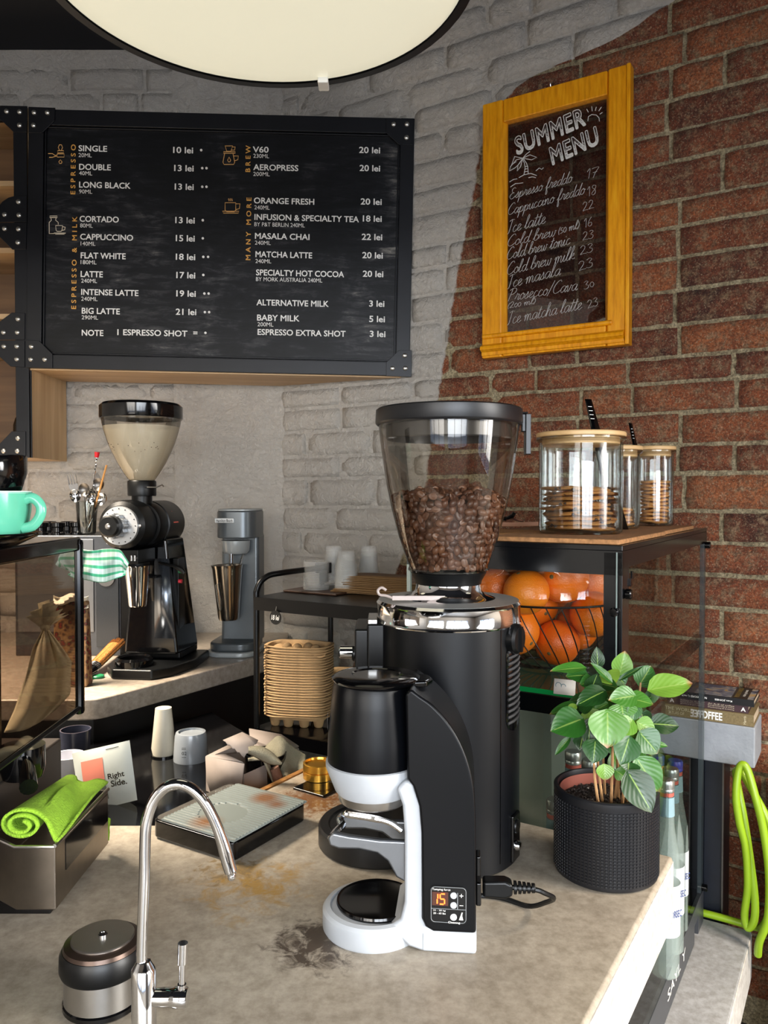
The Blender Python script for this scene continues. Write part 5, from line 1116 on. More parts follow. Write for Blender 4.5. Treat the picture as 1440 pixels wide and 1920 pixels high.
# ---------------------------------------------------------------- brewing scale
so_ = uv(-1.043, .949, .9); sc_ = thing('coffee_scale', 'flat black scale with ribbed coffee stained glass top on the counter', 'scale', so_, RZ); sc_.scale = (1.05, 1.24, 1.08)
obj('scale_body', G().prism(rrect(-.012, .168, 0, .160, .012, 5), .002, .031), gloss_black, sc_, bev=.003, seg=3)
obj('control_strip', G().prism(rrect(-.010, .060, .003, .157, .012, 5), .031, .0325), mat('scale_grey', '4f4b45', .45, var=.2, vscale=60), sc_)
sg, sgn, sgb = newmat('ribbed_glass'); tcs = node(sgn, 'ShaderNodeTexCoord'); 
nz_ = noise_tex(sgn, 5, 3); gme = node(sgn, 'ShaderNodeNewGeometry')
def dist(px, py, lo, hi):
    p = onz(px, py, .935); d = node(sgn, 'ShaderNodeVectorMath', operation='DISTANCE'); sgn.links.new(gme.outputs['Position'], d.inputs[0]); d.inputs[1].default_value = p
    m = node(sgn, 'ShaderNodeMapRange'); sgn.links.new(d.outputs['Value'], m.inputs[0]); m.inputs[1].default_value = lo; m.inputs[2].default_value = hi; m.inputs[3].default_value = .9; m.inputs[4].default_value = 0; return m.outputs[0]
cst = mixc(sgn, dist(498,1500,.012,.036), lin('7b827e'), lin('6e4420')); cst = mixc(sgn, dist(385,1545,.006,.036), cst, lin('7a4f28')); cst = mixc(sgn, dist(518,1512,.004,.026), cst, lin('6a4020')); sgn.links.new(cst, sgb.inputs['Base Color']); sgb.inputs['Roughness'].default_value = .25
plt = obj('top_plate', G().box(.0095, .1685, .001, .159, .0325, .0352), sg, sc_)
NRB = 24
for k in range(NRB):
    y = .004+.152*(k+.5)/NRB; segs = [(.010, .168)]
    cy_, rr_ = .062, .034
    if abs(y-cy_) < rr_:
        hw = math.sqrt(rr_**2-(y-cy_)**2)*1.25; segs = [(.010, .080-hw), (.080+hw, .168)]
    for a, b in segs:
        if b-a > .004: obj('rib', G().prism([(y-.0021,.0352),(y+.0021,.0352),(y+.0012,.0366),(y-.0012,.0366)], a, b, 'yz'), sg, plt)
for k in range(3): obj('touch_symbol', G().lathe([(.0042,.0326),(.0042,.0330),(.0034,.0330),(.0034,.0326)], 20, (.0, .122+.012*k, 0)), mat('symbol_grey', '8d8a84', .6), sc_)
text('scale_lettering', 'brewista', mat('symbol_grey', '8d8a84', .6), sc_, Matrix.Translation((0, -.0005, 0)) @ Matrix.Rotation(math.pi/2, 4, 'X'), (.118, .132, .013, .017)) if 0 else None
# ---------------------------------------------------------------- gold tins on a black plate
g0 = onz(578, 1486, .9)
ph = thing('black_tile', 'small square black plate lying on coffee grounds under the gold rings', 'plate', onz(575, 1487, .9)+Vector((.02, .02, 0)), R(-35))
obj('tile', G().box(-.04, .04, -.03, .035, 0, .005), gloss_black, ph, bev=.0015)
gold = mat('gold_anodised', 'd9a441', .25, .9)
gc = Vector((-.137, 1.640, .905))
for k, lb_ in enumerate(['lower gold anodised ring of the two on the black plate', 'upper gold anodised ring stacked on the other one']):
    t = thing('distribution_ring', lb_, 'ring', gc+Vector((0, 0, .0165*k)), group='gold rings')
    obj('ring_wall', G().lathe([(0,0),(.032,0),(.0335,.001),(.0335,.0155),(.032,.0165),(.029,.0165),(.028,.012 if k else .0165),(0,.012 if k else .0165)], 48), gold, t)
# ---------------------------------------------------------------- knock bin with towel, napkin carton
kb_ = thing('knock_bin', 'black bin behind the counter under the grey towel', 'bin', (-.262, 1.725, .845))
obj('bin_body', G().lathe([(0,0),(.042,0),(.046,.085),(.043,.085),(.04,.01),(0,.008)], 40), gloss_black, kb_)
obj('brown_roll', G().tube([(.042,-.046,.012),(.036,-.050,.04),(.025,-.050,.068)], .011, 12), mat('brown_rope', '6a4a3a', .8, bmp=.8, bscale=220, bdist=.003), kb_)
tw_ = thing('grey_towel', 'grey ribbed cloth towel draped over the black bin', 'towel', (0,0,0))
tm_ = mat('grey_terry', '807b68', .95, var=.15, vscale=40, bmp=.9, bscale=420, bdist=.003)
def tf(s, t):
    px = 465+ (573-465)*s; top = 1392+40*abs(s-.52)**1.3*1.6-12*math.exp(-((s-.55)/.16)**2); bot = 1402 + (1478-1402)*min(1, max(0, (s-.18)/.3))-10*max(0, s-.6)
    if s < .25: bot = top+6+60*s
    py = top+(bot-top)*t; Y = 1.77-.12*t+.015*math.sin(s*17)*(t)+.01*math.sin(s*7+t*5)
    return at(px, py, Y)
g = G().grid(tf, 40, 22); obj('towel_cloth', g, tm_, tw_, solid=.004, ang=80)
def tf2(s, t):
    px = 466+62*s; yy = 1402-6*math.sin(s*3.1)+30*s*s+ (14+26*s)*t*math.sin(math.pi*min(1, .25+s*.75)); return at(px, yy, 1.635-.02*math.sin(t*3.14)-.01*s)
obj('towel_fold', G().grid(tf2, 20, 8), tm_, tw_, solid=.004, ang=80)
nb = thing('napkin_carton', 'white cardboard napkin carton with torn open top behind the scale', 'carton', (0,0,0))
card = mat('pale_carton', '857a73', .75, var=.06); Vp = lambda px, py, Y: at(px, py, Y)
A_, B_, Cc, D_ = Vp(386,1418,1.72), Vp(458,1432,1.62), Vp(452,1482,1.62), Vp(389,1484,1.72)
g = G().add([A_, B_, Cc, D_], [(0,3,2,1)]); obj('front_face', g, card, nb, solid=.003)
zlo = .846; back = [Vector((A_.x-.0, A_.y, 0)), Vector((B_.x, B_.y, 0)), Vector((B_.x+.08, B_.y+.13, 0)), Vector((A_.x+.08, A_.y+.13, 0))]
g = G(); z1_ = A_.z-.004; bx_ = [(p.x, p.y, zlo) for p in back]+[(p.x, p.y, z1_) for p in back]
g.add(bx_, [(0,3,2,1),(0,1,5,4),(1,2,6,5),(2,3,7,6),(3,0,4,7)]); obj('carton_body', g, card, nb)
g = G().add([A_, Vp(438,1392,1.85), Vp(444,1412,1.8), Vp(422,1414,1.76), Vp(456,1430,1.63)], [(0,1,2,3),(0,3,4)]); obj('top_edge', g, card, nb, solid=.002)
ze = [Vp(418,1388,1.74), Vp(454,1373,1.74), Vp(484,1388,1.74)]+[Vp(484-(484-458)*i/7, 1388+(1418-1388)*i/7+(2.5 if i % 2 else -1), 1.70) for i in range(1, 8)]+[Vp(458-(458-418)*i/9, 1418-(1418-1388)*i/9+(2.5 if i % 2 else -1), 1.70) for i in range(1, 9)]
obj('torn_flap', G().add(ze, [tuple(range(len(ze)))]), card, nb, solid=.002)
g = G(); g.add([Vp(458,1401.5,1.722),Vp(472,1396.5,1.722),Vp(472,1397.5,1.722),Vp(458,1402.5,1.722),Vp(459,1404.5,1.722),Vp(473,1399.5,1.722),Vp(473,1400.5,1.722),Vp(459,1405.5,1.722)], [(0,1,2,3),(4,5,6,7)]); obj('printed_lines', g, gloss_black, nb, solid=.0003)
c2 = thing('flat_carton', 'pale flattened carton lying behind the towel under the rack', 'carton', (0,0,0))
obj('carton_sheet', G().add([Vp(467,1367,1.95),Vp(527,1378,1.95),Vp(560,1400,1.9),Vp(520,1418,1.82),Vp(470,1398,1.82)], [(0,1,2,3,4)]), card, c2, solid=.004)
obj('carton_side', G().add([Vp(468,1400,1.815),Vp(560,1403,1.90),Vp(560,1440,1.90),Vp(468,1450,1.815)], [(0,1,2,3)]), card, c2, solid=.004)
# ---------------------------------------------------------------- bag, mug, dripper
cbg = thing('coffee_bag', 'pale grey coffee bag with salmon label reading Right Side', 'coffee bag', (0,0,0))
Yb = 1.655; bagc = [Vp(135,1413,Yb+.02), Vp(243,1388,Yb), Vp(257.5,1500,Yb-.02), Vp(153,1526,Yb)]
n_ = (bagc[1]-bagc[0]).cross(bagc[3]-bagc[0]).normalized(); n_ = n_ if n_.y > 0 else -n_
def bf(s, t, o=0):
    p = bagc[0].lerp(bagc[1], s).lerp(bagc[3].lerp(bagc[2], s), t); return p-n_*(.010*math.sin(math.pi*s)**.5*math.sin(math.pi*min(1, t*1.05+.02))**.6*(1 if 0 < s < 1 else 0)+o)
bagm = mat('bag_grey', 'b3b8b2', .5, bmp=.1, bscale=20, bdist=.002)
g = G().grid(lambda s, t: bf(s, t), 12, 12)
g.grid(lambda s, t: bagc[0].lerp(bagc[1], s).lerp(bagc[3].lerp(bagc[2], s), t)+n_*(.004+.022*min(1, t*1.4)*math.sin(math.pi*s)**.4 if 0 < s < 1 else .0), 12, 12)
obj('bag_front', g, bagm, cbg)
obj('salmon_label', G().grid(lambda s, t: bf(.15+.39*s, .17+.36*t, .0006), 6, 6), mat('salmon_label_paper', 'cf7a66', .5), cbg)
obj('grey_label', G().grid(lambda s, t: bf(.15+.39*s, .53+.33*t, .0006), 6, 6), mat('olive_grey_label', '5f645b', .5), cbg)
ex = (bagc[1]-bagc[0]).normalized(); ey = (bagc[0]-bagc[3]).normalized(); BMx = Matrix(((ex.x, ey.x, -n_.x, 0), (ex.y, ey.y, -n_.y, 0), (ex.z, ey.z, -n_.z, 0), (0,0,0,1)))
BW, BH = (bagc[1]-bagc[0]).length, (bagc[3]-bagc[0]).length
for s, x, y, w_, h_ in [('Right', .60, .485, .28, .115), ('Side.', .63, .60, .27, .10), ('pitoncitos', .20, .50, .30, .05)]:
    text('bag_lettering', s, gloss_black, cbg, Matrix.Translation(bf(x, y+.03, .0016)-ey*h_*BH*.5) @ BMx, (0, w_*BW, 0, h_*BH), off=.015)
g = G().add([bf(.60,.055,.0008),bf(.82,.055,.0008),bf(.82,.066,.0008),bf(.60,.066,.0008)], [(0,1,2,3)]); obj('printed_line', g, gloss_black, cbg)
mg = thing('white_mug', 'small white mug beside the coffee bag on the low shelf', 'mug', (at(124,1470,1.75).x, 1.76, .845))
por = mat('white_porcelain', 'c9cad2', .15)
obj('mug_body', G().lathe([(0,0),(.026,0),(.028,.002),(.036,.055),(.037,.068),(.0345,.068),(.026,.006),(0,.005)], 40), por, mg)
m2_ = thing('dark_mug', 'dark mug in shadow behind the white mug', 'mug', (at(136,1440,1.86).x, 1.88, .845)); obj('mug_body', G().lathe([(0,0),(.03,0),(.036,.09),(.033,.09),(.028,.006),(0,.005)], 32), mat('dark_ceramic', '2a2c38', .2), m2_)
dr = thing('coffee_dripper', 'grey glazed ceramic dripper marked 02 upside down on a black stand', 'dripper', (at(358,1430,1.93).x, 1.93, .845))
zd = lambda py: at(358, py, 1.90).z-.845
cer = mat('grey_ceramic', '767b80', .22)
obj('black_stand', G().lathe([(0,0),(.036,0),(.040,.004),(.040,zd(1436)),(0,zd(1436))], 32), gloss_black, dr)
obj('cone', G().lathe([(.0,zd(1436)),(.038,zd(1436)),(.042,zd(1433)),(.0425,zd(1428)),(.0385,zd(1385)),(.036,zd(1379)),(.030,zd(1378)),(.03,zd(1382)),(0,zd(1382))], 48), cer, dr)
text('dripper_lettering', '02', gloss_black, dr, lift(loc=(0,-.0415,0)), (at(341,1400,1.89).x-dr.location.x, at(350,1400,1.89).x-dr.location.x, zd(1413), zd(1407)))
g = G()
for py in (1400,1402.5,1417): g.box(at(341,1400,1.89).x-dr.location.x, at(349,1400,1.89).x-dr.location.x, -.0418, -.0414, zd(py)-.0004, zd(py)+.0004)
obj('printed_lines', g, gloss_black, dr)
wcn = thing('white_jug', 'cream coloured jug half hidden left of the ceramic dripper', 'jug', (at(305,1440,1.95).x, 1.96, .845))
obj('jug_body', G().lathe([(0,0),(.026,0),(.030,.02),(.022,.10),(.020,.12),(0,.12)], 32), mat('cream_ceramic', 'aba596', .3), wcn)
obj('jug_stand', G().cyl((0,0,0), .031, .004, 24), gloss_black, wcn)
# ---------------------------------------------------------------- rack with takeaway supplies
rk_u, rk_v = -1.4526, 1.6907
rk = thing('serving_rack', 'black tubular steel rack with two shelves holding takeaway supplies', 'rack', uv(rk_u, rk_v), RZ)
rack_m = mat('rack_black', '060607', .34, Specular_IOR_Level=.3)
def rv(px, py, Y): u, v, z = touv(at(px, py, Y)); return (u-rk_u, v-rk_v, z)
pr_ = .0085
arm = smoothpath([(0,0,0.0),(0,0,.6),(0,0,1.15),(.0,.004,1.235),(.012,.03,1.268),(.03,.075,1.276),(.05,.17,1.279),(.06,.26,1.281)], 5)
obj('front_post', G().tube(arm, pr_, 12), rack_m, rk)
obj('rear_post', G().tube([(.0,.36,0),(0,.36,1.19)], pr_, 12), rack_m, rk)
obj('right_post', G().tube([(.62,0.0,0),(.62,0,1.19)], pr_, 12), rack_m, rk); obj('right_post', G().tube([(.62,.36,0),(.62,.36,1.19)], pr_, 12), rack_m, rk)
obj('clip', G().box(.03,.075,.235,.262,1.262,1.295).box(.045,.053,.235,.255,1.225,1.262).box(.062,.068,.235,.255,1.235,1.262), gloss_black, rk, bev=.003)
Z1s = 1.214
for nm, zz in (('top_shelf', Z1s), ('lower_shelf', .845)):
    obj(nm, G().box(-.0, .63, -.008, .37, zz-.004, zz).box(-.0, .63, -.010, -.006, zz-.036, zz).box(-.004, 0, -.008, .37, zz-.030, zz).box(0, .63, .366, .37, zz-.03, zz), gloss_black if nm == 'lower_shelf' else rack_m, rk)
tg = thing('price_tag', 'round black tag marked 18 lei hanging from the rack shelf', 'tag', uv(rk_u, rk_v), RZ)
c_ = rv(540, 1153, 2.19); obj('tag_disc', G().lathe([(0,-.001),(.0195,-.001),(.0195,.001),(0,.001)], 32, (c_[0], -.016, c_[2]), 'y'), gloss_black, tg)
text('tag_lettering', '18 lei', letter_w, tg, lift(loc=(0,-.0176,0)), (c_[0]-.014, c_[0]+.014, c_[2]-.007, c_[2]+.007), shear=.2, off=.01)
obj('tag_loop', G().tube([(c_[0], -.016, c_[2]+.017),(c_[0], -.012, c_[2]+.03)], .0008, 5), steel, tg)
# tray of lids and cups
def onrack(px, py): p = onz(px, py, Z1s); return p
ty = thing('wooden_tray', 'thin dark brown tray under the clear lids on the rack', 'tray', onrack(598, 1112)+Vector((0,.03,.0005)), RZ)
obj('tray_board', G().box(-.09, .10, -.06, .075, 0, .006), mat('dark_brown_board', '3a2519', .4), ty, bev=.002)
rib = milky_clear('clear_ribbed_plastic', 'e4e4e0', .20)
zt2 = Z1s+.007
def lidproto(): 
    t = thing('clear_lid', 'clear round plastic lid in the low stack on the rack tray', 'lid', (0,0,0), group='clear lids stacked on the rack')
    obj('lid_rim', G().lathe([(.012,.0030),(.036,.0030),(.0385,.0006),(.0385,.0032),(.040,.0035)], 20), rib, t); return t
lp = lidproto(); lc = onz(592, 1106, zt2)+Vector((0,.02,0))
for k in range(22):
    o = lp if k == 0 else dup(lp, (0,0,0))
    o.location = lc+Vector((rnd.uniform(-.0008,.0008), 0, .0038*k)); o['label'] = 'clear round plastic lid, %s from the top of the low stack on the rack tray' % nth(22-k)
o['label'] = 'topmost clear plastic lid of the low stack on the rack tray'
def cupstack(px, py, ntop, R0, H, dy, lab, top, upside=True, step=.0085):
    t = thing('plastic_cup', lab, 'cup', (0,0,0), group=lab.split(' cup ')[0]+' cups '+str(px))
    t['group'] = 'clear cups, '+lab.split('cup ')[1]
    pr = [(R0*.72,H),(R0*.74,H-.004),(R0*.98,.006),(R0*1.03,.003),(R0*1.03,0)] if upside else [(0,0),(R0*.72,0),(R0*.98,H-.004),(R0*1.03,H-.002),(R0*1.03,H)]
    if upside: pr = [(0,H)]+pr
    obj('cup_wall', G().lathe(pr, 20), rib, t); c = onz(px, py, zt2)+Vector((0, dy, 0)); 
    for k in range(ntop):
        o = t if k == 0 else dup(t, (0,0,0)); o.location = c+Vector((0, 0, step*k)); o['label'] = lab.replace(' cup in', ' cup, %s from the top in' % nth(ntop-k))
    o['label'] = top
cupstack(622, 1102, 5, .034, .085, .10, 'clear plastic cup in the left rear inverted stack on the rack', 'topmost clear cup of the left rear inverted stack on the rack')
cupstack(648, 1109, 9, .034, .055, .03, 'clear plastic cup in the middle front stack on the rack', 'topmost clear cup of the middle front stack on the rack', step=.0075)
cupstack(690, 1102, 5, .034, .085, .10, 'clear plastic cup in the right rear inverted stack on the rack', 'topmost clear cup of the right rear inverted stack on the rack')
bagp = mat('brown_kraft', '7a5c38', .7, var=.15, vscale=25)
bt = thing('paper_bag', 'folded brown kraft paper bag in the pile on the rack', 'paper bag', (0,0,0), RZ, group='kraft paper bags on the rack')
obj('bag_sheet', G().grid(lambda s, t: (-.10+.22*s, -.05+.12*t, .0012*math.sin(s*7)), 8, 2), bagp, bt, solid=.0030)
bc_ = onz(712, 1116, Z1s)
for k in range(10):
    o = bt if k == 0 else dup(bt, (0,0,0)); o.location = Vector((bc_.x+rnd.uniform(-.006,.006)-(.03 if k < 3 else 0), bc_.y+.05+rnd.uniform(-.004,.004), Z1s+.003+.0050*k)); o.rotation_euler = (0, 0, RZ+R(14)+rnd.uniform(-.04,.04)); o['label'] = 'folded brown kraft paper bag, %s from the top of the pile on the rack' % nth(10-k)
o['label'] = 'topmost brown kraft paper bag of the pile on the rack'
# molded pulp cup trays
pulp = mat('brown_pulp', 'b08f66', .85, var=.12, vscale=50, bmp=.6, bscale=120, bdist=.002)
def traymesh(seed):
    rr = random.Random(seed); g = G(); nn = 44; a_, b_ = .098, .062
    def rim(a, k, z): 
        c, s = math.cos(a), math.sin(a); e = .62
        return (math.copysign(abs(c)**e, c)*a_*k, math.copysign(abs(s)**e, s)*b_*k, z)
    rows = [(.985,-.0010),(1.0,-.0002),(1.0,.0014),(.985,.0022),(.90,.0018),(.87,-.004),(.85,-.010)]
    vs = [];
    for k, z in rows:
        for i in range(nn):
            a = 2*math.pi*i/nn; x, y, zz = rim(a, k, z+.0009*math.sin(3*a+seed)+.0005*math.sin(7*a+2*seed)); vs.append((x, y, zz))
    fs = [(j*nn+i, j*nn+(i+1) % nn, (j+1)*nn+(i+1) % nn, (j+1)*nn+i) for j in range(len(rows)-1) for i in range(nn)]
    g.add(vs, fs); return g
feet = G()
for fx, fy in ((-.062,-.030),(-.022,-.036),(.024,-.036),(.064,-.030),(-.04,.03),(.04,.03)):
    feet.lathe([(0,-.0315),(.008,-.0315),(.011,-.028),(.0165,.0)], 12, (fx,fy,0), sx=1.15)
tu, tv, tz0 = touv(at(560, 1345, 2.22))[0], touv(at(560, 1345, 2.22))[1], .845
tc_ = Vector((at(560, 1300, 2.22).x, 2.235, 0))
nT = 27; ztop = at(560, 1218, 2.16).z; z0_ = .845+.032+.0; stp = (ztop-z0_)/(nT-1)
protos = []
for k in range(nT):
    if k < 3:
        t = thing('cup_tray', 'brown moulded pulp cup tray in the tall stack on the lower rack shelf', 'cup tray', (0,0,0), R(-10), group='pulp cup trays in the tall stack')
        obj('rim', traymesh(k*2.1), pulp, t, ang=60); protos.append(t)
        if k == 0: obj('feet', feet, pulp, t)
    else: t = dup(protos[1+k % 2], (0,0,0))
    t.location = tc_+Vector((rnd.uniform(-.0015,.0015), rnd.uniform(-.001,.001), z0_+stp*k)); t.rotation_euler = (0, 0, R(-10)+rnd.uniform(-.012,.012)); t['label'] = 'brown pulp cup tray, %s from the top of the tall stack on the rack' % nth(nT-k)
protos[0]['label'] = 'bottom pulp cup tray of the tall stack, its feet on the shelf'
g = G(); g.grid(lambda s, u_: (-.088+.176*s, -.054+.108*u_, -.014+.010*math.sin(s*12)*math.cos(u_*9)), 24, 12); obj('inner_cups', g, pulp, t, solid=.002, ang=70)
for hx in (-.038, -.005, .022, .05):
    obj('divider', G().ell((hx, .012*math.sin(hx*90), -.010), (.014,.020,.014), 14, 8), pulp, t)
t['label'] = 'topmost pulp cup tray of the tall stack, open pockets visible'
for k in range(5):
    s2 = dup(protos[1+k % 2], tc_+Vector((.155, .10, .925+.0105*k)), (0,0,R(-18)), 'brown pulp cup tray, %s from the top of the short stack behind the grinder' % nth(5-k), 'pulp cup trays in the short stack')
    if k == 0: obj('feet', feet, pulp, s2); s2.children[-1].scale = (1,1,1.0); s2['label'] = 'bottom pulp cup tray of the short stack behind the grinder'
# ---------------------------------------------------------------- glass display case on the bench
cu_, cv_ = -.351, 1.362
dc = thing('display_case', 'tall black framed glass display case between the grinder and the brick wall', 'display case', uv(cu_, cv_, .362), RZ)
DW, DD, DH = .427, .853, 1.413-.362
frame_m = mat('case_black', '0c0d0f', .18); pane_m = thin_glass('case_glass', 'e9eeea', .01, .045, .55)
cl = lambda px, py, v: (touv(onv(px, py, v))[0]-cu_, v-cv_, touv(onv(px, py, v))[2]-.362)
zt_c = DH
obj('top_panel', G().box(-DW, 0, 0, DD, zt_c-.010, zt_c), frame_m, dc, bev=.0015)
xw = cl(1131, 1150, cv_)[0]
obj('top_band', G().box(-DW, 0, 0, .004, zt_c-.052, zt_c-.010), frame_m, dc)
obj('top_band', G().box(-.004, 0, .004, DD, zt_c-.040, zt_c-.010), frame_m, dc)
obj('top_band', G().box(-DW, -.004, DD-.004, DD, zt_c-.030, zt_c-.010), frame_m, dc)
obj('corner_post', G().box(xw, -.004, 0, .016, .0, zt_c-.012).box(-.012, 0, .0, .045, .0, zt_c-.012), frame_m, dc, bev=.001)
obj('glass_edge', G().box(-.0105, -.0085, -.002, 0, 0, zt_c-.012), mat('bright_glass_edge', '7f8c88', .15), dc)
obj('corner_post', G().box(-DW, -DW+.006, 0, .010, 0, zt_c-.012), mat('clear_edge', 'a9b5ae', .2), dc)
obj('rear_post', G().box(-.012, -.002, DD-.030, DD-.003, 0, zt_c-.012), mat('grey_blue_post', '5e666e', .3), dc, bev=.001)
obj('rear_post', G().box(-DW, -DW+.012, DD-.02, DD, 0, zt_c-.012), frame_m, dc)
obj('glass_pane', G().add([(xw,.004,.0),(-DW+.006,.004,0),(-DW+.006,.004,zt_c-.05),(xw,.004,zt_c-.05)], [(0,1,2,3)]), pane_m, dc)
obj('glass_pane', G().add([(-.001,.04,.085),(-.001,DD,.085),(-.001,DD,zt_c-.038),(-.001,.04,zt_c-.038)], [(0,1,2,3)]), pane_m, dc)
obj('glass_pane', G().add([(-DW+.001,.01,.08),(-DW+.001,DD-.02,.08),(-DW+.001,DD-.02,zt_c-.03),(-DW+.001,.01,zt_c-.03)], [(0,1,2,3)]), pane_m, dc)
obj('glass_pane', G().add([(-.25,.30,.10),(-.28,.46,.10),(-.30,.52,.72),(-.27,.36,.72)], [(0,1,2,3)]), pane_m, dc)
zs = 1.146-.362; gedge = mat('green_glass_edge', '0f7a3a', .12); gshelf = thin_glass('green_glass_shelf', 'b9d8c2', .02, .06, .7)
obj('shelf_beam', G().box(-DW+.008, xw, .006, .020, zs-.045, zs-.012).box(-.02, -.006, .03, DD-.03, zs-.04, zs-.012), frame_m, dc)
sh = obj('glass_shelf', G().add([(-DW+.008,.006,zs),(-.012,.006,zs),(-.012,DD-.2,zs),(-DW+.008,DD-.2,zs)], [(0,1,2,3)]), gshelf, dc)
obj('shelf_edge', G().box(-DW+.008, -.014, .003, .006, zs-.009, zs), gedge, sh)
base_m = mat('plinth_grey', '35373b', .4)
obj('base_band', G().box(-.010, .0, 0, DD-.13, 0, .085).box(-.010, 0, DD-.13, DD-.075, .045, .085).box(-.010, 0, DD-.075, DD, 0, .085), base_m, dc)
obj('base_panel', G().box(-DW, -.012, 0, DD-.13, .0, .08), frame_m, dc); obj('base_panel', G().box(-DW, -.012, DD-.13, DD, .05, .08), frame_m, dc)
text('case_lettering', 'SAYL Y', letter_w, dc, Matrix.Translation((.0006, 0, 0)) @ Matrix(((0,0,1,0),(1,0,0,0),(0,1,0,0),(0,0,0,1))), (.40, .60, .030, .055))
for y, z in ((DD-.012, zt_c-.045), (DD-.012, .095)): obj('glass_screw', G().cyl((-.004, y, z), .009, .016, 20, 'x', b=.002), gloss_black, dc)
obj('hinge_knob', G().cyl((0, .018, zt_c-.085), .009, .012, 20, 'x', b=.002).cyl((xw+.02,-.010, zt_c-.115), .008, .01, 20, 'y', b=.002), gloss_black, dc)
for y, z in ((.045, zt_c-.068), (.055, zt_c-.056), (.045, zt_c-.09)): obj('hinge_clip', G().box(.0, .003, y, y+.010, z-.007, z+.007), gloss_black, dc)
obj('reflection_panel', G().box(-DW+.02, -.11, .46, .464, .085, zs-.05), mat('pale_green_grey_reflection', '858a80', .35, var=.15, vscale=5), dc)  # added sheet, its grey-green colour stands in for reflections in the case glass
bw = thing('price_card', 'small white card on the glass shelf under the orange basket', 'card', uv(0, 0), 0)
p = onz(1042, 1301, 1.1475); bw.location = p; bw.rotation_euler = (0, 0, RZ+R(6))
obj('card_sheet', G().add([(-.004,0,0),(.034,0,0),(.034,.006,.026),(-.004,.006,.026)], [(0,1,2,3)]), mat('card_white', 'd8d3cc', .6), bw, solid=.0006)
obj('printed_mark', G().tube([(.004+.005*math.cos(a/3), .0030, .015+.005*math.sin(a/3)) for a in range(14)], .0006, 5).tube([(.013+.004*math.cos(a/3), .0030, .014+.004*math.sin(a/3)) for a in range(16)], .0006, 5), mat('card_print', '3f6a74', .6), bw)
# wire basket with oranges
bc0 = uv(-.560, 1.555, 1.150); BR, BHh = .152, .138
wb_ = thing('wire_basket', 'black wire fruit basket heaped with oranges inside the display case', 'basket', bc0)
wire = mat('wire_black', '0d0c0c', .35)
obj('rim_wire', G().tube([(BR*math.cos(R(a)), BR*math.sin(R(a)), BHh) for a in range(0, 360, 6)], .0022, 8, True), wire, wb_)
obj('base_ring', G().tube([(.050*math.cos(R(a)), .050*math.sin(R(a)), .0025) for a in range(0, 360, 12)], .0022, 8, True), wire, wb_)
def bprof(t): a = t*math.pi/2; return (.05+(BR-.05)*math.sin(a)**.75, .0025+(BHh-.0025)*(1-math.cos(a))**.95)
for k in range(34):
    pts = []
    for i in range(13):
        t = i/12; r, z = bprof(t); a = R(k*360/34)-t*.65; pts.append((r*math.cos(a), r*math.sin(a), z))
    obj('wire', G().tube(pts, .0013, 6), wire, wb_)
om, ont, obs = newmat('orange_peel'); on_ = noise_tex(ont, 7, 3); oi2 = node(ont, 'ShaderNodeObjectInfo')
oa = node(ont, 'ShaderNodeMath', operation='MULTIPLY_ADD'); ont.links.new(oi2.outputs['Random'], oa.inputs[0]); oa.inputs[1].default_value = .5; ont.links.new(on_.outputs['Fac'], oa.inputs[2])
ont.links.new(ramp(ont, oa.outputs[0], [(.35, 'dd5d10'), (.7, 'e86f14'), (1, 'ee8420')]).outputs[0], obs.inputs['Base Color']); obs.inputs['Roughness'].default_value = .38
obs.inputs['Subsurface Weight'].default_value = .0
vo = node(ont, 'ShaderNodeTexVoronoi'); vo.inputs['Scale'].default_value = 330; tco = node(ont, 'ShaderNodeTexCoord'); ont.links.new(tco.outputs['Object'], vo.inputs['Vector']); bump(ont, obs, vo.outputs['Distance'], .35, .0012)
o1 = thing('orange', 'x', 'orange', (0,0,0), group='oranges in the wire basket')
def oshape(s, t):
    a = 2*math.pi*s; b = math.pi*(t-.5); r = .046*(1-.06*math.exp(-((t-1)/.06)**2)); return (r*math.cos(b)*math.cos(a), r*math.cos(b)*math.sin(a), r*.96*math.sin(b))
obj('peel', G().ell((0,0,0), (.046,.046,.0445), 28, 18), om, o1, ang=180)
obj('stem_end', G().lathe([(0,.0452),(.0028,.0450),(.0045,.0440),(.0055,.0425)], 7), mat('stem_brown', '6b5a34', .8), o1)
# (u, v, z offsets from basket centre in the camera facing frame: dx to the right, dy away, dz up), scale, label
ORS = [(-.085,-.03,.120,.95,'orange half hidden behind the chrome ring, left of the heap'),(-.035,.02,.135,1.0,'round orange left of the two big ones on top of the heap'),
 (.030,-.055,.135,1.12,'large orange at front centre rising above the basket rim'),(.100,.0,.150,1.15,'largest orange, top right beside the black case post'),
 (.045,.05,.165,.95,'small orange peeking out behind at the top of the heap'),(-.045,-.095,.078,1.08,'orange with dark navel mark at the lower left front of the basket'),
 (.085,-.08,.085,1.02,'orange with stem mark at the lower right front of the basket'),(.020,-.090,.050,1.0,'orange at the bottom front of the basket between the two marked ones'),
 (-.100,-.01,.070,.90,'orange low at the left side of the basket'),(.0,.03,.060,1.0,'orange buried in the middle of the basket'),(.09,.04,.08,1.0,'orange low at the rear right of the basket'),
 (-.05,.08,.09,.95,'orange at the rear left of the basket'),(-.02,-.07,.125,.98,'orange left of the large front one, touching the rim')]
rnd = random.Random(77)
P_ = [[Vector((dx, dy, dz_+.01)), .0462*s] for dx, dy, dz_, s, _ in ORS]
def bowl(z):
    t = min(1, max(0, (z-.0025)/(BHh-.0025)))**(1/.95); a = math.acos(1-t); return .05+(BR-.05)*math.sin(a)**.75
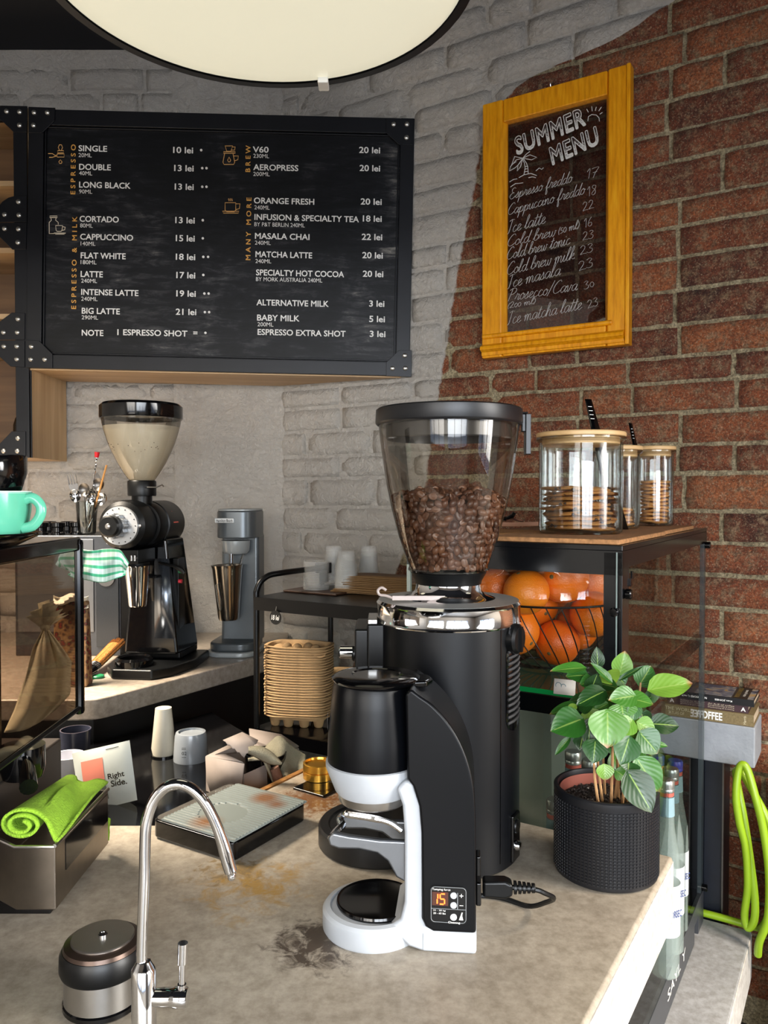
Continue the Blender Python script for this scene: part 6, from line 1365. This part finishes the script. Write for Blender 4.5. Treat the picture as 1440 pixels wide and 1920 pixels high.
for it in range(500):
    for p in P_:
        p[0].z -= .0004
    for i in range(len(P_)):
        for j in range(i):
            d = P_[i][0]-P_[j][0]; m = P_[i][1]+P_[j][1]-d.length
            if m > 0: d.normalize(); P_[i][0] += d*m*.5; P_[j][0] -= d*m*.5
    for p in P_:
        for zz in (0, -.5, -.8):
            h = p[0].z+p[1]*zz; inb = h < BHh; lim = bowl(h)-p[1]*math.sqrt(1-zz*zz)-.003 if inb else (BR-.004-p[1]*.6 if p[0].z < BHh+.03 else .115)
            r = math.hypot(p[0].x, p[0].y)
            if r > lim > 0: p[0].x *= lim/r; p[0].y *= lim/r; p[0].z += .0008 if inb else 0
        p[0].z = min(.185, max(p[0].z, p[1]+.004))
ORS = [(p[0].x, p[0].y, p[0].z, s, lab) for p, (_, _, _, s, lab) in zip(P_, ORS)]
for k, (dx, dy, dz_, s, lab) in enumerate(ORS):
    o = o1 if k == 0 else dup(o1, (0,0,0)); o.location = bc0+Vector((dx, dy, dz_)); o.scale = (s,)*3; o['label'] = lab
    o.rotation_euler = (rnd.uniform(.3, 2.4), rnd.uniform(-1, 1), rnd.uniform(-1, 1))
for k in (5,):
    pass
# cork mats and cookie jars on top
cork = mat('cork', 'a37448', .8, var=.35, vscale=110, bmp=.5, bscale=160, bdist=.002)
ZT = 1.4135
cm1 = thing('cork_mat', 'square cork mat under the biggest cookie jar on top of the case', 'mat', uv(cu_, cv_, ZT), RZ); obj('mat_sheet', G().prism(rrect(-.26, -.006, .004, .38, .008), 0, .009), cork, cm1, bev=.002)
cm2 = thing('cork_mat', 'rear cork mat under the two smaller jars on top of the case', 'mat', uv(cu_, cv_, ZT), RZ); obj('mat_sheet', G().prism(rrect(-.24, -.012, .388, .74, .008), 0, .009), cork, cm2, bev=.002)
cb1 = thing('wooden_board', 'thin wooden board left of the biggest cookie jar on top of the case', 'board', uv(cu_, cv_, ZT), RZ); obj('board', G().prism(rrect(-.42, -.268, .03, .30, .01), 0, .009), wood('board_wood', '8a6238', 'a8794a', ax=0), cb1, bev=.002)
beech = wood('beech_lid', 'c9a06a', 'dcb886', sc=5, ax=0)
jarg = thin_glass('jar_glass', 'fcfefd', .015, .02, .6, edge='c3d0ca')
ZM = ZT+.0095
def jar(c, r, h, lab):
    t = thing('cookie_jar', lab, 'jar', c, group='cookie jars on the display case')
    obj('glass_outer', G().lathe([(0,0),(r-.006,0),(r-.001,.004),(r,.010),(r,h-.012),(r-.001,h-.008),(r+.006,h-.002),(r+.006,h+.002)], 64), jarg, t)
    obj('glass_inner', G().lathe([(0,.006),(r-.009,.006),(r-.004,.012),(r-.004,h-.012)], 48), jarg, t)
    obj('beech_lid', G().lathe([(0,h+.0025),(r+.004,h+.0025),(r+.006,h+.004),(r+.006,h+.010),(r+.004,h+.012),(0,h+.012)], 64), beech, t)
    obj('lid_plug', G().lathe([(0,h-.014),(r-.009,h-.014),(r-.006,h-.012),(r-.006,h+.002)], 48), beech, t)
    obj('seal', G().lathe([(r-.006,h-.003),(r+.004,h-.002),(r+.005,h+.0025)], 48), clear, t); return t
j1 = Vector((.397, 1.585, ZM)); jar(j1, .0825, .190, 'largest glass cookie jar with beech lid, in front on the cork mat')
j2 = at(1155, 1000, 1.80); j2.z = ZM; jar(j2, .052, .176, 'narrow glass jar between the two other cookie jars')
j3 = at(1227, 1000, 1.97); j3.z = ZM; jar(j3, .0445, .186, 'rearmost glass jar with a tall stack of pale cookies')
ck1 = mat('oat_cookie', 'bd8648', .8, var=.35, vscale=60, bmp=.9, bscale=90, bdist=.004)
ck2 = mat('pale_cookie', 'd9a05e', .75, var=.25, vscale=50, bmp=.4, bscale=90, bdist=.002)
def cookie(seed, r, th, m, chips):
    g = G(); rr = random.Random(seed); nn = 26; prof = [(0,0),(.8,0),(.97,.15),(1,.5),(.93,.85),(.6,1),(0,1.02)]; vs = []; rings = []
    for kx, kz in prof:
        if kx == 0: rings.append([len(vs)]); vs.append((0,0,kz*th))
        else:
            rings.append(list(range(len(vs), len(vs)+nn)))
            for i in range(nn):
                a = 2*math.pi*i/nn; w_ = 1+.05*math.sin(3*a+seed)+.03*math.sin(7*a+seed*2); wz = .0012*math.sin(2*a+seed)+.0008*math.sin(5*a+seed)
                vs.append((r*kx*w_*math.cos(a), r*kx*w_*math.sin(a), kz*th+wz))
    fs = []
    for A2, B2 in zip(rings, rings[1:]):
        for i in range(nn):
            j = (i+1) % nn
            if len(A2) == 1: fs.append((A2[0], B2[j], B2[i]))
            elif len(B2) == 1: fs.append((A2[i], A2[j], B2[0]))
            else: fs.append((A2[i], A2[j], B2[j], B2[i]))
    g.add(vs, fs); return g
def cookies(c, n, r, th, m, stp, lab, grp, jit, chips=True):
    ps = []
    for k in range(n):
        if k < 3:
            t = thing('cookie', lab, 'cookie', (0,0,0), group=grp); obj('dough', cookie(k*1.7+n, r, th, m, chips), m, t, ang=70)
            if chips:
                g = G(); rr = random.Random(k)
                for q_ in range(11):
                    a = rr.uniform(0, 6.28); g.ell((r*.93*math.cos(a), r*.93*math.sin(a), th*rr.uniform(.3, .8)), (.004,.004,.0025), 7, 5)
                obj('chocolate_chips', g, mat('chocolate', '3a2115', .5), t)
            ps.append(t)
        else: t = dup(ps[k % 3], (0,0,0))
        t.location = c+Vector((rnd.uniform(-jit, jit), rnd.uniform(-jit, jit), .0075+stp*k)); t.rotation_euler = (rnd.uniform(-.03,.03), rnd.uniform(-.03,.03), rnd.uniform(0, 6)); t['label'] = lab.replace(' in the ', ', %s from the top in the ' % nth(n-k), 1)
cookies(j1+Vector((-.004,0,0)), 9, .069, .0075, ck1, .0098, 'chocolate chip oat cookie in the largest jar', 'oat cookies in the largest jar', .004)
cookies(j3, 12, .034, .006, ck2, .0090, 'pale golden cookie in the rearmost jar', 'golden cookies in the rearmost jar', .003, False)
cookies(j2, 5, .038, .006, ck2, .0085, 'pale cookie in the narrow middle jar', 'pale cookies in the middle jar', .003, False)
# black price signs behind the jars
for (a, b, Y, lab) in [((1108,802),(1140,803),1.70,'black price sign leaning behind the largest jar lid'), ((1187,835),(1202,836),2.03,'black price sign leaning behind the rearmost jar lid')]:
    t = thing('price_sign', lab, 'sign', (0,0,0)); top = (1097, 748) if a[0] < 1150 else (1179, 793)
    P0 = at(*a, Y); P1 = at(*b, Y+.012); Tp = at(*top, Y-.012); dv = P1-P0; Tq = Tp+dv*.35
    lowd = (P0-Tp).normalized(); down = (P0.z-ZM)/max(1e-6, -lowd.z)
    g = G().add([P0+lowd*down, P1+lowd*down, Tq, Tp], [(0,1,2,3)]); obj('sign_board', g, gloss_black, t, solid=.003)
    g = G()
    for i in range(4):
        f0, f1 = .25+.14*i, .27+.14*i
        nrm_ = dv.cross(Tp-P0).normalized(); nrm_ = nrm_ if nrm_.y < 0 else -nrm_
        A0 = Tp.lerp(P0, f0)+dv*.06+nrm_*.002; B0 = Tp.lerp(P0, f1)+dv*.06+nrm_*.002; g.add([A0, A0+dv*.22, B0+dv*.22, B0], [(0,1,2,3)])
    obj('chalk_lines', g, letter_w, t)
tn = thing('serving_tongs', 'black tongs lying on the wooden board left of the biggest jar', 'tongs', onz(938, 985, ZM)+Vector((0,.03,.006)), R(-8))
obj('tong_arm', G().tube([(-.10,0,.004),(-.02,0,.012),(.02,0,.010)], [.006,.009,.008], 10, flat=.7).tube([(.02,0,.010),(.036,0,.018),(.040,0,.026)], [.009,.012,.010], 10, flat=.5), satin_black, tn)
obj('metal_clip', G().tube([(.03,.01,.012),(.05,.01,.006),(.062,.005,.004)], .003, 8), mat('rose_metal', '9c6f62', .3, .8), tn)
obj('strap', G().tube([(-.09,-.03,.000),(-.02,-.035,-.003),(.03,-.02,-.004),(.10,.01,-.003)], .003, 6, flat=2), mat('leather_strap', 'b07d62', .6), tn)
# ---------------------------------------------------------------- bottles in the lower case
bgl = milky_clear('bottle_glass', 'a9b8b2', .30, .06)
cblue = mat('blue_cap', '1c3a9a', .35); csil = mat('silver_cap', 'b9bdbb', .3, .8); lbl = mat('bottle_label', 'c4c8cc', .6); red_l = mat('red_label_band', 'b5564a', .6)
zb0 = .362+.083
def bottle(px, pytop, v, R0, cap, lab, neck=True):
    p = onv(px, pytop, v); H = p.z-zb0; t = thing('glass_bottle', lab, 'bottle', (p.x, p.y, zb0), group='bottles inside the display case')
    hN = H-.035
    obj('glass_body', G().lathe([(0,.001),(R0-.004,.001),(R0,.006),(R0,H*.52),(R0*.93,H*.62),(R0*.6,H*.76),(.0165,H*.86),(.0155,H-.02),(.0155,H-.016)], 28), bgl, t)
    obj('cap', G().lathe([(.0175,H-.024),(.0178,H-.020),(.0168,H-.018),(.0178,H-.015),(.0178,H-.004),(.016,H),(0,H)], 24), cap, t)
    obj('neck_band', G().lathe([(.0166,H-.034),(.0166,H-.026)], 20), red_l, t); obj('neck_label', G().lathe([(.0185,H*.82),(.0172,H-.036)], 20), mat('striped_label', '7f9ba3', .6), t)
    obj('label', G().lathe([(R0+.0006,H*.22),(R0+.0006,H*.48)], 28), lbl, t)
    text('label_lettering', 'BORSEC', mat('label_ink', '2b3c6e', .6), t, lift(Matrix.Rotation(R(25), 4, 'Z') @ Matrix.Rotation(math.pi/2, 4, 'X'), (R0*.35,-R0-.002,H*.34)), (-.018, .018, -.006, .010), off=.02)
bottle(1075, 1408, 1.62, .030, csil, 'bottle with silver cap left of the plant, behind the pot rim')
bottle(1107, 1424, 1.56, .030, csil, 'silver capped bottle mostly hidden behind the plant stems')
bottle(1042, 1498, 1.42, .030, csil, 'low silver capped bottle just left of the plant pot')
bottle(1232, 1415, 2.05, .031, cblue, 'blue capped bottle at the back, partly behind the leaves')
bottle(1266, 1425, 1.98, .032, cblue, 'blue capped bottle furthest right in the display case')
bottle(1258, 1440, 1.88, .031, csil, 'silver capped bottle in the middle of the right group')
bottle(1249, 1461, 1.78, .031, csil, 'silver capped bottle nearest the counter corner')
# ---------------------------------------------------------------- books on the ledge
ZL = .894
def book(u0, u1, v0, v1, z0, th, cov, lab, rz=0, pages='b9a98f'):
    t = thing('book', lab, 'book', uv(u0, v0, z0), RZ+rz, group='books on the ledge'); L, D = u1-u0, v1-v0
    obj('page_block', G().box(.003, L-.003, .004, D-.003, .002, th-.002), mat('book_pages', pages, .8), t)
    obj('cover', G().box(0, L, 0, D, 0, .002).box(0, L, 0, D, th-.002, th).box(0, L, 0, .002, .002, th-.002), cov, t); return t
cloth_m = mat('linen_cover', '756544', .8, var=.25, vscale=220, bmp=.4, bscale=400)
Bk = [touv(onv(1416, 1350, 2.236))[0], touv(onv(1400, 1325, 2.245))[0], touv(onv(1417, 1300, 2.25))[0]]
ub = touv(onv(1247, 1330, 2.236))[0]
b1 = book(ub, -.236, 2.238, 2.385, ZL, .031, cloth_m, 'thick linen bound coffee atlas at the bottom of the ledge stack')
L1 = -.236-ub; cream_t = mat('cream_print', 'cfc3a4', .7)
text('spine_lettering', 'THE WORLD', cream_t, b1, lift(loc=(0,-.0006,0)), (.0, .075, .017, .026)); text('spine_lettering', 'ATLAS OF', cream_t, b1, lift(loc=(0,-.0006,0)), (.01, .05, .006, .014))
text('spine_lettering', 'COFFEE', letter_w, b1, lift(loc=(0,-.0006,0)), (.082, .146, .005, .026), off=.03)
text('spine_lettering', 'Harris', cream_t, b1, lift(loc=(0,-.0006,0)), (L1-.025, L1-.018, .004, .026), vert=True)
um = touv(onv(1275, 1310, 2.245))[0]
b2 = book(um, -.250, 2.246, 2.375, ZL+.0315, .019, mat('maroon_cover', '3c2328', .6), 'maroon book in the middle of the ledge stack')
L2 = -.250-um
for s, z in (('An A-Z of coffee', .0145), ('Entrepreneurship & tasting', .0095), ('Discovering & brewing', .0045)): text('spine_lettering', s, cream_t, b2, lift(loc=(0,-.0006,0)), (L2*.42, L2*.80, z-.0017, z+.0017))
text('spine_lettering', 'A', letter_w, b2, lift(loc=(0,-.0006,0)), (L2-.018, L2-.006, .004, .015), off=.03)
ut = touv(onv(1290, 1290, 2.25))[0]
b3 = book(ut, -.236, 2.242, 2.378, ZL+.051, .018, mat('black_cover', '131316', .35), 'black paperback with picture cover on top of the ledge stack', R(0))
L3 = -.236-ut
text('spine_lettering', 'Ken JONES', letter_w, b3, lift(Matrix.Rotation(math.pi/2, 4, 'X') @ Matrix.Rotation(math.pi, 4, 'Z'), (0,-.0006,0)), (-L3*.68, -L3*.42, -.012, -.006), off=.02)
text('spine_lettering', 'NICHOLAS', letter_w, b3, lift(Matrix.Rotation(math.pi/2, 4, 'X') @ Matrix.Rotation(math.pi, 4, 'Z'), (0,-.0006,0)), (-L3*.30, -L3*.06, -.012, -.006), off=.02)
pic, pn_, pb_ = newmat('cover_picture'); pnn = noise_tex(pn_, 22, 5, dist=2); pn_.links.new(ramp(pn_, pnn.outputs['Fac'], [(.3,'2c2f45'),(.45,'5b5f70'),(.55,'8f8f90'),(.65,'b08a4a'),(.8,'3a3140')]).outputs[0], pb_.inputs['Base Color'])
obj('cover_picture', G().box(L3*.10, L3*.66, .006, .128, .0181, .0184), pic, b3)
obj('cover_picture', G().box(L3*.90, L3*.985, .006, .128, .0181, .0184), pic, b3)
rt = Matrix.Translation((0,0,.0186))
text('cover_lettering', 'KEN JONES', letter_w, b3, rt, (L3*.815, L3*.86, .03, .11), vert=True, off=.02)
text('cover_lettering', 'PRISONER OF CAMBRIDGE', mat('gold_print', '8f7433', .5), b3, rt, (L3*.70, L3*.77, .012, .124), vert=True, off=.01)
# ---------------------------------------------------------------- green hose
hm = mat('lime_hose', '7f9e1a', .35); hs = thing('garden_hose', 'lime green hose coiled at the right edge and running along the bench', 'hose', (0,0,0))
hv = lambda px, py, v: onv(px, py, v)
pts = [uv(-.62,2.233,.373), uv(-.5,2.233,.373), uv(-.40,2.233,.373), uv(-.30,2.233,.373), uv(-.225,2.228,.374), hv(1432,1735,2.18), hv(1449,1690,2.17), hv(1452,1600,2.16), hv(1440,1540,2.16), hv(1415,1490,2.17), hv(1393,1452,2.18), hv(1380,1446,2.19), hv(1384,1478,2.17), hv(1394,1530,2.16), hv(1405,1600,2.155), hv(1415,1680,2.155), hv(1414,1725,2.155), hv(1402,1740,2.16), hv(1396,1715,2.16), hv(1402,1660,2.15), hv(1398,1590,2.14), hv(1386,1540,2.13), hv(1380,1490,2.13), hv(1386,1440,2.14), hv(1400,1440,2.14), hv(1418,1500,2.13), hv(1432,1560,2.13), hv(1442,1640,2.13), hv(1440,1720,2.13), hv(1424,1765,2.14), hv(1421,1790,2.16)]
obj('hose_tube', G().tube(smoothpath(pts, 6), .0095, 12), hm, hs)
# ---------------------------------------------------------------- espresso machine at the left edge
em = thing('espresso_machine', 'black espresso machine with dark glass side panel at the left edge', 'espresso machine', (-.523, 1.345, .9))
def eo(px, py): # pixel on the glass side plane -> (y, z) local
    d = ray(px, py); k = -.523/d.x; p = CAM+d*k; return (p.y-1.345, p.z-.9)
yr_, ztp = eo(150, 1006); yb_, zbt = eo(150, 1322)
pan, pnt2, pbs2 = newmat('smoked_mirror_glass'); pnt2.nodes.remove(pbs2); out = pnt2.nodes['Material Output']
tr = node(pnt2, 'ShaderNodeBsdfTransparent'); tr.inputs[0].default_value = lin('9a8a7c'); gl = node(pnt2, 'ShaderNodeBsdfGlossy'); gl.inputs[0].default_value = lin('b5b0aa'); gl.inputs['Roughness'].default_value = .03
mx2 = node(pnt2, 'ShaderNodeMixShader'); mx2.inputs[0].default_value = .48; pnt2.links.new(tr.outputs[0], mx2.inputs[1]); pnt2.links.new(gl.outputs[0], mx2.inputs[2]); pnt2.links.new(mx2.outputs[0], out.inputs[0])
ya, zA = eo(-140, 1530); z_l = zbt
obj('glass_side', G().add([(0, yr_-.012, zbt), (0, -.62, zbt-.01), (0, -.62, ztp-.02), (0, yr_-.012, ztp-.02)], [(0,1,2,3)]), pan, em)
obj('side_frame', G().tube(smoothpath([(0,yr_-.008,zbt-.003),(0,yr_-.006,zbt+.01),(0,yr_-.006,ztp-.03),(0,yr_-.008,ztp-.014)],4), .0075, 10), gloss_black, em)
obj('side_frame', G().tube([(.001,yr_-.01,zbt-.004),(.001,-.62,zbt-.014)], .004, 8), satin_black, em)
obj('top_lid', G().prism(rrect(-.60, .004, -.62, yr_+.002, .012), ztp-.024, ztp), gloss_black, em, bev=.004)
bs_ = mat('machine_bronze', '4a4440', .35, .6)
obj('lower_body', G().box(-.60, -.075, -.55, .10, .06, .150), bs_, em, bev=.004)
obj('rear_body', G().box(-.60, -.16, -.45, .05, .150, ztp-.03), mat('machine_rear', '2c2622', .4, .3), em, bev=.004)
obj('foot', G().cyl((-.12,.05,0), .02, .06, 20).cyl((-.12,-.45,0), .02, .06, 20).cyl((-.5,.05,0), .02, .06, 20), gloss_black, em)
obj('ribbed_tray', G().prism([(-.62,.175),(-.30,.150),(-.30,.160),(-.62,.185)], -.16, -.08, 'yz'), mat('tray_grey', '6b6c6a', .4, .4), em)
for k in range(9): obj('tray_rib', G().tube([(-.152+.0085*k,-.30,.162),(-.152+.0085*k,-.62,.187)], .0018, 6), mat('tray_rib', '8b8c88', .3, .5), em)
obj('portafilter', G().lathe([(0,.15),(.030,.15),(.034,.165),(.034,.20),(0,.202)], 28, (-.055,-.10,0)).tube([(-.055,-.10,.185),(-.02,-.16,.180),(.0,-.20,.17)], [.009,.012,.013], 12), gloss_black, em)
# folded filter bag seen through the glass
fb = thing('cloth_filter_bag', 'knotted cream cloth bag behind the dark glass side of the espresso machine', 'bag', (0,0,0))
cream = mat('cream_cloth', 'cfc5a6', .85, var=.06, vscale=14)
def fbf(s, t):
    L_ = [(82,1178),(62,1215),(48,1270),(28,1330),(8,1374)]; Rr = [(88,1178),(112,1208),(134,1240),(132,1300),(104,1330)]
    def ip(P, t): x = t*(len(P)-1); i = min(int(x), len(P)-2); f = x-i; return (P[i][0]*(1-f)+P[i+1][0]*f, P[i][1]*(1-f)+P[i+1][1]*f)
    a, b = ip(L_, t), ip(Rr, t); px, py = a[0]*(1-s)+b[0]*s, a[1]*(1-s)+b[1]*s
    p = at(px, py+12*math.sin(s*3.14)*t, 1.40+.012*math.sin(s*9+t*3)+.008*math.sin(s*21)*(1-t)-.03*math.sin(s*3.14)*t); return p
obj('bag_cloth', G().grid(fbf, 26, 26), cream, fb, solid=.002, ang=80)
g = G(); rnd = random.Random(4)
for k in range(9):
    a = -.9+k*.25; c0 = at(85, 1178, 1.39); tpk = at(85+34*math.sin(a)+2, 1178-52*math.cos(a)*rnd.uniform(.7, 1.0), 1.39+rnd.uniform(-.015, .015)); sdv = Vector((.009, .004, .003))
    g.add([c0-sdv*.4, c0+sdv*.4, tpk+sdv, tpk-sdv], [(0,1,2,3)])
obj('knot_frill', g, cream, fb, solid=.0015); obj('knot', G().ell(at(85, 1176, 1.39), (.009,.008,.007), 12, 8), cream, fb)
# striped green cloth hanging at the machine's rear corner
gc_ = thing('striped_cloth', 'mint and white striped cloth hanging off the rear corner of the espresso machine', 'cloth', (0,0,0))
cm_, cn_, cbb = newmat('mint_stripes'); tcm = node(cn_, 'ShaderNodeTexCoord'); sx_ = node(cn_, 'ShaderNodeSeparateXYZ'); cn_.links.new(tcm.outputs['UV'], sx_.inputs[0])
m1 = node(cn_, 'ShaderNodeMath', operation='MULTIPLY'); cn_.links.new(sx_.outputs[1], m1.inputs[0]); m1.inputs[1].default_value = 26; s1_ = node(cn_, 'ShaderNodeMath', operation='SINE'); cn_.links.new(m1.outputs[0], s1_.inputs[0])
m2n = node(cn_, 'ShaderNodeMath', operation='MULTIPLY'); cn_.links.new(sx_.outputs[0], m2n.inputs[0]); m2n.inputs[1].default_value = 75; s2_ = node(cn_, 'ShaderNodeMath', operation='SINE'); cn_.links.new(m2n.outputs[0], s2_.inputs[0])
ca = ramp(cn_, s1_.outputs[0], [(.35, 'd9ece4'), (.5, '4fb98c')]); cbm = ramp(cn_, s2_.outputs[0], [(.3, 'e2ebe7'), (.6, 'ffffff')])
cn_.links.new(mixc(cn_, .8, ca.outputs[0], cbm.outputs[0], 'MULTIPLY'), cbb.inputs['Base Color']); cbb.inputs['Roughness'].default_value = .9
def cloth_uv(name, fn, nu, nv, m, parent, th):
    g = G().grid(fn, nu, nv); me = bpy.data.meshes.new(name); me.from_pydata([tuple(v) for v in g.v], [], g.f); ul = me.uv_layers.new(name='UVMap')
    for lp_ in me.loops:
        i = lp_.vertex_index; ul.data[lp_.index].uv = ((i % (nu+1))/nu, (i//(nu+1))/nv)
    me.materials.append(m); me.shade_smooth(); o = bpy.data.objects.new(name, me); C.objects.link(o); o.parent = parent
    sd = o.modifiers.new('thickness', 'SOLIDIFY'); sd.thickness = th; sd.offset = 0; return o
def gcf(s, t):
    top = 1027+6*s*s*2+4*math.sin(s*6); bot = 1091-14*s**3-6*math.sin(s*8)*(1-s); x = 138+103*s-(6*t if s > .9 else 0)
    if s > .85: top += (s-.85)*120; 
    return at(x, top+(bot-top)*t, 1.43+.015*math.sin(t*5+s*4)+.008*math.sin(s*14)-.02*s)
cloth_uv('cloth', gcf, 30, 20, cm_, gc_, .003)
gl_t = thing('paper_napkin', 'crumpled white paper sticking out behind the machine corner', 'paper', (0,0,0))
obj('paper', G().grid(lambda s, t: at(100+66*s, 1116+(14+8*s)*t+4*math.sin(s*9), 2.165+.04*t*0+.02*math.sin(s*6+t*4)), 16, 5), mat('white_paper', 'd3cfc2', .8), gl_t, solid=.0008)
# cups on the machine
ZE = .9+ztp
sau = thing('saucer', 'black saucer under the mint cup on the espresso machine', 'saucer', (-.558, 1.085, ZE+.0005))
obj('saucer_disc', G().lathe([(0,0),(.045,0),(.074,.014),(.078,.017),(.077,.019),(.048,.006),(0,.006)], 56), gloss_black, sau)
mint = mat('mint_glaze', '5ab093', .15)
mc = thing('mint_cup', 'mint green coffee cup with handle turned right on the machine', 'cup', (-.546, 1.085, ZE+.0075), R(0))
obj('cup_body', G().lathe([(0,0),(.030,0),(.040,.003),(.049,.018),(.0535,.045),(.0545,.068),(.0525,.068),(.048,.03),(.03,.006),(0,.006)], 48), mint, mc)
obj('handle', G().tube(smoothpath([(.048,-.005,.056),(.062,-.006,.060),(.073,-.006,.050),(.073,-.006,.036),(.062,-.005,.022),(.047,-.004,.018)], 5), .0055, 12, flat=1.3), mint, mc)
obj('pale_rim', G().lathe([(.0546,.0665),(.0535,.0695),(.0523,.0665)], 48), mat('pale_rim', 'd5e6df', .2), mc)
bc2 = thing('black_cup', 'tilted black cup with white inside stacked in the mint cup', 'cup', (-.541, 1.075, ZE+.066)); bc2.rotation_euler = (0, R(-7), 0)
obj('cup_body', G().lathe([(0,0),(.030,0),(.042,.008),(.0515,.030),(.0545,.052),(.0535,.054)], 48), gloss_black, bc2)
obj('white_inside', G().lathe([(.0535,.054),(.052,.053),(.048,.03),(.03,.008),(0,.006)], 48), mat('cup_white', 'e3ddd0', .2), bc2)
# black caps standing on the boiler
ck = 0
for px, py, Y, lab in [(78,1004,2.63,'black glossy cap furthest left on the boiler'),(93,1003,2.74,'black glossy cap behind, second from left on the boiler'),(109,1004,2.63,'black glossy cap with wide ring in the middle of the row'),(127,1002,2.74,'black glossy cap right of the middle of the row'),(144,1003,2.66,'black glossy cap beside the cutlery glass')]:
    p = at(px, py, Y); t = thing('spare_grinder_cap', lab, 'cap', (p.x, p.y, .967+zt), group='black caps on the boiler')
    obj('cap_body', G().lathe([(0,0),(.022,0),(.022,.006),(.019,.010),(.019,.024),(.023,.028),(.023,.040),(.020,.042),(0,.042)], 28), gloss_black, t)
# ---------------------------------------------------------------- steel drip box with lime cloth
XB = -.457; YB1 = 1.079
db = thing('steel_drip_box', 'brushed steel box with open top holding the lime cloth, left edge', 'tray', (XB, YB1, .9))
zlo_, zhi_ = .022, .112
oc = [(0,0),(-.055,0),(-.105,.035),(-.105,.21),(0,.21)]
inn_ = [(-.004,.004),(-.054,.004),(-.101,.037),(-.101,.206),(-.004,.206)]
g = G(); nO = 5
for ring_, z in ((oc, zlo_), (oc, zhi_), (inn_, zhi_), (inn_, zhi_-.05)): g.v += [Vector((x, y, z)) for x, y in ring_]
g.f += [tuple(range(5))[::-1]]+[(k*5+i, k*5+(i+1) % 5, (k+1)*5+(i+1) % 5, (k+1)*5+i) for k in range(3) for i in range(5)]+[tuple(range(15, 20))]
obj('box_body', g, mat('box_steel', '8b8278', .3, 1, var=.1), db, bev=.002)
obj('rim_rod', G().tube([(0,-.002,zhi_+.001),(0,.21,zhi_+.001)], .0028, 8).tube([(0,-.002,zhi_),(-.055,-.002,zhi_),(-.107,.034,zhi_)], .0025, 8), steel, db)
obj('dark_inset', G().box(-.0005, .0008, .035, .205, .062, zhi_-.006), gloss_black, db)
obj('box_feet', G().box(-.095, -.020, .03, .18, 0, zlo_+.002), gloss_black, db, bev=.002)
lt = thing('lime_cloth', 'lime green microfibre cloth, rolled at the front, on the steel box', 'cloth', (0,0,0))
lime = mat('lime_microfibre', '8cb82c', .95, var=.12, vscale=70, bmp=1, bscale=330, bdist=.004)
ztb = .9+zhi_+.004
def ltf(s, t):
    # s along section: spiral roll then flat sheet; t along depth
    y = 1.083+.20*t+.012*s
    if s < .62:
        a = -2.1*2*math.pi*(s/.62)+1.2; r = (.0085+.0165*(s/.62))*(1-.62*t); cxx = -.508-.012*t; cz = ztb+.022*(1-.5*t)
        return (cxx+r*1.25*math.cos(a), y, cz+r*.85*math.sin(a))
    f = (s-.62)/.38; a = -2.1*2*math.pi+1.2; r = .025*(1-.62*t); x0 = -.508-.012*t+r*1.25*math.cos(a); z0_ = ztb+.022*(1-.5*t)+r*.85*math.sin(a)
    x1 = -.456; return (x0+(x1-x0)*f, y-.01*f, z0_+(ztb+.006-z0_)*min(1, f*1.15)**.8+.006*math.sin(f*5+t*4)+.003*t*(1-f)*math.sin(t*3))
obj('cloth_sheet', G().grid(ltf, 90, 24), lime, lt, solid=.0042, ang=80)
def drop(px0, py0, px1, py1, w_, Y):
    return G().grid(lambda s, t: at(px0+(px1-px0)*t+w_*(s-.5)*(1-.3*t), py0+(py1-py0)*t, Y+.006*math.sin(s*6+t*5)), 6, 8)
obj('hanging_corner', drop(198, 1534, 197, 1576, 16, 1.298), lime, lt, solid=.004, ang=80)
# extra props outside the strict centre: wet trace of water is left to the counter material
bake_texts()
